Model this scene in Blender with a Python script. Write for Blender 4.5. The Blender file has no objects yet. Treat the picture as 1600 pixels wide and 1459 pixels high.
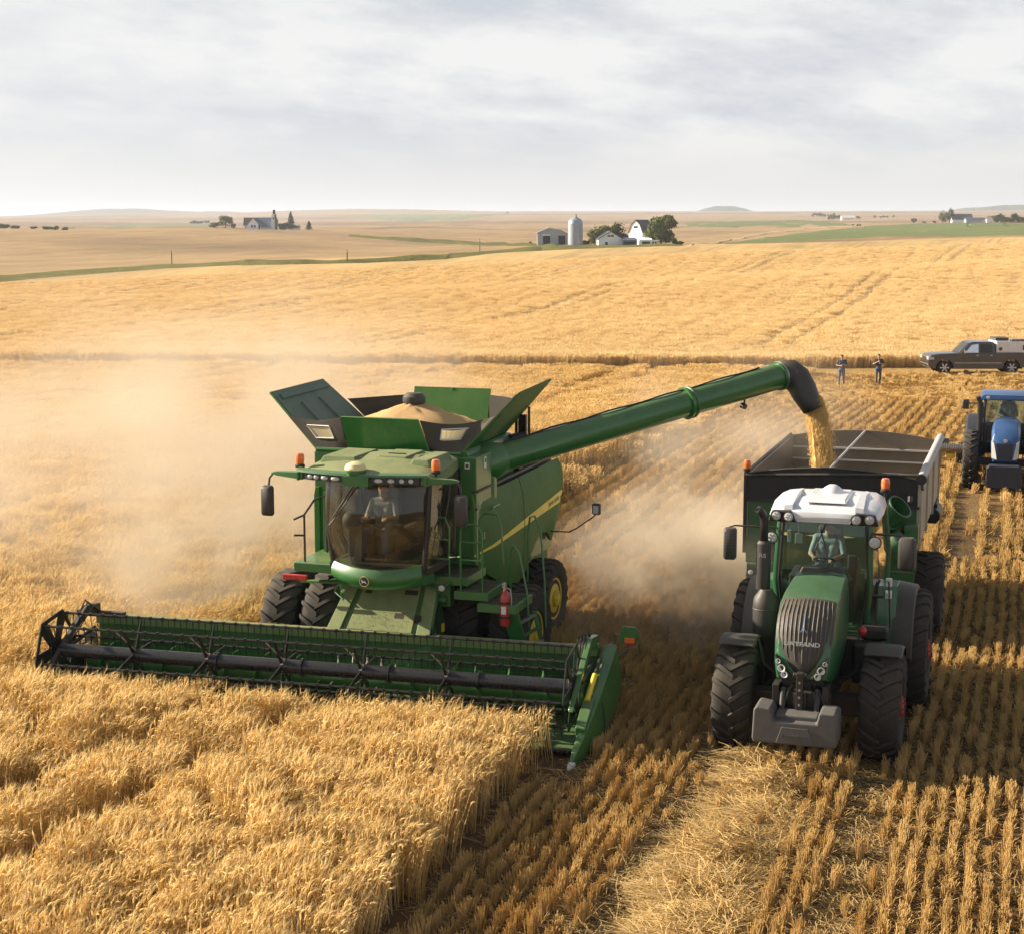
import bpy, bmesh, math, random
import numpy as np
from mathutils import Vector, Matrix
rad = math.radians
SC = bpy.context.scene
COL = SC.collection
rng = random.Random(7)
nrg = np.random.default_rng(11)
PI = math.pi

# ------------------------------------------------------------------ materials
def new_mat(name):
    m = bpy.data.materials.new(name); m.use_nodes = True
    nt = m.node_tree; nt.nodes.clear()
    return m, nt, nt.nodes, nt.links

def N(nt, t, **kw):
    n = nt.nodes.new(t)
    for k, v in kw.items():
        if k.startswith('i_'):
            key = k[2:]
            n.inputs[int(key) if key.isdigit() else key.replace('_', ' ')].default_value = v
        else:
            setattr(n, k, v)
    return n

def ramp(nt, fac, stops):
    r = N(nt, 'ShaderNodeValToRGB'); nt.links.new(fac, r.inputs[0])
    el = r.color_ramp.elements
    while len(el) < len(stops): el.new(0.5)
    for e, (p, c) in zip(el, stops):
        e.position = p; e.color = (c if len(c) == 4 else (*c, 1)) if hasattr(c, '__len__') else (c, c, c, 1)
    return r.outputs[0]

def noise(nt, vec, scale, detail=4, rough=0.55):
    n = N(nt, 'ShaderNodeTexNoise'); n.inputs['Scale'].default_value = scale
    n.inputs['Detail'].default_value = detail; n.inputs['Roughness'].default_value = rough
    if vec is not None: nt.links.new(vec, n.inputs['Vector'])
    return n.outputs[0]

def mixc(nt, fac, a, b, mode='MIX'):
    m = N(nt, 'ShaderNodeMix', data_type='RGBA', blend_type=mode)
    for s, v in ((m.inputs[0], fac), (m.inputs[6], a), (m.inputs[7], b)):
        if hasattr(v, 'links') or hasattr(v, 'is_linked'): nt.links.new(v, s)
        else: s.default_value = v if isinstance(v, (int, float)) else (v if len(v) == 4 else (*v, 1))
    return m.outputs[2]

def mth(nt, op, a, b=None, c=None, clamp=False):
    m = N(nt, 'ShaderNodeMath', operation=op, use_clamp=clamp)
    for s, v in zip(m.inputs, (a, b, c)):
        if v is None: continue
        if hasattr(v, 'is_linked'): nt.links.new(v, s)
        else: s.default_value = v
    return m.outputs[0]

def paint(name, col, rough=0.45, metal=0.0, dust=0.35, dustcol=(0.36, 0.27, 0.15), bump=0.0, coat=0.0, var=0.12, scale=2.5, spec=0.5):
    """Painted or moulded surface: base colour with slight mottling, dust lying on upward faces and in patches."""
    m, nt, nd, ln = new_mat(name)
    out = N(nt, 'ShaderNodeOutputMaterial'); p = N(nt, 'ShaderNodeBsdfPrincipled')
    tc = N(nt, 'ShaderNodeTexCoord'); geo = N(nt, 'ShaderNodeNewGeometry')
    n1 = noise(nt, tc.outputs['Object'], scale, 6, 0.6)
    n2 = noise(nt, tc.outputs['Object'], scale * 9, 4, 0.6)
    dark = tuple(c * (1 - var) for c in col); lite = tuple(min(1, c * (1 + var)) for c in col)
    base = ramp(nt, n1, [(0.3, dark), (0.7, lite)])
    sep = N(nt, 'ShaderNodeSeparateXYZ'); ln.new(geo.outputs['Normal'], sep.inputs[0])
    up = mth(nt, 'MULTIPLY_ADD', sep.outputs[2], 0.55, 0.3, clamp=True)
    f = mth(nt, 'MULTIPLY', up, mth(nt, 'MULTIPLY_ADD', n1, 0.9, mth(nt, 'MULTIPLY', n2, 0.5)))
    f = mth(nt, 'MULTIPLY', f, dust * 1.6, clamp=True)
    # rain-streaked dust on upright faces and small scuffs
    smp = N(nt, 'ShaderNodeMapping'); smp.inputs['Scale'].default_value = (7, 7, .55); ln.new(tc.outputs['Object'], smp.inputs[0])
    n3 = noise(nt, smp.outputs[0], 1.6, 5, .65)
    st = N(nt, 'ShaderNodeMapRange'); st.inputs[1].default_value = .52; st.inputs[2].default_value = .78; ln.new(n3, st.inputs[0])
    f = mth(nt, 'MAXIMUM', f, mth(nt, 'MULTIPLY', st.outputs[0], min(.55, dust * .9)))
    c = mixc(nt, f, base, dustcol)
    ln.new(c, p.inputs['Base Color'])
    r = mth(nt, 'MULTIPLY_ADD', f, 0.5, mth(nt, 'MULTIPLY_ADD', n2, 0.2, rough - 0.1), clamp=True)
    ln.new(r, p.inputs['Roughness'])
    p.inputs['Metallic'].default_value = metal; p.inputs['Specular IOR Level'].default_value = spec
    if coat: p.inputs['Coat Weight'].default_value = coat; p.inputs['Coat Roughness'].default_value = 0.12
    if bump:
        b = N(nt, 'ShaderNodeBump'); b.inputs['Strength'].default_value = bump; b.inputs['Distance'].default_value = 0.01
        ln.new(n2, b.inputs['Height']); ln.new(b.outputs[0], p.inputs['Normal'])
    ln.new(p.outputs[0], out.inputs[0])
    return m

def glass(name, tint=(0.55, 0.6, 0.58), refl=0.9, dust=0.08):
    m, nt, nd, ln = new_mat(name)
    out = N(nt, 'ShaderNodeOutputMaterial')
    tr = N(nt, 'ShaderNodeBsdfTransparent'); tr.inputs[0].default_value = (*tint, 1)
    gl = N(nt, 'ShaderNodeBsdfGlossy'); gl.inputs['Roughness'].default_value = 0.03; gl.inputs[0].default_value = (refl, refl, refl, 1)
    fr = N(nt, 'ShaderNodeFresnel'); fr.inputs[0].default_value = 1.45
    mx = N(nt, 'ShaderNodeMixShader'); ln.new(fr.outputs[0], mx.inputs[0]); ln.new(tr.outputs[0], mx.inputs[1]); ln.new(gl.outputs[0], mx.inputs[2])
    df = N(nt, 'ShaderNodeBsdfDiffuse'); df.inputs[0].default_value = (0.4, 0.32, 0.2, 1)
    tc = N(nt, 'ShaderNodeTexCoord'); f = mth(nt, 'MULTIPLY', noise(nt, tc.outputs['Object'], 3, 5, 0.6), dust * 2)
    m2 = N(nt, 'ShaderNodeMixShader'); ln.new(f, m2.inputs[0]); ln.new(mx.outputs[0], m2.inputs[1]); ln.new(df.outputs[0], m2.inputs[2])
    ln.new(m2.outputs[0], out.inputs[0])
    return m

def fibre(name, col, col2, transl=0.3, attr=True):
    """Straw and ears: dull fibre that lets some light through; each stalk carries a random tone, each clump too."""
    m, nt, nd, ln = new_mat(name)
    out = N(nt, 'ShaderNodeOutputMaterial')
    oi = N(nt, 'ShaderNodeObjectInfo'); at = N(nt, 'ShaderNodeAttribute', attribute_name='tone')
    f = mth(nt, 'MULTIPLY_ADD', oi.outputs['Random'], 0.4, mth(nt, 'MULTIPLY', at.outputs['Fac'], 0.6), clamp=True)
    c = mixc(nt, f, col, col2)
    d = N(nt, 'ShaderNodeBsdfDiffuse'); t = N(nt, 'ShaderNodeBsdfTranslucent')
    ln.new(c, d.inputs[0]); ln.new(c, t.inputs[0])
    mx = N(nt, 'ShaderNodeMixShader'); mx.inputs[0].default_value = transl
    ln.new(d.outputs[0], mx.inputs[1]); ln.new(t.outputs[0], mx.inputs[2])
    ln.new(mx.outputs[0], out.inputs[0])
    return m

# ------------------------------------------------------------------ mesh builder
class MB:
    def __init__(s): s.v = []; s.f = []; s.m = []; s.cur = 0
    def add(s, vs, fs):
        b = len(s.v); s.v += [tuple(p) for p in vs]
        s.f += [tuple(b + i for i in f) for f in fs]; s.m += [s.cur] * len(fs); return s
    def mat(s, i): s.cur = i; return s
    def hexa(s, p):   # 8 points: bottom ring 0-3, top ring 4-7
        return s.add(p, [(3, 2, 1, 0), (4, 5, 6, 7), (0, 1, 5, 4), (1, 2, 6, 5), (2, 3, 7, 6), (3, 0, 4, 7)])
    def box(s, x0, x1, y0, y1, z0, z1):
        return s.hexa([(x0, y0, z0), (x1, y0, z0), (x1, y1, z0), (x0, y1, z0), (x0, y0, z1), (x1, y0, z1), (x1, y1, z1), (x0, y1, z1)])
    def taper(s, a, za, b, zb):   # a,b = (x0,x1,y0,y1) rectangles at two heights
        return s.hexa([(a[0], a[2], za), (a[1], a[2], za), (a[1], a[3], za), (a[0], a[3], za), (b[0], b[2], zb), (b[1], b[2], zb), (b[1], b[3], zb), (b[0], b[3], zb)])
    def loft(s, rings, caps=True, closed=True):
        n = len(rings[0]); vs = [p for r in rings for p in r]; fs = []
        for i in range(len(rings) - 1):
            for j in range(n if closed else n - 1):
                k = (j + 1) % n
                fs.append((i * n + j, i * n + k, (i + 1) * n + k, (i + 1) * n + j))
        if caps and closed:
            fs.append(tuple(range(n - 1, -1, -1))); e = (len(rings) - 1) * n; fs.append(tuple(e + j for j in range(n)))
        return s.add(vs, fs)
    def prism(s, poly, ax, a, b):   # polygon in the plane normal to axis ax, from a to b
        def P(p, t):
            q = list(p); q.insert(ax, t); return tuple(q)
        return s.loft([[P(p, a) for p in poly], [P(p, b) for p in poly]])
    def plate(s, pts, th):   # 3-D polygon given a thickness along its normal, centred
        v = [Vector(p) for p in pts]; n = Vector((0, 0, 0))
        for i in range(len(v)): n += v[i].cross(v[(i + 1) % len(v)])
        n.normalize(); n *= th / 2
        return s.loft([[p - n for p in v], [p + n for p in v]])
    def tube(s, pts, r, n=8, caps=True):
        pts = [Vector(p) for p in pts]; rs = r if hasattr(r, '__len__') else [r] * len(pts)
        d0 = (pts[1] - pts[0]).normalized(); up = Vector((0, 0, 1)) if abs(d0.z) < 0.9 else Vector((1, 0, 0))
        rings = []; x = d0.cross(up).normalized()
        for i, p in enumerate(pts):
            d = (pts[min(i + 1, len(pts) - 1)] - pts[max(i - 1, 0)]).normalized()
            x = (x - d * x.dot(d)).normalized(); y = d.cross(x)
            rings.append([p + (x * math.cos(2 * PI * k / n) + y * math.sin(2 * PI * k / n)) * rs[i] for k in range(n)])
        return s.loft(rings, caps)
    def cyl(s, a, b, r, r2=None, n=16): return s.tube([a, b], [r, r if r2 is None else r2], n)
    def lathe(s, prof, o, d, n=24, close=False):   # profile [(radius, height along d)]
        d = Vector(d).normalized(); o = Vector(o); up = Vector((0, 0, 1)) if abs(d.z) < 0.9 else Vector((1, 0, 0))
        x = d.cross(up).normalized(); y = d.cross(x)
        rings = [[o + d * h + (x * math.cos(2 * PI * k / n) + y * math.sin(2 * PI * k / n)) * max(r, 1e-4) for k in range(n)] for r, h in prof]
        return s.loft(rings, not close)
    def ball(s, c, r, n=16, m=10):
        rr = r if hasattr(r, '__len__') else (r, r, r)
        rings = []
        for i in range(m + 1):
            t = PI * i / m; q = max(math.sin(t), 1e-3)
            rings.append([(c[0] + rr[0] * q * math.cos(2 * PI * k / n), c[1] + rr[1] * q * math.sin(2 * PI * k / n), c[2] - rr[2] * math.cos(t)) for k in range(n)])
        return s.loft(rings)

def obj(name, mb, mats, parent=None, bevel=0.0, smooth=35, seg=2):
    me = bpy.data.meshes.new(name)
    me.from_pydata(mb.v, [], mb.f)
    for m in (mats if isinstance(mats, (list, tuple)) else [mats]): me.materials.append(m)
    if isinstance(mats, (list, tuple)) and len(mats) > 1: me.polygons.foreach_set('material_index', mb.m)
    bm = bmesh.new(); bm.from_mesh(me); bmesh.ops.recalc_face_normals(bm, faces=bm.faces); bm.to_mesh(me); bm.free()
    if smooth:
        me.polygons.foreach_set('use_smooth', [True] * len(me.polygons)); me.set_sharp_from_angle(angle=rad(smooth))
    me.update()
    o = bpy.data.objects.new(name, me); COL.objects.link(o)
    if parent: o.parent = parent
    if bevel:
        b = o.modifiers.new('bevel', 'BEVEL'); b.width = bevel; b.segments = seg; b.limit_method = 'ANGLE'; b.angle_limit = rad(40); b.harden_normals = True
    return o

def thing(name, label, cat, loc=(0, 0, 0), rotz=0.0, group=None):
    o = bpy.data.objects.new(name, None); COL.objects.link(o); o.empty_display_size = 0.3
    o.location = loc; o.rotation_euler = (0, 0, rotz)
    return tag(o, label, cat, group)

def tag(o, label=None, cat=None, group=None, kind=None):
    if label: o['label'] = label
    if cat: o['category'] = cat
    if group: o['group'] = group
    if kind: o['kind'] = kind
    return o

def copy_tree(o, parent=None):
    c = o.copy(); COL.objects.link(c); c.parent = parent
    for ch in list(o.children): copy_tree(ch, c)
    return c

def text(name, s, size, M, mat, parent, ext=0.002, align='CENTER', bold=0.0, shear=0.0, sx=1.0):
    cu = bpy.data.curves.new(name, 'FONT'); cu.body = s; cu.size = size; cu.extrude = ext; cu.align_x = align; cu.align_y = 'CENTER'
    cu.offset = bold; cu.shear = shear; cu.resolution_u = 3
    t = bpy.data.objects.new(name + '_tmp', cu); COL.objects.link(t)
    dg = bpy.context.evaluated_depsgraph_get()
    me = bpy.data.meshes.new_from_object(t.evaluated_get(dg)); bpy.data.objects.remove(t); bpy.data.curves.remove(cu)
    me.transform(Matrix.Diagonal((sx, 1, 1, 1))); me.transform(M); me.materials.clear(); me.materials.append(mat); me.name = name
    o = bpy.data.objects.new(name, me); COL.objects.link(o); o.parent = parent
    return o

def basis(o, x, y):
    """Matrix that puts local XY text onto a surface: origin o, reading direction x, up direction y."""
    x = Vector(x).normalized(); y = Vector(y); z = x.cross(y).normalized(); y = z.cross(x)
    return Matrix(((x.x, y.x, z.x, o[0]), (x.y, y.y, z.y, o[1]), (x.z, y.z, z.z, o[2]), (0, 0, 0, 1)))

def arc(c, r, a0, a1, n, f):
    return [f(c[0] + r * math.cos(rad(a0 + (a1 - a0) * i / n)), c[1] + r * math.sin(rad(a0 + (a1 - a0) * i / n))) for i in range(n + 1)]

# ------------------------------------------------------------------ wheels
def tyre_mb(Ro, w, rim, lugs=20, lug_h=0.05, sweep=0.42, sign=1, lw=0.055):
    """Agricultural tyre about the local x axis, with chevron lugs."""
    b = MB(); h = w / 2; R = Ro - lug_h
    prof = [(rim, -h * .80), (rim + .03, -h * .92), (rim + (R - rim) * .45, -h * 1.0), (R - .07, -h * .97), (R - .015, -h * .8), (R, -h * .4), (R, h * .4), (R - .015, h * .8), (R - .07, h * .97), (rim + (R - rim) * .45, h * 1.0), (rim + .03, h * .92), (rim, h * .80)]
    b.lathe(prof, (0, 0, 0), (1, 0, 0), 48)
    def P(x, th, r): return (x, r * math.sin(th), r * math.cos(th))
    for k in range(lugs):
        for side in (1, -1):
            th0 = 2 * PI * (k + (0.5 if side < 0 else 0)) / lugs
            rings = []
            for t, rb in ((0.0, 0), (0.35, 0), (0.7, -.008), (0.96, -.03), (1.03, -.12)):
                x = side * (-0.04 * w + t * (h * 1.0 + .04 * w)); th = th0 + sign * sweep * (t - .2) * (w / Ro) * .9
                hw = lw / Ro / (1.0 if t < .9 else 1.1)
                top = Ro - (0.0 if t < .9 else .025) + (rb if t > .9 else rb * .5); bot = R - .03 + rb
                if t > 1: top = R - .08; bot = R - .16
                rings.append([P(x, th - hw, bot), P(x, th - hw * .7, top), P(x, th + hw * .7, top), P(x, th + hw, bot)])
            b.loft(rings)
    return b

def rim_mb(rim, w, off=0.0, holes=8, hub=0.16):
    """Wheel disc about the local x axis; off shifts the disc along x."""
    b = MB(); h = w / 2
    b.lathe([(rim + .02, -h * .84), (rim + .03, -h * .8), (rim - .01, -h * .74), (rim - .05, -h * .3), (rim - .05, h * .3), (rim - .01, h * .74), (rim + .03, h * .8), (rim + .02, h * .84), (rim - .03, h * .8), (rim - .075, h * .3), (rim - .075, -h * .3), (rim - .03, -h * .8)], (0, 0, 0), (1, 0, 0), 40, close=True)
    b.lathe([(rim - .06, off - .03), (rim - .1, off + .02), (rim * .55, off + .05), (hub, off + .03), (hub, off + .09), (hub * .55, off + .11), (.001, off + .11)], (0, 0, 0), (1, 0, 0), 32)
    b.lathe([(rim - .06, off - .05), (hub, off - .03), (.001, off - .03)], (0, 0, 0), (1, 0, 0), 32)
    for k in range(holes):
        a = 2 * PI * k / holes
        b.cyl((off + .03, hub * .75 * math.cos(a), hub * .75 * math.sin(a)), (off + .125, hub * .75 * math.cos(a), hub * .75 * math.sin(a)), .016, n=6)
    return b
EXPOSURE, SUN_E, SKY_S, CLOUD_S, PLANT = 1.12, 5.0, 0.045, 0.49, True
DUST, HAZE = True, 0.0001
# ------------------------------------------------------------------ camera and lens maths (photograph measured at 1600 x 1459)
FPX, CU_, CV_, HCAM, HOR = 2600.0, 800.0, 729.5, 8.0, 345.0
PITCH = math.atan((CV_ - HOR) / FPX)
cam_d = bpy.data.cameras.new('camera'); cam = bpy.data.objects.new('camera', cam_d); COL.objects.link(cam)
cam.location = (0, 0, HCAM); cam.rotation_euler = (PI / 2 - PITCH, 0, 0)
cam_d.sensor_fit = 'HORIZONTAL'; cam_d.sensor_width = 36; cam_d.lens = 36 * FPX / 1600
cam_d.clip_start = 0.5; cam_d.clip_end = 60000
SC.camera = cam
SC.render.resolution_x = 1024; SC.render.resolution_y = 933
SC.view_settings.view_transform = 'Standard'; SC.view_settings.look = 'None'; SC.view_settings.gamma = 1; SC.view_settings.exposure = EXPOSURE
SC.cycles.use_denoising = True
SC.cycles.max_bounces = 8; SC.cycles.transparent_max_bounces = 16; SC.cycles.volume_bounces = 1; SC.cycles.diffuse_bounces = 3
SC.cycles.sample_clamp_indirect = 6
SC.cycles.volume_step_rate = 1.6; SC.cycles.volume_max_steps = 96

def rdir(u, v):
    x = (u - CU_) / FPX; y = (CV_ - v) / FPX
    return np.array((x, math.cos(PITCH) + y * math.sin(PITCH), -math.sin(PITCH) + y * math.cos(PITCH)))

# ------------------------------------------------------------------ terrain heights: measured rows of the land at several bearings
TU = np.array([0., 400, 800, 1200, 1600])
TT = [(92, 598, 598, 600, 604, 604), (104, 564, 566, 570, 573, 571), (130, 520, 519, 519, 520, 509), (165, 488, 486, 481, 470, 452),
      (210, 470, 464, 452, 438, 418), (260, 456, 444, 427, 413, 398), (300, 449, 430, 414, 400, 387), (350, 440, 419, 403, 391, 379), (420, 428, 411, 395, 382, 371),
      (500, 412, 402, 388, 380, 374), (620, 392, 388, 385, 377, 369), (700, 378, 378, 383, 373, 361), (850, 361, 363, 375, 368, 354),
      (1050, 358, 357, 366, 361, 349.5), (1400, 361, 359, 356, 355, 347), (2000, 352, 352, 348, 346, 342), (3000, 345, 346, 340, 338, 336),
      (4500, 341, 336, 334, 332, 331), (6500, 339, 333, 331, 331, 330), (9000, 341, 336, 334, 333, 333)]
TL = np.log(np.array([14., 40, 55, 74] + [r[0] for r in TT]))
TZ = [[0, 0, 0, 0, 0], [0, 0, 0, 0, 0], [0, 0, 0, 0, 0], [-.45, -.45, -.45, -.45, -.45]]
for r in TT:
    z = []
    for u, y in zip(TU, r[1:]):
        d = rdir(u, y); z.append(HCAM + r[0] * d[2] / d[1])
    TZ.append(z)
TZ = np.array(TZ)
def _slopes(x, y):   # monotone cubic slopes
    h = np.diff(x)[:, None]; dl = np.diff(y, axis=0) / h
    m = np.zeros_like(y); w1 = 2 * h[1:] + h[:-1]; w2 = h[1:] + 2 * h[:-1]
    ok = (dl[:-1] * dl[1:]) > 0
    with np.errstate(all='ignore'): hm = (w1 + w2) / (w1 / dl[:-1] + w2 / dl[1:])
    m[1:-1] = np.where(ok, hm, 0); m[0] = dl[0]; m[-1] = dl[-1]
    return m
TM = _slopes(TL, TZ)
def terrain(X, Y):
    X = np.asarray(X, float); Y = np.asarray(Y, float)
    Yc = np.clip(Y, 14.1, 8999); L = np.log(Yc)
    u = np.clip(CU_ + FPX * X / np.maximum(Y, 30) * 0.99, TU[0], TU[-1])
    i = np.clip(np.searchsorted(TL, L) - 1, 0, len(TL) - 2); h = TL[i + 1] - TL[i]; t = (L - TL[i]) / h
    h00 = 2 * t**3 - 3 * t**2 + 1; h10 = t**3 - 2 * t**2 + t; h01 = -2 * t**3 + 3 * t**2; h11 = t**3 - t**2
    j = np.clip(np.searchsorted(TU, u) - 1, 0, len(TU) - 2); s = (u - TU[j]) / 400.0
    def col(k):
        k = np.clip(k, 0, len(TU) - 1)
        return h00 * TZ[i, k] + h10 * h * TM[i, k] + h01 * TZ[i + 1, k] + h11 * h * TM[i + 1, k]
    p0, p1, p2, p3 = col(j - 1), col(j), col(j + 1), col(j + 2)
    z = p1 + 0.5 * s * (p2 - p0 + s * (2 * p0 - 5 * p1 + 4 * p2 - p3 + s * (3 * (p1 - p2) + p3 - p0)))
    w = np.clip((Y - 110) / 150, 0, 1) * np.minimum(Y / 500, 2.0)
    z = z + .8 * np.clip((Y - 125) / 50, 0, 1) * np.clip((430 - Y) / 60, 0, 1) * np.sin((Y - .30 * X + 9 * np.sin(X * .018)) * (2 * math.pi / 92) + .9)
    z = z + w * (.22 * np.sin(X * .061 + 1.3 * np.sin(Y * .013)) + .18 * np.sin(Y * .037 + X * .021) + .12 * np.sin(X * .11 - Y * .05))
    return z
def on_ground(u, v, y0=20.0):
    """Point where the sight line through photo pixel (u, v) first meets the land."""
    d = rdir(u, v); d = d / d[1]
    Y = np.exp(np.linspace(math.log(y0), math.log(8900), 6000))
    g = HCAM + Y * d[2] - terrain(Y * d[0], Y); k = np.argmax(g <= 0)
    if g[k] > 0: k = len(Y) - 1
    return float(Y[k] * d[0]), float(Y[k])
def tz(x, y): return float(terrain(np.array([x]), np.array([y]))[0])
def px(u, Y): return (u - CU_) / FPX * Y      # lateral offset of photo column u at depth Y (near the horizon)

A17 = rad(17.5); C17, S17 = math.cos(A17), math.sin(A17)
def rows_to_world(x, y): return C17 * x + S17 * y, -S17 * x + C17 * y
def world_to_rows(X, Y): return C17 * X - S17 * Y, S17 * X + C17 * Y

# ------------------------------------------------------------------ light
SUN_EL, SUN_AZ = rad(25), rad(-74)     # bearing from +Y (away from the camera) towards +X
sdir = Vector((math.sin(SUN_AZ) * math.cos(SUN_EL), math.cos(SUN_AZ) * math.cos(SUN_EL), math.sin(SUN_EL)))
sl = bpy.data.lights.new('sun', 'SUN'); sl.energy = SUN_E; sl.angle = rad(0.6); sl.color = (1.0, 0.89, 0.73)
so = bpy.data.objects.new('sun', sl); COL.objects.link(so); so.rotation_euler = sdir.to_track_quat('Z', 'Y').to_euler(); so.location = (-60, 40, 60)

wd = bpy.data.worlds.new('World'); SC.world = wd; wd.use_nodes = True
nt = wd.node_tree; nt.nodes.clear(); ln = nt.links
out = N(nt, 'ShaderNodeOutputWorld')
sky = N(nt, 'ShaderNodeTexSky', sky_type='NISHITA', sun_disc=False, sun_elevation=SUN_EL, sun_rotation=SUN_AZ, air_density=1.0, dust_density=2.0, ozone_density=1.0)
bg1 = N(nt, 'ShaderNodeBackground'); bg1.inputs[1].default_value = SKY_S; ln.new(sky.outputs[0], bg1.inputs[0])
tc = N(nt, 'ShaderNodeTexCoord'); sp = N(nt, 'ShaderNodeSeparateXYZ'); ln.new(tc.outputs['Generated'], sp.inputs[0])
cb = N(nt, 'ShaderNodeCombineXYZ')
ln.new(mth(nt, 'MULTIPLY', sp.outputs[0], 6.5), cb.inputs[0]); ln.new(mth(nt, 'MULTIPLY', sp.outputs[1], 6.5), cb.inputs[1])
zz = mth(nt, 'MULTIPLY_ADD', sp.outputs[0], 0.08, sp.outputs[2])
ln.new(mth(nt, 'MULTIPLY', zz, 22.0), cb.inputs[2])
n1 = noise(nt, cb.outputs[0], 1.0, 7, 0.58)
mp = N(nt, 'ShaderNodeMapping'); mp.inputs['Location'].default_value = (3.1, 7.7, 1.4); ln.new(cb.outputs[0], mp.inputs[0])
n2 = noise(nt, mp.outputs[0], 2.3, 8, 0.62)
dk = ramp(nt, mth(nt, 'MULTIPLY_ADD', n2, 0.4, mth(nt, 'MULTIPLY', n1, 0.75)), [(0.50, (0.85, 0.85, 0.85)), (0.59, (0.73, 0.74, 0.765)), (0.69, (0.60, 0.63, 0.69))])
# dark layers live above the haze near the horizon; the sunward side is whiter
hz = N(nt, 'ShaderNodeMapRange'); hz.inputs[1].default_value = 0.018; hz.inputs[2].default_value = 0.06; ln.new(sp.outputs[2], hz.inputs[0])
cl = mixc(nt, hz.outputs[0], (0.75, 0.745, 0.74), dk)
lf = N(nt, 'ShaderNodeMapRange'); lf.inputs[1].default_value = -0.05; lf.inputs[2].default_value = -0.34; lf.inputs[3].default_value = 0.0; lf.inputs[4].default_value = 0.55; ln.new(sp.outputs[0], lf.inputs[0])
cl = mixc(nt, lf.outputs[0], cl, (0.84, 0.84, 0.84))
bg2 = N(nt, 'ShaderNodeBackground'); ln.new(cl, bg2.inputs[0]); bg2.inputs[1].default_value = CLOUD_S
mx = N(nt, 'ShaderNodeMixShader')
cov = N(nt, 'ShaderNodeMapRange'); cov.inputs[1].default_value = 0.10; cov.inputs[2].default_value = 0.5; cov.inputs[3].default_value = 0.97; cov.inputs[4].default_value = 0.2; ln.new(sp.outputs[2], cov.inputs[0])
ln.new(cov.outputs[0], mx.inputs[0]); ln.new(bg1.outputs[0], mx.inputs[1]); ln.new(bg2.outputs[0], mx.inputs[2])
ln.new(mx.outputs[0], out.inputs[0])
# ------------------------------------------------------------------ machine frames (x to photo right, y away, z up)
COMB = (-2.03, 28.7); TRAC = (4.44, 24.6); BLUE = (15.6, 49.4)
def frame_xy(o, X, Y, a=A17):
    dx, dy = X - o[0], Y - o[1]
    return math.cos(a) * dx - math.sin(a) * dy, math.sin(a) * dx + math.cos(a) * dy

def noise2(x, y, s=1.0, seed=0):   # cheap smooth noise for planting, -1..1
    a = seed * 1.7
    return (np.sin(x * 1.9 / s + 2.1 * np.sin(y * 1.1 / s + a) + a) + np.sin(y * 2.3 / s + 1.7 * np.sin(x * 1.3 / s - a) + 2 * a) + np.sin((x + y) * 3.1 / s + a)) / 3

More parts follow.
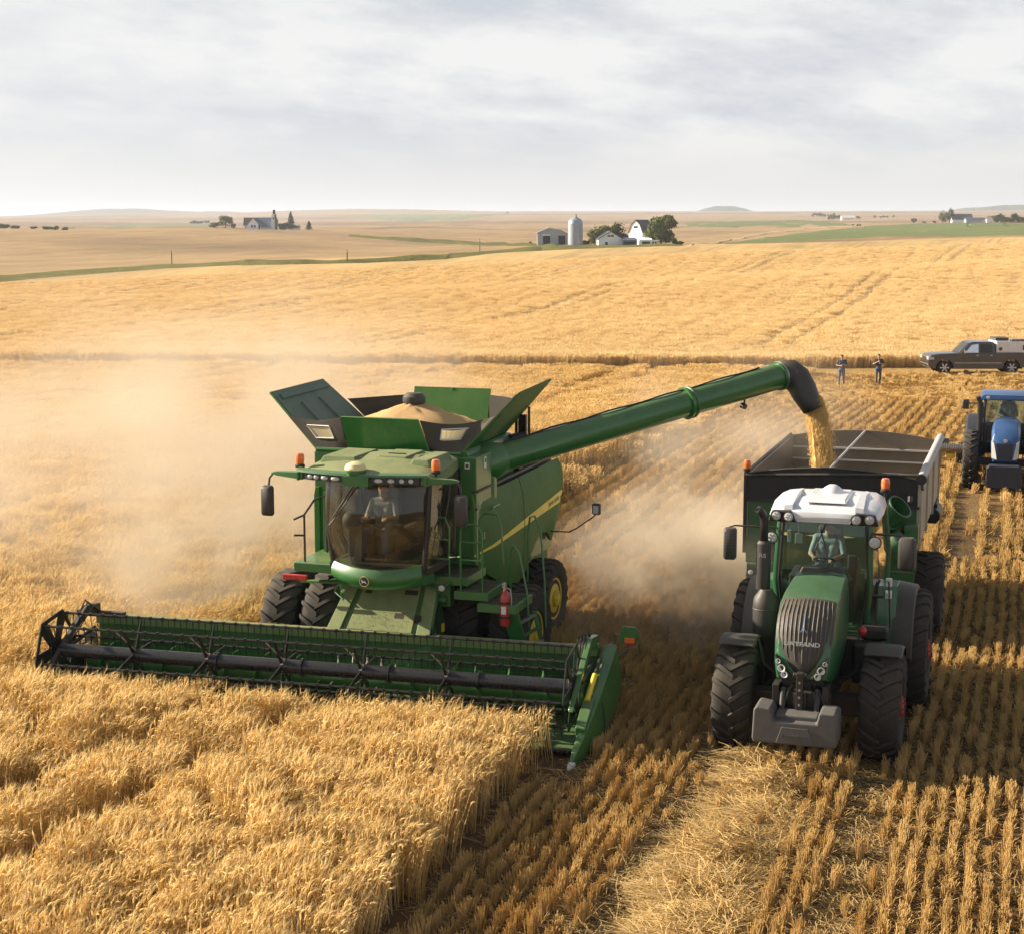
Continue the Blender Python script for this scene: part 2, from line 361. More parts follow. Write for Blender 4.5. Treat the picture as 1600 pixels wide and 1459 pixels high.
# ------------------------------------------------------------------ ground sheet
def wheat_mat():
    m, nt, nd, ln = new_mat('ground_cover')
    out = N(nt, 'ShaderNodeOutputMaterial'); p = N(nt, 'ShaderNodeBsdfPrincipled'); p.inputs['Roughness'].default_value = 0.95; p.inputs['Specular IOR Level'].default_value = 0.1
    geo = N(nt, 'ShaderNodeNewGeometry'); at = N(nt, 'ShaderNodeAttribute', attribute_name='cover')
    near = N(nt, 'ShaderNodeAttribute', attribute_name='field')
    mp = N(nt, 'ShaderNodeMapping'); mp.inputs['Rotation'].default_value = (0, 0, A17); ln.new(geo.outputs['Position'], mp.inputs[0])
    # rows run along the mapped y axis: stretch the grain of the crop that way
    st = N(nt, 'ShaderNodeMapping'); st.inputs['Scale'].default_value = (1.0, 0.16, 1.0); ln.new(mp.outputs[0], st.inputs[0])
    a = noise(nt, st.outputs[0], 0.55, 6, 0.7); b = noise(nt, geo.outputs['Position'], 0.035, 5, 0.6); c = noise(nt, geo.outputs['Position'], 2.2, 6, 0.75)
    st2 = N(nt, 'ShaderNodeMapping'); st2.inputs['Scale'].default_value = (1.0, 0.03, 1.0); ln.new(mp.outputs[0], st2.inputs[0])
    d = noise(nt, st2.outputs[0], 0.22, 4, 0.65)
    v = mth(nt, 'ADD', mth(nt, 'MULTIPLY', a, 0.30), mth(nt, 'ADD', mth(nt, 'MULTIPLY', b, 0.34), mth(nt, 'ADD', mth(nt, 'MULTIPLY', c, 0.22), mth(nt, 'MULTIPLY', d, 0.3))))
    k = ramp(nt, v, [(0.42, (0.60, 0.57, 0.52)), (0.56, (0.92, 0.91, 0.90)), (0.70, (1.2, 1.18, 1.14))])
    col = mixc(nt, 1.0, at.outputs['Color'], k, 'MULTIPLY')
    # tramlines: wheel marks with bare soil, in pairs along the rows
    sx = N(nt, 'ShaderNodeSeparateXYZ'); ln.new(mp.outputs[0], sx.inputs[0])
    wob = mth(nt, 'MULTIPLY', mth(nt, 'SINE', mth(nt, 'MULTIPLY', sx.outputs[1], 0.011)), 4.0)
    xx = mth(nt, 'ADD', sx.outputs[0], wob)
    t = mth(nt, 'ABSOLUTE', mth(nt, 'SUBTRACT', mth(nt, 'MODULO', mth(nt, 'ADD', xx, 2800.0), 28.0), 14.0))
    tl = mth(nt, 'LESS_THAN', mth(nt, 'ABSOLUTE', mth(nt, 'SUBTRACT', t, 1.0)), 0.32)
    tl = mth(nt, 'MULTIPLY', mth(nt, 'MULTIPLY', tl, near.outputs['Fac']), mth(nt, 'MULTIPLY_ADD', a, 1.5, -0.15, clamp=True))
    col = mixc(nt, mth(nt, 'MULTIPLY', tl, 0.6), col, (0.22, 0.14, 0.06))
    ln.new(col, p.inputs['Base Color'])
    h = mth(nt, 'ADD', mth(nt, 'MULTIPLY', a, 0.6), mth(nt, 'ADD', mth(nt, 'MULTIPLY', c, 0.5), mth(nt, 'MULTIPLY', tl, -0.6)))
    bp = N(nt, 'ShaderNodeBump'); bp.inputs['Strength'].default_value = 0.55; bp.inputs['Distance'].default_value = 0.5; ln.new(h, bp.inputs['Height']); ln.new(bp.outputs[0], p.inputs['Normal'])
    ln.new(p.outputs[0], out.inputs[0])
    return m
GROUND_M = wheat_mat()

def grid_mesh(name, X, Y, Z, mat, cover=None, field=None):
    ny, nx = X.shape
    me = bpy.data.meshes.new(name); v = np.stack([X, Y, Z], -1).reshape(-1, 3).astype(np.float32)
    i = np.arange((ny - 1) * (nx - 1)); r, c = i // (nx - 1), i % (nx - 1); a = r * nx + c
    f = np.stack([a, a + 1, a + nx + 1, a + nx], -1).astype(np.int32)
    me.vertices.add(len(v)); me.vertices.foreach_set('co', v.ravel())
    me.loops.add(f.size); me.loops.foreach_set('vertex_index', f.ravel())
    me.polygons.add(len(f)); me.polygons.foreach_set('loop_start', np.arange(0, f.size, 4, dtype=np.int32)); me.polygons.foreach_set('loop_total', np.full(len(f), 4, np.int32))
    me.polygons.foreach_set('use_smooth', np.ones(len(f), bool))
    me.update(calc_edges=True); me.validate()
    if cover is not None:
        at = me.color_attributes.new('cover', 'FLOAT_COLOR', 'POINT'); q = np.ones((len(v), 4), np.float32); q[:, :3] = cover.reshape(-1, 3); at.data.foreach_set('color', q.ravel())
    if field is not None:
        at = me.attributes.new('field', 'FLOAT', 'POINT'); at.data.foreach_set('value', field.reshape(-1).astype(np.float32))
    me.materials.append(mat)
    o = bpy.data.objects.new(name, me); COL.objects.link(o)
    return o

C_SOIL = np.array((0.15, 0.095, 0.045)); C_WHEAT = np.array((0.52, 0.355, 0.155)); C_TAN = np.array((0.36, 0.245, 0.125)); C_PALE = np.array((0.33, 0.235, 0.145)); C_SHORT = np.array((0.50, 0.31, 0.11))
def build_ground():
    ys = np.concatenate([np.arange(-30, 14, 2.0), np.exp(np.arange(math.log(14), math.log(9000), 0.0075))])
    t = np.concatenate([np.linspace(-1.2, -.36, 60, endpoint=False), np.linspace(-.36, .36, 380, endpoint=False), np.linspace(.36, 1.2, 61)])
    T, Y = np.meshgrid(t, ys); X = T * (Y + 8 * np.exp(-np.maximum(Y, 0) / 30) + np.where(Y < 0, 40 - Y, 40 * np.exp(-np.maximum(Y, 0) / 40)))
    Z = terrain(X, Y)
    edge = 102.6 + .8 * np.sin(X * .05)
    k = np.clip((Y - edge) / 1.5, 0, 1)[..., None]; cov = C_SOIL * (1 - k) + C_WHEAT * k
    xc, yc = frame_xy(COMB, X, Y)   # left of the swath beyond the tall crop: short stubble colour
    k2 = (np.clip((Y - 40) / 25, 0, 1) * (1 - k[..., 0]))[..., None]; cov = cov * (1 - k2 * .8) + C_SHORT * k2 * .8
    u = CU_ + FPX * X / np.maximum(Y, 10)
    crest = np.interp(u, [0, 400, 800, 1200, 1600], [325, 365, 455, 470, 465])
    k3 = np.clip((Y - crest) / 25, 0, 1)[..., None]; cov = cov * (1 - k3) + C_TAN * k3
    k4 = np.clip((Y - 1100) / 900, 0, 1)[..., None]; cov = cov * (1 - k4) + C_PALE * k4
    # darker rough patches on the slopes beyond the crest
    pt = np.clip(noise2(X, Y * .6, 85, 3) + .05, 0, 1) * k3[..., 0] * np.clip(1 - (Y - 1500) / 800, 0, 1)
    cov = cov * (1 - .45 * pt[..., None])
    far = np.where(noise2(X * .35, Y, 520, 5) > .12, .8, 1.04)   # quilt of far fields
    cov = np.where((Y > 1500)[..., None], cov * far[..., None], cov)
    fld = (k[..., 0] * (1 - k3[..., 0]))
    return tag(grid_mesh('ground', X, Y, Z, GROUND_M, cov, fld), kind='structure')
GROUND = build_ground()

def leafy(name, c1, c2, scale=1.5):
    m, nt, nd, ln = new_mat(name)
    out = N(nt, 'ShaderNodeOutputMaterial'); d = N(nt, 'ShaderNodeBsdfDiffuse')
    geo = N(nt, 'ShaderNodeNewGeometry'); n = noise(nt, geo.outputs['Position'], scale, 6, 0.7); n2 = noise(nt, geo.outputs['Position'], scale * .12, 4, 0.6)
    c = ramp(nt, mth(nt, 'MULTIPLY_ADD', n2, .5, mth(nt, 'MULTIPLY', n, .5)), [(.38, c1), (.62, c2)]); ln.new(c, d.inputs[0])
    bp = N(nt, 'ShaderNodeBump'); bp.inputs['Strength'].default_value = .6; bp.inputs['Distance'].default_value = .6; ln.new(n, bp.inputs['Height']); ln.new(bp.outputs[0], d.inputs['Normal'])
    ln.new(d.outputs[0], out.inputs[0]); return m
VERGE_M = leafy('verge_grass', (0.10, 0.10, 0.032), (0.205, 0.185, 0.075)); GREEN_M = leafy('green_crop', (0.13, 0.155, 0.065), (0.19, 0.21, 0.095), .5); DIRT_M = leafy('track_dirt', (0.42, 0.32, 0.18), (0.52, 0.40, 0.24))
FARGREEN_M = leafy('far_crop', (0.20, 0.215, 0.12), (0.25, 0.26, 0.15), .2)

def sheet(name, top, bot, mat, lift=0.12, n=160, m=10, bulge=0.0):
    """Ground-hugging sheet between two outlines given as photo columns and rows; it lies on the land where those sight lines meet it."""
    us = np.linspace(top[0][0], top[-1][0], n)
    tu, tv = zip(*top); bu, bv = zip(*bot)
    A = [on_ground(u, float(np.interp(u, tu, tv)), 60) for u in us]; B = [on_ground(u, float(np.interp(u, bu, bv)), 60) for u in us]
    A = np.array(A); B = np.array(B); s = np.linspace(0, 1, m)[:, None, None]
    G = B[None] * (1 - s) + A[None] * s
    X, Y = G[..., 0], G[..., 1]
    ed = np.clip(np.sin(np.linspace(0, PI, m)), 0, 1)[:, None] ** .5 * np.clip(np.minimum(us - us[0], us[-1] - us) / 12, 0, 1)[None]
    Z = terrain(X, Y) + lift * (1.35 * ed - .35) + bulge * np.sin(np.linspace(0, PI, m))[:, None] * (1 + .4 * np.sin(X * .21) + .3 * np.sin(X * .53))
    return tag(grid_mesh(name, X, Y, Z, mat), kind='structure')

sheet('grass_verge', [(-200, 432), (0, 430), (120, 421), (260, 413.5), (400, 409.5), (560, 408), (700, 399), (800, 389), (845, 384)],
      [(-200, 452), (0, 443), (120, 432), (260, 421), (400, 415), (560, 412), (700, 406), (800, 396), (845, 393)], VERGE_M, .25, 200, 12, .35)
sheet('farmyard_grass', [(845, 383), (1000, 383), (1068, 383.5)], [(845, 393), (950, 390), (1068, 385)], VERGE_M, .2, 80, 8, .3)
sheet('field_track_verge', [(545, 368.5), (650, 373.5), (760, 379.5), (842, 381.5)], [(545, 370.5), (650, 379.5), (760, 385), (842, 385.5)], VERGE_M, .3, 120, 8, .4)
sheet('green_field', [(1128, 380.5), (1200, 371), (1300, 358.5), (1390, 350.5), (1480, 348), (1760, 348.5)], [(1128, 382.5), (1200, 380), (1300, 375), (1390, 373), (1480, 371.5), (1760, 369)], GREEN_M, .35, 200, 16)
sheet('green_strip', [(1070, 348), (1150, 345.5), (1240, 344), (1330, 350)], [(1070, 355), (1150, 356.5), (1240, 356), (1330, 352.5)], GREEN_M, .5, 60, 8)
sheet('dirt_road', [(1072, 383), (1120, 378.5), (1200, 363.5), (1270, 355.5), (1350, 352.5)], [(1072, 385), (1120, 381.5), (1200, 366), (1270, 357.2), (1350, 353.8)], DIRT_M, .45, 120, 5)
sheet('distant_crop', [(530, 337.5), (560, 336), (620, 335), (740, 335), (800, 333)], [(530, 338.5), (560, 341), (620, 346), (700, 346.5), (800, 334)], FARGREEN_M, 1.2, 60, 6)
sheet('distant_meadow', [(100, 357.5), (150, 354), (215, 349), (300, 349), (335, 352)], [(100, 358.5), (150, 358.5), (230, 358.5), (300, 358), (335, 357)], FARGREEN_M, .6, 60, 6)

# far ridges beyond the farms
def ridge(name, us, vs, Y, depth, mat):
    n = 120; u = np.linspace(us[0], us[-1], n); top = np.interp(u, us, vs)
    rows = []
    for s in np.linspace(-1, 1, 15):
        w = math.cos(s * PI / 2) ** 1.3; yy = Y + s * depth
        zt = np.array([HCAM + Y * rdir(a, b)[2] / rdir(a, b)[1] for a, b in zip(u, top)])
        x = px(u, Y) * 1.0; base = terrain(x, np.full(n, yy)) - 3
        rows.append((x, np.full(n, yy), base + (np.maximum(zt - base, .5)) * w + .5 * np.sin(u * .3 + s * 4) * w))
    G = np.array(rows)
    return tag(grid_mesh(name, G[:, 0], G[:, 1], G[:, 2], mat), kind='structure')
HILL_M = leafy('far_hill', (0.165, 0.145, 0.10), (0.23, 0.19, 0.12), .012); WOOD_M = leafy('far_wood', (0.06, 0.075, 0.05), (0.09, 0.10, 0.06), .05)
ridge('hills', [-150, 0, 60, 100, 160, 185, 210, 220, 260, 330, 350, 400, 470, 560, 640, 760], [345, 341, 338, 336, 328.5, 326.5, 328.5, 326, 329, 332, 330.5, 333, 329.5, 327, 328, 334], 6800, 900, HILL_M)
TANHILL_M = leafy('tan_hill', (0.27, 0.20, 0.125), (0.35, 0.26, 0.16), .01)
ridge('hills', [-200, 0, 60, 120, 200, 260, 330, 400], [343, 342.5, 341, 339, 337, 338, 341, 344], 4300, 500, TANHILL_M)
ridge('hills', [380, 440, 500, 560, 640, 700, 760, 820, 900], [336, 333, 330, 327.5, 327.5, 329, 330.5, 332, 334], 5400, 500, TANHILL_M)
ridge('wooded_hill', [1500, 1510, 1530, 1560, 1590, 1640, 1700, 1800], [329, 325, 324.5, 321, 320.5, 322, 323, 328], 6500, 500, WOOD_M)
ridge('wooded_hill', [1092, 1100, 1115, 1140, 1155, 1163], [329.5, 325.5, 322.5, 322.5, 325.5, 329.5], 6900, 300, WOOD_M)

# ------------------------------------------------------------------ planting: clumps instanced over points (stuff)
def scatter(name, P, rot, scl, idx, sources):
    """One object that grows copies of the source clumps on its points."""
    me = bpy.data.meshes.new(name); me.vertices.add(len(P)); me.vertices.foreach_set('co', np.asarray(P, np.float32).ravel())
    for nm, tp, val, key in (('rot', 'FLOAT_VECTOR', rot, 'vector'), ('scl', 'FLOAT_VECTOR', scl, 'vector'), ('idx', 'INT', idx, 'value')):
        at = me.attributes.new(nm, tp, 'POINT'); at.data.foreach_set(key, np.asarray(val, np.int32 if tp == 'INT' else np.float32).ravel())
    o = bpy.data.objects.new(name, me); COL.objects.link(o)
    g = bpy.data.node_groups.new(name + '_growth', 'GeometryNodeTree')
    g.interface.new_socket('Geometry', in_out='INPUT', socket_type='NodeSocketGeometry'); g.interface.new_socket('Geometry', in_out='OUTPUT', socket_type='NodeSocketGeometry')
    gi = g.nodes.new('NodeGroupInput'); go = g.nodes.new('NodeGroupOutput'); ip = g.nodes.new('GeometryNodeInstanceOnPoints'); jn = g.nodes.new('GeometryNodeJoinGeometry')
    ip.inputs['Pick Instance'].default_value = True
    for s in sources:
        oi = g.nodes.new('GeometryNodeObjectInfo'); oi.inputs['Object'].default_value = s; oi.inputs['As Instance'].default_value = False
        gt = g.nodes.new('GeometryNodeGeometryToInstance'); g.links.new(oi.outputs['Geometry'], gt.inputs[0]); g.links.new(gt.outputs[0], jn.inputs[0])
    def na(nm, tp):
        a = g.nodes.new('GeometryNodeInputNamedAttribute'); a.data_type = tp; a.inputs[0].default_value = nm; return a.outputs[0]
    g.links.new(gi.outputs[0], ip.inputs['Points']); g.links.new(jn.outputs[0], ip.inputs['Instance'])
    g.links.new(na('idx', 'INT'), ip.inputs['Instance Index']); g.links.new(na('rot', 'FLOAT_VECTOR'), ip.inputs['Rotation']); g.links.new(na('scl', 'FLOAT_VECTOR'), ip.inputs['Scale'])
    g.links.new(ip.outputs[0], go.inputs[0])
    md = o.modifiers.new('growth', 'NODES'); md.node_group = g
    o['kind'] = 'stuff'
    return o

def source(name, mb, mat, tones):
    me = bpy.data.meshes.new(name); me.from_pydata(mb.v, [], mb.f); me.materials.append(mat)
    at = me.attributes.new('tone', 'FLOAT', 'FACE'); at.data.foreach_set('value', np.asarray(tones, np.float32))
    o = bpy.data.objects.new(name, me)      # not linked: it only feeds the planting
    return o

def tri_stem(b, pts, r):
    rings = [[(p[0] + r[i] * math.cos(a), p[1] + r[i] * math.sin(a), p[2]) for a in (0.3, 2.4, 4.5)] for i, p in enumerate(pts)]
    b.loft(rings, caps=False)

def wheat_clump(seed, size, n, fat=1.0, awns=4, leaves=0.5, h=0.88, low=0.0, mat=None):
    r = random.Random(seed); b = MB(); tones = []
    def fill(t):
        while len(tones) < len(b.f): tones.append(t)
    for k in range(n):
        x, y = r.uniform(-size, size) / 2, r.uniform(-size, size) / 2; H = h * r.gauss(1.0, .065); t = r.random()
        a = r.gauss(0.15, .8); lean = abs(r.gauss(.10, .07)); dx, dy = math.cos(a), math.sin(a)
        top = (x + dx * lean * .6, y + dy * lean * .6, H)
        mid = (x + dx * lean * .15, y + dy * lean * .15, H * .55)
        tri_stem(b, [(x, y, low), mid, top], [.0032 * fat, .003 * fat, .002 * fat]); fill(.15 + .45 * t)
        # nodding ear
        L = r.uniform(.085, .115); el = r.gauss(.55, .5); R = .0075 * fat ** .8 * r.uniform(.85, 1.15)
        c = [top]; d = el + .45
        for q in range(3):
            p = c[-1]; e = d - q * .38; c.append((p[0] + dx * math.cos(e) * L / 3, p[1] + dy * math.cos(e) * L / 3, p[2] + math.sin(e) * L / 3))
        b.tube(c, [R * .5, R, R * .95, R * .25], 4, False); fill(.45 + .55 * t)
        for q in range(awns):   # bristles past the ear tip
            p = c[1 + q % 3]; e = d - .5 + r.uniform(-.25, .45); aa = a + r.uniform(-.5, .5); l = r.uniform(.07, .13); w = .0014 * fat
            tip = (p[0] + math.cos(aa) * math.cos(e) * l, p[1] + math.sin(aa) * math.cos(e) * l, p[2] + math.sin(e) * l)
            b.add([(p[0] - w, p[1], p[2]), (p[0] + w, p[1] + w, p[2]), tip], [(0, 1, 2)]); fill(.7 + .3 * t)
        if r.random() < leaves:   # dry leaf
            z0 = H * r.uniform(.45, .8); aa = r.uniform(0, 6.28); l = r.uniform(.12, .22); ca, sa = math.cos(aa), math.sin(aa); w = .006 * fat
            q = [(x, y, z0), (x + ca * l * .5, y + sa * l * .5, z0 + l * .35), (x + ca * l, y + sa * l, z0 + l * .05)]
            b.add([(q[0][0] - sa * w, q[0][1] + ca * w, q[0][2]), (q[0][0] + sa * w, q[0][1] - ca * w, q[0][2]), (q[1][0] + sa * w, q[1][1] - ca * w, q[1][2]), (q[1][0] - sa * w, q[1][1] + ca * w, q[1][2]), q[2]], [(0, 1, 2, 3), (3, 2, 4)]); fill(.1 + .5 * t)
    return source('wheat_clump', b, mat or WHEAT_M, tones)

def stubble_clump(seed, length, n, fat=1.0, h=.2, spread=.035, litter=8):
    r = random.Random(seed); b = MB(); tones = []
    tufts = [r.uniform(-length / 2, length / 2) for _ in range(max(4, int(length / .042)))]
    for k in range(n):
        y = r.choice(tufts) + r.gauss(0, .014); x = r.gauss(0, spread * .6); H = h * r.uniform(.72, 1.15)
        lx, ly = r.gauss(.006, .020), r.gauss(0, .02); q = .0042 * fat * r.uniform(.8, 1.2)
        if r.random() < .07: lx *= 6; ly *= 6; H *= .75
        tri_stem(b, [(x, y, -.02), (x + lx * .5, y + ly * .5, H * .5), (x + lx, y + ly, H)], [q * 1.15, q, q * .95])
        while len(tones) < len(b.f): tones.append(.2 + .8 * (k * .618 % 1))
    straw_pieces(b, r, litter, .14, length * .6, .015, fat)
    while len(tones) < len(b.f): tones.append(r.random() * .6)
    return source('stubble_clump', b, STUBBLE_M, tones)

def straw_pieces(b, r, n, sx, sy, hz, fat=1.0, lmin=.08, lmax=.3, curl=.28):
    for k in range(n):
        x, y, z = r.uniform(-sx, sx), r.uniform(-sy, sy), r.uniform(.004, 1) * hz
        a = r.uniform(0, 6.28); l = r.uniform(lmin, lmax); w = .0035 * fat * r.uniform(.6, 1.4); c = r.gauss(0, curl); el = r.gauss(0, .22)
        pts = []; q = (x, y, z)
        for i in range(4):
            pts.append(q); aa = a + c * i; q = (q[0] + math.cos(aa) * l / 3, q[1] + math.sin(aa) * l / 3, max(.003, q[2] + math.sin(el) * l / 3 - .012 * i * i * .2))
        vs = []
        for i, p in enumerate(pts):
            aa = a + c * i; vs += [(p[0] - math.sin(aa) * w, p[1] + math.cos(aa) * w, p[2]), (p[0] + math.sin(aa) * w, p[1] - math.cos(aa) * w, p[2] + w)]
        b.add(vs, [(0, 1, 3, 2), (2, 3, 5, 4), (4, 5, 7, 6)])

def straw_clump(seed, n, s, hz, fat, lmax, mat):
    r = random.Random(seed); b = MB(); straw_pieces(b, r, n, s / 2, s / 2, hz, fat, .1, lmax)
    return source('straw_clump', b, mat, [r.random() for _ in b.f])

WHEAT_M = fibre('wheat_straw', (0.60, 0.405, 0.145), (0.95, 0.75, 0.38), .42)
FIELD_M = fibre('sunlit_field_straw', (0.74, 0.55, 0.27), (0.95, 0.80, 0.50), .45)  # lit copy of the wheat straw: brightness lost between stalks is painted in
STUBBLE_M = fibre('stubble_straw', (0.44, 0.285, 0.10), (0.82, 0.59, 0.25), .34)
LITTER_M = fibre('straw_litter', (0.30, 0.20, 0.085), (0.56, 0.39, 0.17), .2)
BRIGHT_M = fibre('fresh_straw', (0.48, 0.32, 0.12), (0.82, 0.60, 0.28), .28)

def seen(X, Y, m=3.0):   # within the picture or a few metres to its side
    return (np.abs(X) < Y * .318 + m) & (Y > 15.2)

def jgrid(x0, x1, y0, y1, s, sy=None, jit=.35):
    sy = sy or s
    a, b = np.meshgrid(np.arange(x0, x1, s), np.arange(y0, y1, sy)); a = a.ravel(); b = b.ravel()
    return a + nrg.uniform(-jit, jit, a.size) * s, b + nrg.uniform(-jit, jit, b.size) * sy

def comb_world(x, y):
    return COMB[0] + C17 * x + S17 * y, COMB[1] - S17 * x + C17 * y

def standing(x, y, Y):    # where the crop still stands, in the harvester's frame
    front = (y < -3.55) & (x < 3.78 + .06 * np.sin(y * 2.3) + .05 * np.sin(y * 7.1))
    left = (y >= -3.55) & (x < np.where(y < -1.3, -5.05, -2.95) + .08 * np.sin(y * 1.9))
    return (front | left) & (Y < 66 + 3 * np.sin(x * .2))
TRAMS = ()     # wheel marks in the standing crop (harvester frame x)

def plant(name, x, y, z=None, rot=None, sc=None, src=None, tilt=.05):
    X, Y = comb_world(x, y); n = len(X)
    P = np.stack([X, Y, terrain(X, Y) if z is None else z], -1)
    R_ = np.stack([nrg.normal(0, tilt, n), nrg.normal(0, tilt, n), rot], -1)
    return scatter(name, P, R_, sc, nrg.integers(0, len(src), n), src)

def plant_wheat():
    # near crop: fine clumps
    near = [wheat_clump(100 + i, .46, 60, 1.5, 6, .6, .74) for i in range(8)]
    x, y = jgrid(-40, 6, -15, 24, .36); X, Y = comb_world(x, y)
    k = standing(x, y, Y) & seen(X, Y) & (Y < 44)
    tr = np.zeros(len(x), bool)
    t1 = np.minimum(np.abs(x + 1.95 - .17 * (y + 8)), np.abs(x + .5 - .13 * (y + 9))); t1 = np.minimum(t1, np.minimum(np.abs(x + 14.6 + .14 * (y - 9.5)), np.abs(x + 11.6 + .1 * (y - 4))))
    wv = .25 + .10 * np.sin(y * 1.7 + x)
    tr |= t1 < wv
    k &= ~(tr & (nrg.random(len(x)) < .88))
    gap = noise2(x, y, .42, 2)
    k &= ~((gap > .5) & (nrg.random(len(x)) < .72))
    x, y, gap, t1 = x[k], y[k], gap[k], t1[k]; n = len(x)
    hz = 1.04 + .10 * noise2(x, y, .9, 1) + .06 * noise2(x, y, .3, 5) + nrg.normal(0, .05, n) - .22 * np.clip(gap, 0, 1) - .22 * np.exp(-(t1 / .35) ** 2) - .22 * np.clip((y + 4.6) / .9, 0, 1) * (y < -3.5)
    sc = np.stack([np.full(n, 1.0), np.full(n, 1.0), hz], -1)
    plant('wheat_crop', x, y, rot=.9 * noise2(x, y, .7, 9) + nrg.normal(0.0, .35, n), sc=sc, src=near, tilt=.09)
    # farther standing crop left of the harvester: coarser clumps
    far = [wheat_clump(200 + i, 1.0, 120, 2.1, 2, .3, .76) for i in range(5)]
    x, y = jgrid(-45, 0, 5, 60, .7); X, Y = comb_world(x, y)
    k = standing(x, y, Y) & seen(X, Y, 6) & (Y >= 43.5)
    for t in (-11.0, -13.0, -22.5, -24.4): k &= ~(np.abs(x - t) < .35)
    x, y = x[k], y[k]; n = len(x)
    hz = 1.0 + .10 * noise2(x, y, 1.6, 1) + nrg.normal(0, .06, n)
    plant('far_wheat_crop', x, y, rot=nrg.normal(0, .6, n), sc=np.stack([np.ones(n), np.ones(n), hz], -1), src=far)
    # front face of the field beyond the cut strip, thinning into the sheet behind
    x0, x1 = -38, 62
    Xw, Yw = jgrid(x0, x1, 102.6, 116, .62); Yw = Yw + .8 * np.sin(Xw * .05)
    k = seen(Xw, Yw, 6); Xw, Yw = Xw[k], Yw[k]; n = len(Xw)
    sink = np.clip((Yw - 103.6) / 7, 0, 1) * .46
    P = np.stack([Xw, Yw, terrain(Xw, Yw) - sink], -1)
    src = [wheat_clump(300 + i, .9, 110, 2.6, 1, .2, .66, mat=FIELD_M) for i in range(4)]
    scatter('field_edge_crop', P, np.stack([nrg.normal(0, .05, n), nrg.normal(0, .05, n), nrg.normal(0, .6, n)], -1), np.stack([np.ones(n), np.ones(n), nrg.normal(1, .06, n)], -1), nrg.integers(0, 4, n), src)
    # the wide field beyond, planted coarsely over the crop sheet with real gaps along the wheel marks
    src = [wheat_clump(320 + i, 1.1, 120, 2.6, 1, .1, .85, mat=FIELD_M) for i in range(5)]
    Xw, Yw = jgrid(-90, 110, 112, 300, .85, .95); k = seen(Xw, Yw, 8); rx, ry = world_to_rows(Xw, Yw)
    tt = np.abs(np.mod(rx + 4 * np.sin(ry * .011) + 2800, 28) - 14); k &= ~(np.abs(tt - 1) < .62); k &= nrg.random(len(Xw)) < np.clip(1.25 - (Yw - 112) / 260, .35, 1)
    crest = np.interp(CU_ + FPX * Xw / Yw, [0, 400, 800, 1200, 1600], [300, 330, 420, 430, 420]); k &= Yw < crest - 12
    Xw, Yw = Xw[k], Yw[k]; n = len(Xw); rx, ry = world_to_rows(Xw, Yw)
    P = np.stack([Xw, Yw, terrain(Xw, Yw) - .72 + .11 * noise2(rx * .9, ry * .04, 1.0, 4) - .1 * np.clip((Yw - 200) / 100, 0, 1)], -1)
    scatter('wide_wheat_field', P, np.stack([nrg.normal(0, .04, n), nrg.normal(0, .04, n), nrg.normal(0, .6, n)], -1), np.stack([np.ones(n), np.ones(n), nrg.normal(1, .06, n)], -1), nrg.integers(0, 5, n), src)

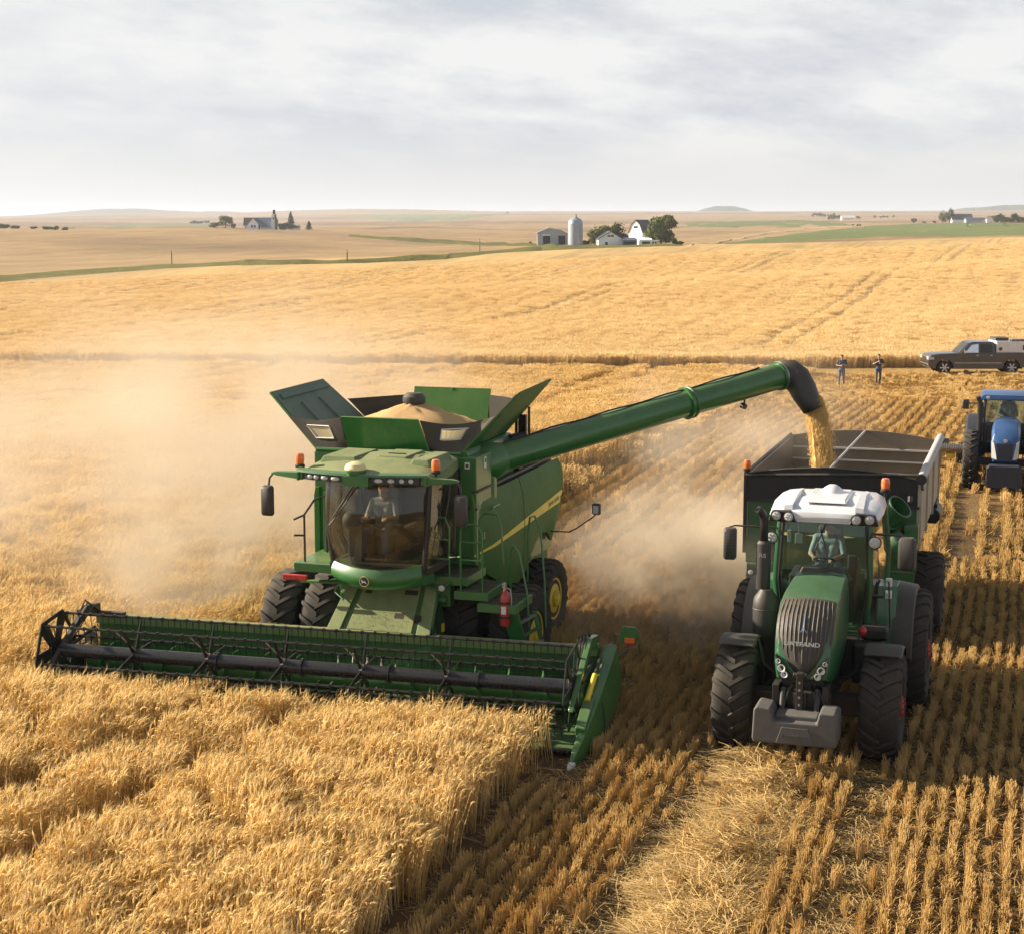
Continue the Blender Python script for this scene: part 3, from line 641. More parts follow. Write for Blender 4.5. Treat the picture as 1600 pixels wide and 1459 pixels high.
def plant_stubble():
    near = [stubble_clump(400 + i, .44, 84, 1.05, .215, .030, 6) for i in range(8)]
    far = [stubble_clump(420 + i, .9, 74, 2.1, .2, .075, 5) for i in range(5)]
    tx = lambda X, Y: frame_xy(TRAC, X, Y)
    # near rows
    xr = np.arange(-3, 16, .222); x, y = np.meshgrid(xr, np.arange(-16, 14, .40)); x = x.ravel(); y = y.ravel() + nrg.uniform(-.1, .1, x.size)
    x = x + nrg.normal(0, .012, x.size) + .04 * np.sin(y * .3)
    X, Y = comb_world(x, y); a, bq = tx(X, Y)
    k = seen(X, Y) & (Y < 38) & ~((np.abs(x - 4.3) < .42) & (np.abs(y + 4.2) < .75)) & ((y < -3.3) & (x > 3.95) | (y >= -3.3) & (x > np.where(y < -1.2, 4.4, -2.7)))
    front = bq < -1.0
    lane = ((np.abs(a - 1.28) < .25) | (np.abs(a + 1.15) < .24))
    wind = (np.abs(a + .32) < .60)
    k &= ~(front & lane & (nrg.random(len(x)) < .93)); k &= ~(front & wind & (nrg.random(len(x)) < .8))
    k &= ~((~front) & (np.abs(np.abs(a) - 1.2) < .33) & (nrg.random(len(x)) < .8))
    k &= nrg.random(len(x)) > .03 + .25 * (noise2(x, y, .6, 12) > .66)
    x, y = x[k], y[k]; n = len(x)
    hz = .96 + .20 * noise2(x, y, .8, 4) + nrg.normal(0, .15, n)
    plant('stubble', x, y, rot=nrg.normal(-A17, .07, n), sc=np.stack([nrg.uniform(.8, 1.5, n), np.ones(n), hz], -1), src=near, tilt=.07)
    # farther rows, every other one taller so that drilling shows
    xr = np.arange(-8, 75, .30); x, y = np.meshgrid(xr, np.arange(2, 86, .86)); row = np.round(x / .30).ravel().astype(int); x = x.ravel(); y = y.ravel() + nrg.uniform(-.2, .2, x.size)
    x = x + .10 * np.sin(y * .16) + nrg.normal(0, .02, x.size)
    X, Y = comb_world(x, y); a, bq = frame_xy(BLUE, X, Y); a2, b2 = tx(X, Y)
    k = seen(X, Y, 5) & (Y >= 37.5) & (Y < 99) & (x > -2.7)
    k &= ~((bq < -1) & (np.abs(np.abs(a) - 1.6) < .35) & (nrg.random(len(x)) < .75))
    tall = np.where(row % 3 == 0, 1.15, np.where(row % 3 == 1, .72, .34))
    k &= ~((row % 3 == 2) & (nrg.random(len(x)) < .6))
    head = (Y > 80)          # headland cut across: rows less regular
    x, y, tall, head, Y_ = x[k], y[k], tall[k], head[k], Y[k]; n = len(x)
    hz = np.where(head, .7, tall) * (1 + .15 * noise2(x, y, 2, 6)) + nrg.normal(0, .06, n)
    plant('far_stubble', x, y, rot=nrg.normal(-A17, .08, n) + np.where(head, nrg.uniform(0, 3, n), 0), sc=np.stack([np.ones(n), np.ones(n), np.clip(hz * 1.25, .3, 2)], -1), src=far)
    # short crop between the tall wheat and the cut strip on the left
    src = [wheat_clump(500 + i, 1.0, 90, 2.4, 1, .2, .38) for i in range(4)]
    x, y = jgrid(-60, -1.5, 20, 90, .80); X, Y = comb_world(x, y)
    k = seen(X, Y, 5) & ~standing(x, y, Y) & (Y > 40) & (Y < 100) & (x < -2.4 - np.clip((Y - 70) * .0, 0, 9))
    for t in (-11.0, -13.0, -22.5, -24.4, -33, -35): k &= ~(np.abs(x - t) < .4)
    x, y = x[k], y[k]; n = len(x)
    plant('short_crop', x, y, rot=nrg.normal(0, .7, n), sc=np.stack([np.ones(n), np.ones(n), 1 + .25 * noise2(x, y, 3, 3)], -1), src=src)

def plant_straw():
    lit = [straw_clump(600 + i, 42, .6, .03, 1.0, .34, LITTER_M) for i in range(5)]
    x, y = jgrid(-3, 16, -16, 14, .42); X, Y = comb_world(x, y); a, bq = frame_xy(TRAC, X, Y)
    lane = ((np.abs(a - 1.28) < .45) | (np.abs(a + 1.12) < .5)) & (bq < -.6)
    k = seen(X, Y) & (Y < 38) & ((y < -3.3) & (x > 3.7) | (y >= -3.3) & (x > np.where(y < -1.2, 4.3, -2.7))) & (lane | (nrg.random(len(x)) < .75))
    x, y, lane = x[k], y[k], lane[k]
    x = np.concatenate([x, x[lane] + .13, x[lane] - .1]); y = np.concatenate([y, y[lane] + .1, y[lane] - .16]); n = len(x)
    plant('straw_litter', x, y, rot=nrg.uniform(0, 6.28, n), sc=np.ones((n, 3)), src=lit, tilt=.02)
    wr = [straw_clump(640 + i, 260, .62, .26, .95, .40, BRIGHT_M) for i in range(5)]
    p, q = jgrid(-1.0, .95, -12, -.9, .24); w = 1 - np.abs(p + .30) / .72
    k = nrg.random(len(p)) < np.clip(w * 1.6, 0, 1) * np.where(w < 0, 0, 1); p, q, w = p[k], q[k], w[k]
    p = p + .12 * np.sin(q * 1.4)
    X = TRAC[0] + C17 * p + S17 * q; Y = TRAC[1] - S17 * p + C17 * q; n = len(p)
    hz = .72 * np.clip(w * 1.2, .15, 1.1) * (1.0 + .6 * noise2(p, q, .45, 8))
    scatter('straw_windrow', np.stack([X, Y, terrain(X, Y) + .02], -1), np.stack([nrg.normal(0, .12, n), nrg.normal(0, .12, n), nrg.uniform(0, 6.28, n)], -1), np.stack([np.ones(n), np.ones(n), np.clip(hz, .3, 1.6)], -1), nrg.integers(0, 5, n), wr)
if PLANT: plant_wheat(); plant_stubble(); plant_straw()
GREEN = paint('harvester_green', (0.008, 0.135, 0.024), .34, dust=.26, coat=.3)
GREEN_DUST_BOUNCE = paint('dusty_bounce_green', (0.018, 0.130, 0.024), .5, dust=.30, dustcol=(0.30, 0.25, 0.09), spec=.18)  # dust film plus warm light thrown back by the stubble, painted in olive
ROOF_GREEN = paint('dusty_roof_green', (0.05, 0.14, 0.035), .5, dust=.58, dustcol=(0.38, 0.34, 0.17), spec=.3)
TEAL = paint('panel_inside_shade', (0.055, 0.135, 0.105), .5, dust=.35)  # cool shade on the inner flap faces is put into this colour
TRGREEN = paint('tractor_green', (0.008, 0.105, 0.040), .28, dust=.22, coat=.4, dustcol=(0.30, 0.28, 0.15))
CARTGREEN = paint('cart_green', (0.018, 0.12, 0.038), .38, dust=.3, coat=.2)
BLACK = paint('black_steel', (0.012, 0.012, 0.014), .4, dust=.11)
HEADGREEN = paint('header_green', (0.006, 0.095, 0.018), .4, dust=.2)
REELBLK = paint('reel_black', (0.010, 0.010, 0.011), .38, dust=.05)
DARK = paint('dark_plastic', (0.024, 0.025, 0.027), .5, dust=.2)
RUBBER = paint('tyre_rubber', (0.017, 0.0165, 0.0165), .8, dust=.30, dustcol=(0.20, 0.15, 0.09), bump=.3)
CLOTH = paint('rubber_sheet', (0.018, 0.016, 0.013), .65, dust=.25)
GREY = paint('grey_casting', (0.075, 0.075, 0.077), .7, dust=.14, bump=.4, scale=6)
STEEL = paint('worn_steel', (0.42, 0.40, 0.37), .35, metal=.7, dust=.35)
TUBE = paint('reel_tube_paint', (0.014, 0.016, 0.022), .28, dust=.05)
YELLOW = paint('wheel_yellow', (0.72, 0.52, 0.03), .42, dust=.25)
STRIPE = paint('stripe_yellow', (0.80, 0.60, 0.05), .4, dust=.1)
RED = paint('red_paint', (0.45, 0.02, 0.02), .3, dust=.15, coat=.5)
RIMRED = paint('rim_red', (0.33, 0.02, 0.018), .45, dust=.25)
WHITE = paint('white_paint', (0.74, 0.74, 0.75), .38, dust=.14, coat=.3)
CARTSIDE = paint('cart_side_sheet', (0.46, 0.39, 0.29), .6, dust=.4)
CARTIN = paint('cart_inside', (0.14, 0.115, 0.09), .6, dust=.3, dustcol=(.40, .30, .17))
TARP = paint('rolled_tarp', (0.52, 0.50, 0.48), .6, dust=.2)
BLUEP = paint('tractor_blue', (0.010, 0.075, 0.22), .36, dust=.1, coat=.2)
NAVY = paint('deep_blue', (0.010, 0.018, 0.04), .4, dust=.1)
TRUCKP = paint('truck_grey', (0.055, 0.063, 0.078), .28, metal=.3, dust=.08, coat=.6)
CHROME = paint('chrome', (0.6, 0.6, 0.6), .18, metal=1.0, dust=.1)
SILVER = paint('silver_alloy', (0.62, 0.62, 0.62), .35, metal=.3, dust=.15)
INTERIOR = paint('cab_interior', (0.022, 0.023, 0.024), .7, dust=.04)
SEATM = paint('seat_fabric', (0.035, 0.037, 0.04), .85, dust=.1)
LENS = paint('lamp_lens', (0.55, 0.55, 0.53), .12, dust=.1, coat=.6)
REFLECTOR = paint('lamp_reflector', (0.55, 0.55, 0.53), .2, metal=.6, dust=.1)
AMBERM = paint('amber_lens', (0.85, 0.16, 0.02), .25, dust=.1, coat=.5)
REDLENS = paint('red_lens', (0.5, 0.02, 0.02), .25, dust=.1, coat=.5)
DOME = paint('receiver_dome', (0.80, 0.70, 0.36), .4, dust=.25)
STICKER = paint('white_sticker', (0.70, 0.70, 0.66), .5, dust=.2)
LETTER = paint('silver_lettering', (0.50, 0.50, 0.48), .35, dust=.1)
BADGE = paint('badge_gold', (0.55, 0.48, 0.20), .35, dust=.1)
GLASS = glass('cab_glass', (0.88, 0.88, 0.82), dust=.03); TGLASS = glass('tractor_glass', (0.84, 0.92, 0.905), dust=.04); BGLASS = glass('blue_cab_glass', (0.62, 0.72, 0.72)); TRGLASS = glass('truck_glass', (0.30, 0.33, 0.36))
def film():
    m, nt, nd, ln = new_mat('window_film'); out = N(nt, 'ShaderNodeOutputMaterial'); t = N(nt, 'ShaderNodeBsdfTranslucent'); t.inputs[0].default_value = (.85, .74, .5, 1); x = N(nt, 'ShaderNodeBsdfTransparent'); d = N(nt, 'ShaderNodeBsdfDiffuse'); d.inputs[0].default_value = (.75, .65, .45, 1)
    a = N(nt, 'ShaderNodeMixShader'); a.inputs[0].default_value = .5; ln.new(t.outputs[0], a.inputs[1]); ln.new(d.outputs[0], a.inputs[2]); b = N(nt, 'ShaderNodeMixShader'); b.inputs[0].default_value = .75; ln.new(x.outputs[0], b.inputs[1]); ln.new(a.outputs[0], b.inputs[2]); ln.new(b.outputs[0], out.inputs[0]); return m
PLASTIC = film()
MIRROR = paint('mirror_glass', (0.6, 0.6, 0.62), .08, metal=1.0, dust=.08)
SKIN = paint('skin', (0.42, 0.24, 0.16), .6, dust=0); HAIR = paint('dark_hair', (0.02, 0.015, 0.01), .7, dust=0)
SHIRT = paint('work_shirt', (0.16, 0.19, 0.18), .85, dust=.1); JEANS = paint('jeans', (0.05, 0.085, 0.17), .85, dust=.1); BOOTS = paint('boots', (0.02, 0.016, 0.013), .7, dust=.2)
SHIRT2 = paint('blue_shirt', (0.05, 0.075, 0.14), .85, dust=.05); VEST = paint('dark_vest', (0.045, 0.055, 0.05), .85, dust=.05); CAPM = paint('dark_cap', (0.02, 0.022, 0.03), .8, dust=0); TEE = paint('pale_shirt', (0.22, 0.27, 0.30), .85, dust=.05)

def grain_mat(name, c1, c2, scale=60):
    m, nt, nd, ln = new_mat(name); out = N(nt, 'ShaderNodeOutputMaterial'); d = N(nt, 'ShaderNodeBsdfDiffuse'); tc = N(nt, 'ShaderNodeTexCoord')
    n = noise(nt, tc.outputs['Object'], scale, 3, .7); ln.new(ramp(nt, n, [(.3, c1), (.7, c2)]), d.inputs[0])
    b = N(nt, 'ShaderNodeBump'); b.inputs['Strength'].default_value = .7; b.inputs['Distance'].default_value = .02; ln.new(n, b.inputs['Height']); ln.new(b.outputs[0], d.inputs['Normal'])
    ln.new(d.outputs[0], out.inputs[0]); return m
GRAIN = grain_mat('grain', (0.50, 0.31, 0.14), (0.66, 0.44, 0.22))
def flow_mat():
    m, nt, nd, ln = new_mat('falling_grain'); out = N(nt, 'ShaderNodeOutputMaterial'); d = N(nt, 'ShaderNodeBsdfDiffuse'); tc = N(nt, 'ShaderNodeTexCoord')
    mp = N(nt, 'ShaderNodeMapping'); mp.inputs['Scale'].default_value = (1, 1, .12); ln.new(tc.outputs['Object'], mp.inputs[0])
    n = noise(nt, mp.outputs[0], 22, 4, .6); ln.new(ramp(nt, n, [(.3, (.52, .31, .09)), (.7, (.88, .63, .27))]), d.inputs[0])
    b = N(nt, 'ShaderNodeBump'); b.inputs['Strength'].default_value = .35; b.inputs['Distance'].default_value = .02; ln.new(n, b.inputs['Height']); ln.new(b.outputs[0], d.inputs['Normal'])
    ln.new(d.outputs[0], out.inputs[0]); return m
FLOWGRAIN = flow_mat(); SHIRT3 = paint('open_work_shirt', (.30, .34, .35), .85, dust=0)

def lamp(parent, c, d, r, depth=.06, body=None, name='work_lamp'):
    """Round lamp facing d: dark housing with reflector, lens as its sub-part."""
    d = Vector(d).normalized(); c = Vector(c)
    b = MB(); b.lathe([(r * .55, -depth), (r * .95, -depth * .5), (r * 1.12, 0), (r * 1.12, depth * .25), (r * .98, depth * .25), (r * .92, 0), (.001, -depth * .2)], c, d, 18)
    o = obj(name, b, body or DARK, parent)
    b = MB(); b.lathe([(r * .97, depth * .12), (r * .7, depth * .3), (.001, depth * .38)], c, d, 18)
    for k in range(6):
        a = k * PI / 3; x = d.cross(Vector((0, 0, 1))).normalized(); y = d.cross(x)
        b.ball(c + d * depth * .3 + (x * math.cos(a) + y * math.sin(a)) * r * .55, r * .17, 6, 4)
    obj('lens', b, LENS, o)
    return o

def beacon(parent, c, s=1.0, stem=.05):
    b = MB(); b.lathe([(.062 * s, 0), (.066 * s, .03 * s), (.05 * s, .045 * s), (.05 * s, .05 * s), (.001, .05 * s)], c, (0, 0, 1), 16); b.cyl((c[0], c[1], c[2] - stem), c, .018 * s, n=8)
    o = obj('beacon', b, BLACK, parent)
    b = MB(); b.lathe([(.052 * s, .05 * s), (.058 * s, .09 * s), (.056 * s, .15 * s), (.045 * s, .18 * s), (.001, .19 * s)], c, (0, 0, 1), 18)
    obj('lens', b, AMBERM, o); return o

def mirror(parent, c, w, h, yaw=0.0, arm=None, ribs=0, r=.014, t=.09):
    """Mirror housing facing away from the camera, with its arm."""
    c = Vector(c); b = MB(); ca, sa = math.cos(yaw), math.sin(yaw)
    def L(x, y, z): return (c.x + ca * x - sa * y, c.y + sa * x + ca * y, c.z + z)
    prof = [(-.5, .5), (-.5, -.5), (-.38, -.5), (.38, -.5), (.5, -.5), (.5, .5)]
    rings = []
    for y, s in ((-t, .72), (-t * .75, .92), (0, 1.0), (t * .3, 1.0)):
        rings.append([L(w / 2 * s * a, y, h / 2 * (1 - (1 - s) * .5) * z) for a, z in ((-.7, -1), (.7, -1), (1, -.86), (1, .86), (.7, 1), (-.7, 1), (-1, .86), (-1, -.86))])
    b.loft(rings)
    for k in range(ribs):
        z = -h * .38 + h * .76 * k / (ribs - 1); b.loft([[L(x, y, z + q) for y, q in ((-t * .75, -.006), (-t * 1.06, 0), (-t * .75, .006))] for x in (-w * .4, w * .4)])
    if arm: b.tube(arm, r, 8)
    o = obj('mirror', b, DARK, parent, smooth=40)
    g = MB(); g.loft([[L(w / 2 * a * .88, y, h / 2 * z * .9) for a, z in ((-1, -1), (1, -1), (1, 1), (-1, 1))] for y in (t * .31, t * .36)])
    obj('mirror_glass', g, MIRROR, o); return o

def wheel(parent, c, Ro, w, rim, mrim, off=0.0, lugs=20, sign=1, flip=1, steer=0.0, lug_h=.05, lw=.055, sweep=.42):
    o = obj('wheel', rim_mb(rim, w, off), mrim, parent, smooth=40); o.location = c; o.rotation_euler = (0, 0, steer + (PI if flip < 0 else 0))
    t = obj('tyre', tyre_mb(Ro, w, rim, lugs, lug_h, sweep, sign * flip, lw), RUBBER, o, smooth=40)
    return o
# ------------------------------------------------------------------ combine harvester (x photo right, y away, z up; front axle at the origin)
def build_combine():
    T = thing('combine_harvester', 'dusty green combine harvester with wide black reel and long raised auger, cutting wheat', 'combine harvester', (*COMB, 0), -A17)
    # body ------------------------------------------------------
    b = MB()
    b.box(-1.42, 1.58, -.28, .55, 2.15, 4.02)          # tower behind the cab
    b.box(-1.40, 1.30, .55, 2.75, 2.9, 4.02)           # tank base
    b.box(-1.30, 1.46, .55, 4.75, 1.55, 3.10)
    b.hexa([(-1.25, 4.75, 1.6), (1.4, 4.75, 1.6), (1.2, 5.3, 1.8), (-1.05, 5.3, 1.8), (-1.25, 4.75, 3.2), (1.4, 4.75, 3.2), (1.2, 5.25, 2.7), (-1.05, 5.25, 2.7)])
    obj('body', b, GREEN, T, .025)
    b = MB()
    b.box(-.95, 1.25, -.5, 4.3, .95, 1.7); b.box(-2.2, 2.5, -.16, .16, .74, 1.06); b.box(-1.4, 1.65, 3.55, 3.8, .60, .85)
    b.box(-.5, .8, -.9, -.3, 1.0, 2.1); b.cyl((.2, -1.0, 1.0), (.9, -1.0, 1.0), .12)
    obj('chassis', b, BLACK, T, .02)
    b = MB()   # tower details: grille opening, seams
    b.box(1.03, 1.30, -.295, -.27, 3.22, 3.84)
    obj('air_intake', b, BLACK, T, .01)
    b = MB(); b.box(.93, 1.52, -.30, -.27, 2.30, 3.08); b.box(1.40, 1.43, -.33, -.30, 2.5, 2.62); b.box(1.40, 1.43, -.33, -.30, 2.8, 2.9)
    obj('front_door', b, GREEN, T, .012)
    b = MB(); b.box(.86, 1.60, -.30, -.27, 3.12, 3.16); b.box(1.5, 1.62, -.29, .5, 3.42, 3.45); obj('trim', b, DARK, T)
    for x, z in ((.86, 3.86), (1.42, 3.88)):
        b = MB(); b.box(x - .045, x + .045, -.296, -.281, z - .055, z + .055); s = obj('sticker', b, STICKER, T, .004)
        b = MB(); b.box(x - .025, x + .025, -.299, -.296, z - .03, z + .025); obj('symbol', b, DARK, s)
    b = MB(); b.box(1.581, 1.592, .12, .24, 3.78, 3.98); s = obj('sticker', b, STICKER, T, .004)
    b = MB(); b.box(1.592, 1.595, .15, .21, 3.88, 3.95); obj('symbol', b, DARK, s)
    # side panels -----------------------------------------------
    low = [(-.5, 2.3), (.4, 1.86), (1.4, 1.45), (2.3, 1.34), (2.62, 1.44), (3.0, 1.72), (3.4, 1.93), (3.8, 2.0), (4.12, 1.95), (4.3, 1.80), (4.42, 1.74), (4.72, 2.02), (4.92, 2.5), (4.98, 2.95), (4.92, 3.02), (4.90, 3.42)]
    def panel(x0, x1, sx):
        def skin(y0, y1):
            pts = [p for p in low if y0 < p[0] < y1]
            def lz(y): return float(np.interp(y, [p[0] for p in low[:-2]], [p[1] for p in low[:-2]]))
            ys = [y0] + [p[0] for p in pts if p[1] < 2.9] + [y1]
            b = MB(); rings = []
            for y in ys:
                zb = lz(y); zt = 3.40 - .09 * min(1, max(0, (y + .35) / 1.5)); bk = .09 * min(1, max(.0, (y + .36) / .8))
                col = [(1 - abs(2 * t - 1) ** 2.5) for t in np.linspace(0, 1, 9)]
                rings.append([(x1 + sx * bk * q - (sx * .03 if t > .93 else 0), y, zb + (zt - zb) * t) for t, q in zip(np.linspace(0, 1, 9), col)] + [(x0, y, zb + (zt - zb) * t) for t in (1, .5, 0)])
            b.loft(rings); return b
        return skin(-.36, 2.28), skin(2.31, 4.92)
    for q in panel(1.50, 1.56, 1): obj('side_panel', q, GREEN_DUST_BOUNCE, T, .01, smooth=40)
    for q in panel(-1.30, -1.40, -1): obj('side_panel', q, GREEN_DUST_BOUNCE, T, .01, smooth=40)
    def xs(y, z):   # outer face of the right panel
        zb = float(np.interp(y, [p[0] for p in low[:-2]], [p[1] for p in low[:-2]])); t = (z - zb) / (3.31 - zb)
        return 1.56 + .09 * min(1, max(0, (y + .36) / .8)) * (1 - abs(2 * min(max(t, 0), 1) - 1) ** 2.5)
    def stripe(y0, y1, n, f0, f1, mat, pr):
        b = MB(); rings = []
        for i in range(n + 1):
            y = y0 + (y1 - y0) * i / n; za, zb = f0(y), f1(y)
            rings.append([(xs(y, za) - .01, y, za), (xs(y, za) + pr, y, za), (xs(y, (za + zb) / 2) + pr, y, (za + zb) / 2), (xs(y, zb) + pr, y, zb), (xs(y, zb) - .01, y, zb)])
        b.loft(rings); return obj('stripe', b, mat, T, smooth=40)
    zl = lambda y: 2.32 + .030 * (y + .4); zu = lambda y: 2.345 + .068 * (y + .4)
    stripe(-.34, 2.27, 12, zl, zu, STRIPE, .004); st = stripe(2.32, 4.86, 12, zl, zu, STRIPE, .004)
    text('lettering', 'JOHN DEERE', .105, basis((xs(4.2, 2.56) + .008, 4.25, 2.555), (0, 1, .05), (0, 0, 1)), GREEN, st, sx=1.25, bold=.002)
    text('model_number', 'S7', .17, basis((xs(.05, 2.5) + .006, .1, 2.62), (0, 1, 0), (0, 0, 1)), BADGE, T, shear=.2)
    text('model_number', 'S14', .10, basis((xs(-.1, 3.2) + .008, -.05, 3.22), (0, 1, 0), (0, 0, 1)), STICKER, T)
    b = MB(); b.tube([(1.66, .15, 3.05), (1.72, .18, 3.10), (1.72, .55, 3.10), (1.66, .58, 3.05)], .018, 8); obj('handle', b, GREEN, T)
    # engine deck
    b = MB(); b.box(.1, 1.42, 2.8, 4.7, 3.10, 3.32); b.box(-1.2, 1.3, 3.2, 4.3, 3.3, 3.75); b.cyl((.9, 2.95, 3.42), (1.38, 2.95, 3.42), .13); b.cyl((1.2, 3.4, 3.3), (1.2, 3.4, 3.62), .07); b.tube([(.8, 2.9, 3.3), (1.3, 3.3, 3.5), (1.35, 4.2, 3.4)], .05, 8)
    b.box(1.36, 1.44, .6, 4.8, 3.1, 3.36)
    obj('engine_deck', b, BLACK, T, .02)
    b = MB(); b.plate([(1.0, 3.9, 3.42), (1.4, 3.9, 3.42), (1.22, 4.3, 3.62)], .02); obj('deck_plate', b, STICKER, T)
    # rear chopper and dark underside
    b = MB(); b.box(-1.1, 1.25, 4.3, 5.2, 1.1, 1.8); obj('chopper', b, GREEN_DUST_BOUNCE, T, .03)
    # grain tank extension panels -----------------------------------------
    def flap(name, pts, mat_out, mat_in, ribs=True, inner=1):
        v = [Vector(p) for p in pts]; n = (v[1] - v[0]).cross(v[3] - v[0]).normalized() * inner
        b = MB(); b.mat(0); b.plate(pts, .035)
        b.mat(1); b.plate([p + n * .022 for p in [v[0] * .985 + v[2] * .015, v[1] * .985 + v[3] * .015, v[2] * .985 + v[0] * .015, v[3] * .985 + v[1] * .015]], .006)
        o = obj(name, b, [mat_out, mat_in], T)
        if ribs:
            r = MB()
            for s in (.30, .62):
                a = v[0].lerp(v[3], s); c = v[1].lerp(v[2], s); p = a.lerp(c, .08); q = a.lerp(c, .72); w = (v[3] - v[0]).normalized() * .055
                r.loft([[p - w, p - w * .6 + n * .07, p + w * .6 + n * .07, p + w], [q - w, q - w * .6 + n * .07, q + w * .6 + n * .07, q + w]])
            a = v[1].lerp(v[0], .12); c = v[2].lerp(v[3], .12); p = a.lerp(c, .08); q = a.lerp(c, .93); w = (v[1] - v[0]).normalized() * .07
            r.loft([[p - w, p - w * .7 + n * .06, p + w * .7 + n * .06, p + w], [q - w, q - w * .7 + n * .06, q + w * .7 + n * .06, q + w]])
            obj('rib', r, mat_in, o, .006)
        return o
    # left flap: bottom front, top front, top back, bottom back
    flap('tank_flap', [(-1.38, -.22, 4.03), (-2.38, .0, 4.98), (-2.34, 2.2, 5.02), (-1.38, 2.6, 4.03)], GREEN_DUST_BOUNCE, TEAL, True, -1)
    flap('tank_flap', [(1.26, -.22, 4.05), (1.30 + .62, 1.15, 5.0), (1.30 + .52, 3.45, 5.03), (1.12, 2.6, 4.03)], GREEN_DUST_BOUNCE, TEAL, True, 1)
    flap('tank_flap', [(-.78, -.22, 4.06), (-.82, -.46, 4.66), (.60, -.46, 4.66), (.72, -.22, 4.06)], GREEN, TEAL, False, 1)
    flap('tank_flap', [(-.75, 2.68, 4.03), (-.75, 2.95, 4.86), (.78, 2.95, 4.86), (.78, 2.68, 4.03)], GREEN_DUST_BOUNCE, TEAL, False, 1)
    b = MB(); b.plate([(-2.0, 2.6, 4.62), (-.75, 2.9, 4.72), (-.75, 2.7, 4.05), (-1.38, 2.6, 4.03)], .02); obj('rear_gusset', b, CLOTH, T); b = MB(); b.plate([(.78, 2.9, 4.75), (1.4, 2.8, 4.7), (1.12, 2.65, 4.03), (.78, 2.7, 4.05)], .02)
    obj('rear_gusset', b, CLOTH, T)
    b = MB(); b.cyl((.02, 2.94, 4.06), (.02, 2.93, 4.86), .02, n=6); obj('rib', b, GREEN_DUST_BOUNCE, T)
    # rubber gussets with clear windows between front flap and side flaps
    def gusset(p0, p1, p2, p3, wa, wb):   # inner bottom, inner top, outer top, outer bottom; window range in (s,t)
        p0, p1, p2, p3 = map(Vector, (p0, p1, p2, p3)); n = 14
        nrm = (p2 - p0).cross(p1 - p3).normalized()
        if nrm.y > 0: nrm = -nrm
        def P(s, t, o=0): 
            q = p0.lerp(p3, s).lerp(p1.lerp(p2, s), t); sag = -.10 * math.sin(PI * s) * t; return q + Vector((0, 0, sag)) - nrm * (.10 * math.sin(PI * s) * t) + nrm * o
        b = MB(); w = MB(); g = lambda i: i / n
        inside = lambda i, j: wa[0] <= (i + .5) / n <= wa[1] and wb[0] <= (j + .5) / n <= wb[1]
        for i in range(n):
            for j in range(n):
                q = [P(g(i), g(j)), P(g(i + 1), g(j)), P(g(i + 1), g(j + 1)), P(g(i), g(j + 1))]
                q2 = [P(g(i), g(j), .012), P(g(i + 1), g(j), .012), P(g(i + 1), g(j + 1), .012), P(g(i), g(j + 1), .012)]
                (w if inside(i, j) else b).hexa(q + q2)
        o = obj('tank_gusset', b, CLOTH, T, smooth=60); obj('window', w, PLASTIC, o, smooth=60)
        fr = MB(); loop = [P(s, t, .016) for s, t in ((wa[0], wb[0]), (wa[1], wb[0]), (wa[1], wb[1]), (wa[0], wb[1]), (wa[0], wb[0]))]; fr.tube(loop, .012, 6); obj('window_frame', fr, STICKER, o)
    gusset((-.80, -.24, 4.07), (-.84, -.44, 4.64), (-1.98, -.10, 4.60), (-1.36, -.22, 4.04), (.30, .75), (.38, .80))
    gusset((.74, -.24, 4.07), (.62, -.44, 4.64), (1.72, .72, 4.66), (1.24, -.20, 4.06), (.28, .66), (.45, .80))
    b = MB(); b.tube([(-1.38, -.27, 4.05), (1.3, -.27, 4.07)], .035, 8); b.tube([(1.32, -.22, 4.03), (1.2, 2.7, 4.0)], .085, 10); obj('tank_rim', b, GREEN, T)
    b = MB(); b.cyl((1.3, 2.5, 3.98), (1.5, 2.75, 4.02), .09, n=10); b.tube([(1.3, 2.9, 3.9), (1.3, 2.9, 4.75)], .03, 6); b.tube([(1.55, 2.9, 3.9), (1.55, 2.9, 4.55), (1.3, 2.9, 4.5)], .025, 6); b.box(1.35, 1.5, 2.85, 2.95, 3.9, 4.4); obj('rear_rail', b, BLACK, T)
    b = MB(); b.lathe([(.19, 0), (.21, .05), (.20, .13), (.14, .19), (.001, .205)], (-.12, 1.25, 4.73), (0, 0, 1), 20); b.cyl((-.12, 1.25, 4.2), (-.12, 1.25, 4.75), .1); obj('fill_auger_cap', b, DARK, T)
    # cab ---------------------------------------------------------
    cx = .36
    def front(t, hw, y0, bow): return (cx + hw * t, y0 + bow * t * t)
    b = MB()   # floor, rear wall, pillars
    b.prism([(cx - .78, -.32)] + [(cx + .74 * t, -1.97 + .34 * t * t) for t in np.linspace(-1, 1, 9)] + [(cx + .80, -.32)], 2, 2.26, 2.385); b.box(cx - .80, cx + .82, -.36, -.29, 2.3, 3.85)
    for sx in (-1, 1):
        b.tube([(cx + sx * .84, -.40, 2.3), (cx + sx * .90, -.42, 3.85)], .05, 6)
        b.tube([(cx + sx * .80, -1.72, 2.34), (cx + sx * .885, -1.78, 3.1), (cx + sx * .89, -1.68, 3.85)], .045, 8)
        b.box(cx + sx * .85 - .03, cx + sx * .85 + .03, -1.7, -.4, 2.26, 2.38)
    obj('cab_frame', b, BLACK, T)
    b = MB(); n = 18; ZN = (2.36, 2.6, 3.0, 3.4, 3.86); HW = (.74, .79, .85, .87, .875); Y0 = (-2.03, -2.12, -2.20, -2.20, -2.08)
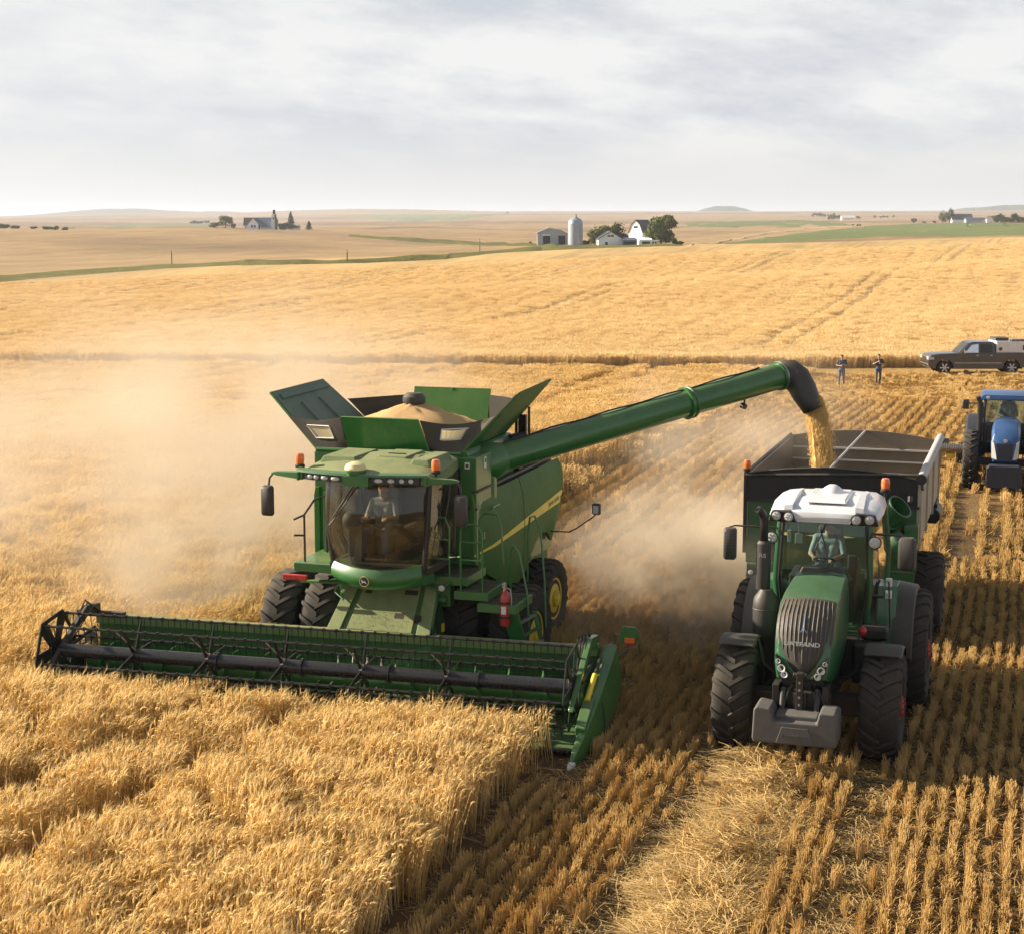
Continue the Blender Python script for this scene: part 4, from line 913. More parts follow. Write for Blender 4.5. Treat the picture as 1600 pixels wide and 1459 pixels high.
    def pane(off):
        return [[(cx + hw * t, y0 + .34 * t * t - off * (1 - .3 * abs(t)), z + (.05 * t * t if z < 2.4 else 0)) for t in np.linspace(-1, 1, n)] for z, hw, y0 in zip(ZN, HW, Y0)]
    A, B = pane(.006), pane(-.006)
    for i in range(len(A)): b.v += A[i]
    for i in range(len(B)): b.v += B[i]
    m = len(A)
    for base, flip in ((0, 0), (m * n, 1)):
        for i in range(m - 1):
            for j in range(n - 1): b.f.append((base + i * n + j, base + i * n + j + 1, base + (i + 1) * n + j + 1, base + (i + 1) * n + j)); b.m.append(0)
    obj('windscreen', b, GLASS, T, smooth=60)
    for sx in (-1, 1):
        b = MB(); b.loft([[(cx + sx * .83, -1.66, 2.4), (cx + sx * .90, -1.70, 3.1), (cx + sx * .905, -1.62, 3.84), (cx + sx * .905, -.45, 3.84), (cx + sx * .86, -.45, 2.4)], [(cx + sx * .842, -1.66, 2.4), (cx + sx * .912, -1.70, 3.1), (cx + sx * .917, -1.62, 3.84), (cx + sx * .917, -.45, 3.84), (cx + sx * .872, -.45, 2.4)]])
        obj('side_window', b, GLASS, T, smooth=0)
        b = MB(); b.tube([(cx + sx * .90, -.62, 3.8), (cx + sx * .93, -1.0, 3.2), (cx + sx * .90, -1.15, 2.75), (cx + sx * .86, -.85, 2.42)], .02, 6); b.tube([(cx + sx * .93, -.55, 2.5), (cx + sx * .94, -.5, 3.3)], .018, 6); obj('door_handle_rail', b, BLACK, T)
    b = MB()   # green nose band under the glass
    ts = np.linspace(-1, 1, 17); rings = []
    for t in ts:
        y = .30 * t * t
        rings.append([(cx + .80 * t, -1.2, 1.98 + .05 * t * t), (cx + .76 * t, -2.00 + y, 2.02 + .06 * t * t), (cx + .80 * t, -2.14 + y, 2.14 + .06 * t * t), (cx + .80 * t, -2.14 + y, 2.26 + .06 * t * t), (cx + .77 * t, -2.07 + y, 2.37 + .05 * t * t), (cx + .77 * t, -1.2, 2.37)])
    b.loft(rings); obj('cab_nose', b, GREEN, T, smooth=50)
    b = MB(); b.lathe([(.085, 0), (.085, .015), (.07, .02), (.001, .02)], (cx - .08, -2.135, 2.19), (0, -1, 0), 24); bd = obj('badge', b, DARK, T)
    b = MB(); b.lathe([(.088, .018), (.086, .026), (.074, .026), (.074, .018)], (cx - .08, -2.135, 2.19), (0, -1, 0), 24, close=True); obj('badge_rim', b, BADGE, bd)
    b = MB()   # leaping deer outline, flat relief on the badge
    dx, dz = cx - .08, 2.185
    for pts in ([(-.045, .0), (-.02, .012), (.015, .01), (.03, -.004), (.012, -.012), (-.025, -.01)], [(-.02, .012), (-.045, .028), (-.055, .026), (-.04, .004)], [(.02, -.004), (.045, -.028), (.038, -.032), (.012, -.012)], [(-.03, -.008), (-.05, -.026), (-.043, -.03), (-.018, -.01)], [(-.045, .028), (-.035, .045), (-.03, .044), (-.04, .026)]):
        b.prism([(dx + x, dz + z) for x, z in pts], 1, -2.163, -2.155)
    obj('deer_emblem', b, STICKER, bd, smooth=0)
    for x, y in ((-.66, -1.90), (-.58, -1.955), (.56, -1.965), (.68, -1.90)): lamp(T, (cx + x, y, 2.21), (x * .4, -1, 0), .034, .03, GREEN, 'marker_lamp')
    # wiper
    b = MB(); b.tube([(cx - .2, -2.11, 3.84), (cx - .62, -2.10, 3.25), (cx - .74, -2.06, 3.05)], .012, 6); b.tube([(cx - .14, -2.12, 3.82), (cx - .70, -2.09, 3.08)], .014, 6); obj('wiper', b, BLACK, T)
    # inside the cab: seat, console, column
    cx0 = cx; cx = cx - .45
    b = MB(); b.box(cx - .08, cx + .42, -1.02, -.55, 2.72, 2.86); b.hexa([(cx - .06, -.62, 2.84), (cx + .40, -.62, 2.84), (cx + .40, -.48, 2.84), (cx - .06, -.48, 2.84), (cx - .02, -.50, 3.52), (cx + .36, -.50, 3.52), (cx + .36, -.40, 3.52), (cx - .02, -.40, 3.52)]); b.box(cx + .02, cx + .32, -.95, -.6, 2.32, 2.72); obj('seat', b, SEATM, T, .04, seg=3)
    b = MB(); b.taper((cx - .06, cx + .10, -1.62, -1.45), 2.32, (cx - .02, cx + .06, -1.45, -1.36), 2.98); b.lathe([(.17, 0), (.19, .014), (.17, .028), (.15, .014)], (cx + .02, -1.36, 3.0), (0, .45, .9), 24, close=True); b.cyl((cx - .15, -1.36, 3.01), (cx + .19, -1.36, 3.01), .014, n=6); obj('steering_column', b, INTERIOR, T, .015); cx = cx0 - .22
    b = MB(); b.box(cx - .55, cx - .22, -1.2, -.45, 2.32, 2.98); b.box(cx - .52, cx - .25, -1.4, -1.1, 2.9, 3.0); b.ball((cx - .38, -1.42, 3.05), .16, 12, 8); obj('console', b, INTERIOR, T, .03); b = MB(); b.box(cx + .48, cx + .60, -1.2, -.6, 2.9, 2.98); obj('console', b, INTERIOR, T, .03)
    cx = cx0; b = MB(); b.hexa([(cx + .60, -1.55, 2.95), (cx + .76, -1.55, 2.95), (cx + .76, -1.50, 2.95), (cx + .60, -1.50, 2.95), (cx + .60, -1.55, 3.2), (cx + .76, -1.55, 3.2), (cx + .76, -1.5, 3.2), (cx + .60, -1.5, 3.2)]); obj('monitor', b, BLACK, T, .01)
    # roof
    b = MB(); rings = []
    for y, hw, zb, zt, cr in ((-2.55, .98, 3.90, 3.93, .02), (-2.48, 1.08, 3.86, 4.0, .04), (-2.1, 1.16, 3.86, 4.05, .07), (-1.2, 1.12, 3.86, 4.10, .08), (-.55, .98, 3.86, 4.08, .06), (-.34, .92, 3.88, 4.02, .03)):
        bow = lambda t: (.16 * t * t if y < -2 else 0)
        up = [(cx + hw * t, y + bow(t), zt + cr * (1 - t * t) - (.05 if abs(t) > .93 else 0)) for t in np.linspace(1, -1, 15)]
        dn = [(cx + hw * t, y + bow(t), zb) for t in np.linspace(-1, 1, 15)]
        rings.append(dn + up)
    b.loft(rings); rf = obj('roof', b, ROOF_GREEN, T, smooth=40)
    b = MB()   # raised pads on the roof
    for x0, x1, y0, y1 in ((-.95, -.30, -1.9, -.8), (-.1, .5, -1.6, -.7), (.62, .98, -1.9, -.8)): b.taper((cx + x0, cx + x1, y0, y1), 4.08, (cx + x0 + .05, cx + x1 - .05, y0 + .06, y1 - .05), 4.185)
    obj('roof_pad', b, ROOF_GREEN, rf, .02)
    b = MB(); b.box(cx + .50, cx + .53, -1.75, -1.1, 4.186, 4.20); b.box(cx + .05, cx + .35, -1.35, -1.31, 4.186, 4.20); obj('roof_vent', b, BLACK, rf)
    b = MB(); ring = []   # visor edge, black lamp strip and green lip
    for t in np.linspace(-1, 1, 17):
        y = -2.585 + .17 * t * t; ring.append([(cx + 1.0 * t, y + .06, 3.87), (cx + 1.0 * t, y - .012, 3.875), (cx + 1.0 * t, y - .004, 3.985), (cx + 1.0 * t, y + .06, 3.985)])
    b.loft(ring); ls = obj('lamp_strip', b, BLACK, T, smooth=50)
    for x in (-.86, -.74, -.58, -.38, .36, .56, .73, .87):
        w = .075 if abs(x) < .5 else (.062 if abs(x) < .65 else .045); y = -2.60 + .17 * x * x
        b = MB(); b.ball((cx + x, y, 3.93), (w, .022, .036), 14, 8); obj('work_lamp', b, LENS, ls)
    b = MB(); rg = []
    for t in np.linspace(-1.14, 1.14, 21): y = -2.60 + .17 * t * t; rg.append([(cx + t, y + .05, 3.985), (cx + t, y - .03, 3.99), (cx + t, y - .02, 4.025), (cx + t, y + .10, 4.045)])
    b.loft(rg); b.box(cx - .22, cx + .22, -2.66, -2.5, 3.84, 3.99); obj('visor_lip', b, GREEN, rf, smooth=50)
    b = MB(); b.lathe([(.15, 0), (.17, .05), (.165, .09)], (cx - .06, -2.5, 4.0), (0, 0, 1), 24); rc = obj('receiver', b, GREEN, T)
    b = MB(); b.lathe([(.172, .085), (.175, .11), (.14, .17), (.07, .20), (.001, .205)], (cx - .06, -2.5, 4.0), (0, 0, 1), 24); obj('receiver_dome', b, DOME, rc)
    # mirror arms, beacons
    for sx in (-1, 1):
        x0, x1 = cx + sx * 1.02, cx + sx * 1.62
        b = MB(); b.loft([[(x0, -2.42, 3.86), (x0, -2.26, 3.86), (x0, -2.26, 3.98), (x0, -2.42, 3.98)], [(x1 - sx * .1, -2.36, 3.90), (x1 - sx * .1, -2.26, 3.90), (x1 - sx * .1, -2.26, 3.97), (x1 - sx * .1, -2.36, 3.97)], [(x1, -2.33, 3.92), (x1, -2.28, 3.92), (x1, -2.28, 3.95), (x1, -2.33, 3.95)]]); b.box(x0 + sx * .08 - .02, x0 + sx * .08 + .02, -2.44, -2.24, 3.85, 3.99)
        obj('mirror_arm', b, GREEN, T, .008)
        mirror(T, (x1 + sx * .05, -2.36, 3.48), .20, .50, .15 * sx, [(x1 - sx * .03, -2.31, 3.93), (x1 + sx * .03, -2.33, 3.85), (x1 + sx * .05, -2.34, 3.68)], r=.018)
        beacon(T, (cx + sx * 1.18, -2.16, 4.02), 1.25)
    # platforms, rails, ladder
    b = MB(); b.box(cx - 1.62, cx - .84, -1.55, -.3, 2.14, 2.30); obj('platform', b, GREEN, T, .02)
    b = MB(); b.box(cx - 1.8, cx - 1.35, -1.62, -1.55, 2.0, 2.10); obj('turn_signal', b, REDLENS, T, .02)
    b = MB(); b.tube([(cx - 1.45, -1.45, 2.3), (cx - 1.45, -1.45, 3.1), (cx - 1.42, -1.1, 3.3), (cx - 1.42, -.6, 3.3), (cx - 1.42, -.6, 2.3)], .02, 8); b.tube([(cx - 1.45, -1.45, 2.75), (cx - 1.62, -1.5, 2.75)], .018, 8); b.tube([(cx - 1.45, -1.45, 3.1), (cx - 1.62, -1.5, 3.02)], .018, 8); obj('hand_rail', b, BLACK, T)
    b = MB(); b.box(cx - 1.50, cx - .95, -.55, -.28, 2.3, 3.35); b.tube([(cx - 1.1, -.95, 2.95), (cx - 1.1, -.95, 2.5), (cx - .95, -.95, 2.5)], .02, 6); b.tube([(cx - 1.0, -.95, 3.1), (cx - 1.12, -.95, 2.95)], .02, 6); obj('side_cabinet', b, GREEN, T, .03)
    for x0, x1, y0, z in ((.82, 1.72, -1.15, 2.13), (1.52, 2.12, -1.28, 1.93), (1.95, 2.62, -1.35, 1.76)):
        b = MB(); b.box(x0, x1, y0, y0 + .95, z - .14, z); b.mat(1)
        for k in range(8): b.box(x0 + .04, x1 - .04, y0 + .06 + k * .11, y0 + .10 + k * .11, z, z + .012)
        obj('platform', b, [GREEN, DARK], T, .012)
    def rail(pts, r=.017): return pts, r
    b = MB()
    for pts in ([(.98, -1.1, 2.13), (.98, -1.1, 3.0), (1.06, -1.1, 3.12), (1.3, -1.1, 3.12), (1.38, -1.1, 2.95), (1.38, -1.1, 2.13)], [(.98, -1.1, 2.75), (1.38, -1.1, 2.75)], [(.98, -1.1, 2.42), (1.38, -1.1, 2.42)]): b.tube(pts, .016, 8)
    obj('hand_rail', b, GREEN, T)
    b = MB()
    for pts in ([(1.62, -1.22, 1.93), (1.62, -1.22, 2.95), (1.70, -1.22, 3.05), (1.92, -1.22, 3.05), (2.0, -1.22, 2.9), (2.0, -1.22, 1.93)], [(1.62, -1.22, 2.75), (2.0, -1.22, 2.75)], [(1.62, -1.22, 2.45), (2.0, -1.22, 2.45)], [(1.70, -.5, 1.93), (1.70, -.5, 3.0), (1.8, -.5, 3.12), (2.05, -.6, 3.12), (2.14, -.65, 2.95), (2.2, -.7, 2.3)], [(1.38, -1.1, 2.45), (1.62, -1.22, 2.5)]): b.tube(pts, .016, 8)
    obj('hand_rail', b, GREEN, T)
    b = MB()
    for pts in ([(2.30, -.6, 1.76), (2.28, -.6, 2.5), (2.36, -.62, 2.62), (2.46, -.66, 2.5), (2.62, -.75, 1.9), (2.68, -.8, 1.3)], [(2.44, -.1, 2.75), (2.48, -.1, 3.02), (2.56, -.1, 3.05), (2.68, -.15, 2.85), (2.80, -.3, 2.0), (2.86, -.4, 1.2)], [(2.44, -.1, 1.9), (2.44, -.1, 2.8)]): b.tube(pts, .018, 8)
    obj('hand_rail', b, GREEN, T)
    b = MB(); b.plate([(2.34, -1.20, 1.62), (2.62, -1.20, 1.62), (2.86, -1.06, .55), (2.58, -1.06, .55)], .045); b.plate([(2.66, -.55, 1.5), (2.72, -.5, 1.5), (2.94, -.4, .5), (2.88, -.45, .5)], .03); ld = obj('ladder', b, GREEN, T, .008)
    for k in range(5):
        s = k / 4.4; x = 2.60 + .26 * s; z = 1.42 - .98 * s
        b = MB(); b.hexa([(x, -1.18 + .12 * s, z), (x + .06, -.45, z), (x + .12, -.45, z), (x + .06, -1.18 + .12 * s, z), (x, -1.18 + .12 * s, z + .035), (x + .06, -.45, z + .035), (x + .12, -.45, z + .035), (x + .06, -1.18 + .12 * s, z + .035)]); obj('rung', b, STEEL if k != 1 else GREEN, ld)
    # feeder house ------------------------------------------------------
    fx = .38
    b = MB(); b.hexa([(fx - .94, -1.90, .62), (fx + .94, -1.90, .62), (fx + .80, -.8, 1.25), (fx - .80, -.8, 1.25), (fx - .94, -1.84, 1.22), (fx + .94, -1.84, 1.22), (fx + .80, -1.0, 2.0), (fx - .80, -1.0, 2.0)])
    fh = obj('feeder_house', b, GREEN, T, .03)
    def onf(s, t, o=0):   # point on the sloping top: s across -1..1, t front to rear 0..1
        a = Vector((fx + .94 * s, -1.84, 1.22)).lerp(Vector((fx + .80 * s, -1.0, 2.0)), t); nn = Vector((0, -.78, .84)).normalized(); return a + nn * o
    b = MB(); b.loft([[onf(-.62, .06, o), onf(.62, .06, o), onf(.62, .93, o), onf(-.62, .93, o)] for o in (.004, .03)]); obj('hatch', b, ROOF_GREEN, fh, .01)
    for s in (-1, 1):
        b = MB(); b.loft([[onf(s * .72, .0, o), onf(s * .98, .0, o), onf(s * .98, .98, o), onf(s * .72, .98, o)] for o in (.0, .055)]); obj('side_rail', b, ROOF_GREEN, fh, .012)
    b = MB(); b.loft([[onf(.30, .72, o), onf(.58, .72, o), onf(.58, .80, o), onf(.30, .80, o)] for o in (.028, .034)]); obj('vent', b, BLACK, fh); b = MB(); b.loft([[onf(.22, .30, o), onf(.40, .30, o), onf(.40, .39, o), onf(.22, .39, o)] for o in (.028, .034)]); obj('latch', b, BLACK, fh); b = MB(); b.loft([[onf(-.52, .70, o), onf(-.40, .70, o), onf(-.40, .76, o), onf(-.52, .76, o)] for o in (.028, .06)]); obj('latch', b, BLACK, fh); b = MB(); b.loft([[onf(.64, .25, o), onf(.76, .25, o), onf(.76, .34, o), onf(.64, .34, o)] for o in (.03, .10)]); obj('latch', b, BLACK, fh)
    b = MB(); b.box(fx - 1.0, fx + 1.0, -1.06, -.86, 1.6, 2.0); b.cyl((fx - .95, -1.1, 1.72), (fx + .95, -1.1, 1.72), .06); b.tube([(fx + .5, -1.15, 2.0), (fx + .9, -1.25, 1.9), (fx + 1.05, -1.2, 2.05)], .03, 8); b.tube([(fx - .9, -1.3, 2.0), (fx - .95, -1.4, 1.8), (fx - .75, -1.5, 1.7)], .02, 6); obj('feeder_mount', b, GREEN, T, .02)
    lamp(T, (fx + .95, -1.35, 1.98), (.1, -1, -.2), .06, .06)
    b = MB(); b.plate([(cx - 1.62, -1.3, 1.93), (cx - 1.58, -1.38, 1.93), (cx - .7, -1.5, 1.98), (cx - .7, -1.35, 2.0)], .03); obj('bracket', b, GREEN_DUST_BOUNCE, T)
    # wheels
    for x, fl in ((-1.95, -1), (-1.20, -1), (1.42, 1), (2.28, 1)): wheel(T, (x, 0, .9), .92, .66, .46, YELLOW, .24 if abs(x) > 1.7 else -.05, 22, 1, fl, lug_h=.055)
    for x, fl in ((-1.55, -1), (1.62, 1)): wheel(T, (x, 3.66, .75), .77, .56, .40, YELLOW, .20, 20, 1, fl, steer=-.05)
    # unloading auger
    p0, p1 = Vector((1.30, .75, 3.76)), Vector((5.80, 5.70, 5.00)); d = (p1 - p0).normalized()
    b = MB(); b.cyl(p0, p1, .255, n=28); au = obj('unloading_auger', b, GREEN, T)
    b = MB(); b.lathe([(.255, 0), (.31, .0), (.31, .04), (.29, .05), (.29, .09), (.31, .10), (.31, .14), (.255, .14)], p0 + d * 4.5, d, 28); obj('flange', b, GREEN, au); b = MB(); b.lathe([(.25, 0), (.285, .0), (.285, .05), (.25, .05)], p1 - d * .05, d, 28); obj('flange', b, GREEN, au)
    b = MB(); b.tube([p0 + d * t + Vector((0, -.02, .275 + .012 * math.sin(t * 5))) for t in np.linspace(.5, 6.3, 24)], .016, 6); obj('hose', b, BLACK, au)
    b = MB(); q = p0 + d * 5.95; b.tube([q + Vector((0, 0, -.25)), q + Vector((0, -.02, -.36))], .02, 6); b.cyl(q + Vector((-.06, 0, -.37)), q + Vector((.03, -.05, -.40)), .055, n=10); obj('auger_lamp', b, BLACK, au)
    b = MB(); b.lathe([(.30, -.25), (.34, -.1), (.34, .25), (.27, .45)], p0, d, 24); b.cyl((1.28, .75, 3.0), (1.28, .75, 3.75), .32); obj('auger_elbow', b, GREEN, T)
    # rubber boot at the spout
    dh = Vector((d.x, d.y, 0)).normalized(); side = Vector((-dh.y, dh.x, 0)); rings = []
    bd = Vector((1, 0, 0)); bs = Vector((0, 1, 0))
    path = [(0, 0, .27, .27, .22), (.10, .02, .29, .285, .12), (.24, .02, .30, .30, -.22), (.38, -.10, .29, .31, -.62), (.50, -.30, .26, .30, -.95), (.60, -.50, .22, .28, -1.1), (.68, -.64, .20, .27, -1.15)]
    for i, (dx, dz, ra, rb, a) in enumerate(path):
        e = dh.lerp(bd, min(1, i / 4)).normalized(); f = side.lerp(bs, min(1, i / 4)).normalized()
        c = p1 + e * dx + Vector((0, 0, dz)); nv = e * -math.sin(a) + Vector((0, 0, math.cos(a)))
        rings.append([c + nv * (ra * math.cos(q)) + f * (rb * math.sin(q)) for q in np.linspace(0, 2 * PI, 24, endpoint=False)])
    b = MB(); b.loft(rings, caps=False); bt = obj('spout_boot', b, DARK, au, smooth=60); sm = bt.modifiers.new('shell', 'SOLIDIFY'); sm.thickness = .02
    b = MB(); b.lathe([(.275, 0), (.292, 0), (.292, .03), (.275, .03)], p1, d, 28, close=True); obj('clamp_band', b, STEEL, au)
    # rear mirror on its long arm
    b = MB(); arm = [(1.66, 4.0, 2.0), (2.05, 3.95, 2.02), (2.2, 3.9, 2.1), (2.56, 3.8, 2.36), (2.62, 3.8, 2.42)]
    mirror(T, (2.64, 3.78, 2.53), .17, .22, -.2, arm, r=.013, t=.05)
    b = MB(); b.box(2.59, 2.69, 3.71, 3.735, 2.45, 2.60); obj('reflector', b, STICKER, T)
    return T

# ------------------------------------------------------------------ cutting header with its reel
def build_header(T):
    x0, x1 = -4.70, 4.12
    b = MB()
    b.box(x0, x1, -1.78, -1.68, .36, 1.16)                              # back sheet
    b.hexa([(x0, -3.42, .10), (x1, -3.42, .10), (x1, -1.7, .32), (x0, -1.7, .32), (x0, -3.42, .13), (x1, -3.42, .13), (x1, -1.7, .37), (x0, -1.7, .37)])   # floor
    hd = obj('header', b, HEADGREEN, T, .01)
    b = MB(); b.box(x0, x1, -1.86, -1.62, 1.16, 1.30); b.box(x0, x1, -1.66, -1.5, .3, .5); obj('top_beam', b, ROOF_GREEN, hd, .02)
    b = MB(); b.box(x0, x1, -1.80, -1.783, .74, .80); obj('stiffener', b, GREEN, hd)
    b = MB(); b.box(x0, x1, -3.50, -3.40, .09, .12)
    for k in range(int((x1 - x0) / .0762)):
        x = x0 + .04 + k * .0762; b.loft([[(x - .02, -3.48, .10), (x + .02, -3.48, .10), (x + .02, -3.48, .125), (x - .02, -3.48, .125)], [(x - .004, -3.60, .10), (x + .004, -3.60, .10), (x + .004, -3.60, .115), (x - .004, -3.60, .115)]])
    obj('cutter_bar', b, BLACK, hd)
    # intake auger with flighting towards the centre
    b = MB(); b.cyl((x0 + .1, -2.25, .64), (x1 - .1, -2.25, .64), .21, n=24); ag = obj('intake_auger', b, GREEN, T)
    for side in (-1, 1):
        xs0, xs1 = (x0 + .15, -.35) if side < 0 else (.95, x1 - .15); n = int((xs1 - xs0) / .56 * 24); b = MB(); rings = []
        for i in range(n + 1):
            x = xs0 + (xs1 - xs0) * i / n; a = side * 2 * PI * (x - xs0) / .56; ca, sa = math.cos(a), math.sin(a)
            rings.append([(x - .006, -2.25 + .20 * ca, .64 + .20 * sa), (x - .006, -2.25 + .335 * ca, .64 + .335 * sa), (x + .006, -2.25 + .335 * ca, .64 + .335 * sa), (x + .006, -2.25 + .20 * ca, .64 + .20 * sa)])
        b.loft(rings); obj('flighting', b, GREEN, ag, smooth=50)
    for k in range(34):
        b = MB(); a = k * 2.4; x = -.3 + 1.2 * k / 33; b.cyl((x, -2.25 + .18 * math.cos(a), .64 + .18 * math.sin(a)), (x, -2.25 + .40 * math.cos(a), .64 + .40 * math.sin(a)), .012, n=6); obj('finger', b, STEEL, ag)
    # reel
    cy, cz, Rr = -3.02, .98, .62; rx0, rx1 = -4.82, 3.96
    b = MB(); rings = []
    for x in (rx0 + .1, rx1): rings.append([(x, cy + .115 * math.cos(a), cz + .115 * math.sin(a)) for a in np.linspace(0, 2 * PI, 20, endpoint=False)])
    b.loft(rings)
    for s in range(1, 6):
        x = rx0 + (rx1 - rx0) * s / 6; b.cyl((x - .02, cy, cz), (x + .02, cy, cz), .15, n=16)
    rl = obj('reel', b, TUBE, T, smooth=40)
    ph = rad(8); angs = [ph + k * PI / 3 for k in range(6)]
    spider_x = [rx0 + (rx1 - rx0) * s for s in (.166, .315, .463, .615, .775)]
    for a in angs:
        yb, zb = cy + Rr * math.cos(a), cz + Rr * math.sin(a)
        b = MB(); b.cyl((rx0, yb, zb), (rx1 - .02, yb, zb), .021, n=8)
        nt_ = 80
        for k in range(nt_):
            x = rx0 + .1 + (rx1 - rx0 - .2) * k / (nt_ - 1)
            b.loft([[(x - .008, yb - .006, zb), (x + .008, yb - .006, zb), (x + .008, yb + .006, zb), (x - .008, yb + .006, zb)], [(x - .005, yb - .002, zb - .13), (x + .005, yb - .002, zb - .13), (x + .005, yb + .006, zb - .13), (x - .005, yb + .006, zb - .13)], [(x - .003, yb + .03, zb - .22), (x + .003, yb + .03, zb - .22), (x + .003, yb + .036, zb - .22), (x - .003, yb + .036, zb - .22)]])
            if k % 2 == 0: b.box(x - .016, x + .016, yb - .027, yb + .027, zb - .027, zb + .027)
        obj('reel_bat', b, REELBLK, rl)
    for x in spider_x:
        b = MB()
        for a in angs:
            ca, sa = math.cos(a), math.sin(a); r0, r1 = .13, Rr
            pa = lambda r, w, xx: (xx, cy + r * ca - w * sa, cz + r * sa + w * ca)
            b.loft([[pa(r0, -.055, x - .012), pa(r0, .055, x - .012), pa(r0, .055, x + .012), pa(r0, -.055, x + .012)], [pa(r1, -.014, x - .01), pa(r1, .014, x - .01), pa(r1, .014, x + .01), pa(r1, -.014, x + .01)]])
        obj('spider', b, REELBLK, rl)
        b = MB()
        for k, a in enumerate(angs):   # light bolts and straps
            if k % 3 == 2: b.tube([(x + .05, cy + .14 * math.cos(a), cz + .14 * math.sin(a)), (x - .16, cy + Rr * math.cos(a), cz + Rr * math.sin(a))], .012, 6)
            b.cyl((x - .02, cy + .11 * math.cos(a + .4), cz + .11 * math.sin(a + .4)), (x + .026, cy + .11 * math.cos(a + .4), cz + .11 * math.sin(a + .4)), .014, n=6)
        obj('strap', b, STEEL, rl)
    for x, big in ((rx0, True), (rx1 + .02, False)):   # end plates: rim hexagon, spokes leaving openings
        b = MB(); hexp = [(cy + (Rr + .05) * math.cos(a), cz + (Rr + .05) * math.sin(a)) for a in angs]
        for k in range(6):
            p, q = hexp[k], hexp[(k + 1) % 6]; w = .055 if big else .03
            dy, dz = q[0] - p[0], q[1] - p[1]; l = math.hypot(dy, dz); ny, nz = -dz / l * w, dy / l * w
            b.prism([(p[0] - ny * .2, p[1] - nz * .2), (q[0] - ny * .2, q[1] - nz * .2), (q[0] + ny, q[1] + nz), (p[0] + ny, p[1] + nz)], 0, x - .012, x + .012)
            a = angs[k]; ca, sa = math.cos(a), math.sin(a)
            wid = .09 if big else .05
            b.loft([[(x - .01, cy + .1 * ca - wid * sa, cz + .1 * sa + wid * ca), (x + .01, cy + .1 * ca - wid * sa, cz + .1 * sa + wid * ca), (x + .01, cy + .1 * ca + wid * sa, cz + .1 * sa - wid * ca), (x - .01, cy + .1 * ca + wid * sa, cz + .1 * sa - wid * ca)], [(x - .01, cy + Rr * ca - wid * 1.4 * sa, cz + Rr * sa + wid * 1.4 * ca), (x + .01, cy + Rr * ca - wid * 1.4 * sa, cz + Rr * sa + wid * 1.4 * ca), (x + .01, cy + Rr * ca + wid * 1.4 * sa, cz + Rr * sa - wid * 1.4 * ca), (x - .01, cy + Rr * ca + wid * 1.4 * sa, cz + Rr * sa - wid * 1.4 * ca)]])
        b.cyl((x - .03, cy, cz), (x + .03, cy, cz), .2, n=20)
        obj('end_plate', b, REELBLK, rl, .004)
    # reel arms and rams at both ends
    for x, sx in ((-4.72, -1), (4.06, 1)):
        b = MB(); b.loft([[(x - .05, -1.75, 1.30), (x + .05, -1.75, 1.30), (x + .05, -1.75, 1.50), (x - .05, -1.75, 1.50)], [(x - .05, -2.2, 1.40), (x + .05, -2.2, 1.40), (x + .05, -2.2, 1.55), (x - .05, -2.2, 1.55)], [(x - .04, -3.1, .95), (x + .04, -3.1, .95), (x + .04, -3.05, 1.05), (x - .04, -3.05, 1.05)], [(x - .04, -3.5, .72), (x + .04, -3.5, .72), (x + .04, -3.45, .80), (x - .04, -3.45, .80)]])
        b.box(x - .35 if sx < 0 else x - .08, x + .08 if sx > 0 else x + .55, -1.88, -1.78, 1.28, 1.38)
        obj('reel_arm', b, GREEN if sx > 0 else DARK, hd, .012)
        b = MB(); b.cyl((x, -1.9, 1.1), (x, -2.75, .98), .035, n=10); b.cyl((x, -2.5, 1.0), (x, -3.0, .93), .02, n=8)
        for k in range(4): b.tube([(x - .03 * sx * k, -1.8, 1.35), (x - .05 * sx * k - .05, -2.1, 1.62 - .03 * k), (x - .04 * sx * k, -2.7, 1.22), (x - .03 * sx, -3.0, 1.05)], .014, 6)
        obj('hydraulic_hose', b, BLACK, hd)
    b = MB(); b.cyl((4.22, -2.1, 1.22), (4.22, -2.55, 1.02), .03, n=10); b.mat(1); b.cyl((4.22, -2.5, 1.05), (4.20, -3.0, .78), .045, n=12); obj('lift_ram', b, [BLACK, STRIPE], hd)
    # crop dividers
    def divider(sx, xc, mat, long):
        secs = [(-4.05, .05, .02, .04, .12), (-3.92, .09, .05, .03, .21), (-3.55, .16, .11, .05, .44), (-3.1, .23, .16, .09, .68), (-2.6, .29, .19, .16, .93), (-2.1, .33, .21, .28, 1.18), (-1.62, .31, .20, .46, 1.34)]
        if not long: secs = [(y, w * .8, r * .8, zb, zt * .72) for y, w, r, zb, zt in secs]
        b = MB(); rings = []
        for y, w, r, zb, zt in secs:
            xi = xc; rings.append([(xi, y, zb), (xi + sx * w * .95, y, zb + (zt - zb) * .10), (xi + sx * w, y, zb + (zt - zb) * .45), (xi + sx * (r + .03), y, zt - .03 * (zt > .3)), (xi + sx * r * .6, y, zt), (xi, y, zt - .05 * (zt > .3))])
        b.loft(rings); o = obj('crop_divider', b, mat, T, .012, smooth=38)
        b = MB(); b.loft([[(xc + sx * (.03 + .055 * s * math.cos(a)), y, .075 + .06 * s * math.sin(a)) for a in np.linspace(0, 2 * PI, 12, endpoint=False)] for y, s in ((-4.20, .35), (-4.12, .8), (-4.0, 1.05), (-3.95, 1.0))]); obj('divider_tip', b, WHITE if long else BLACK, o, smooth=60)
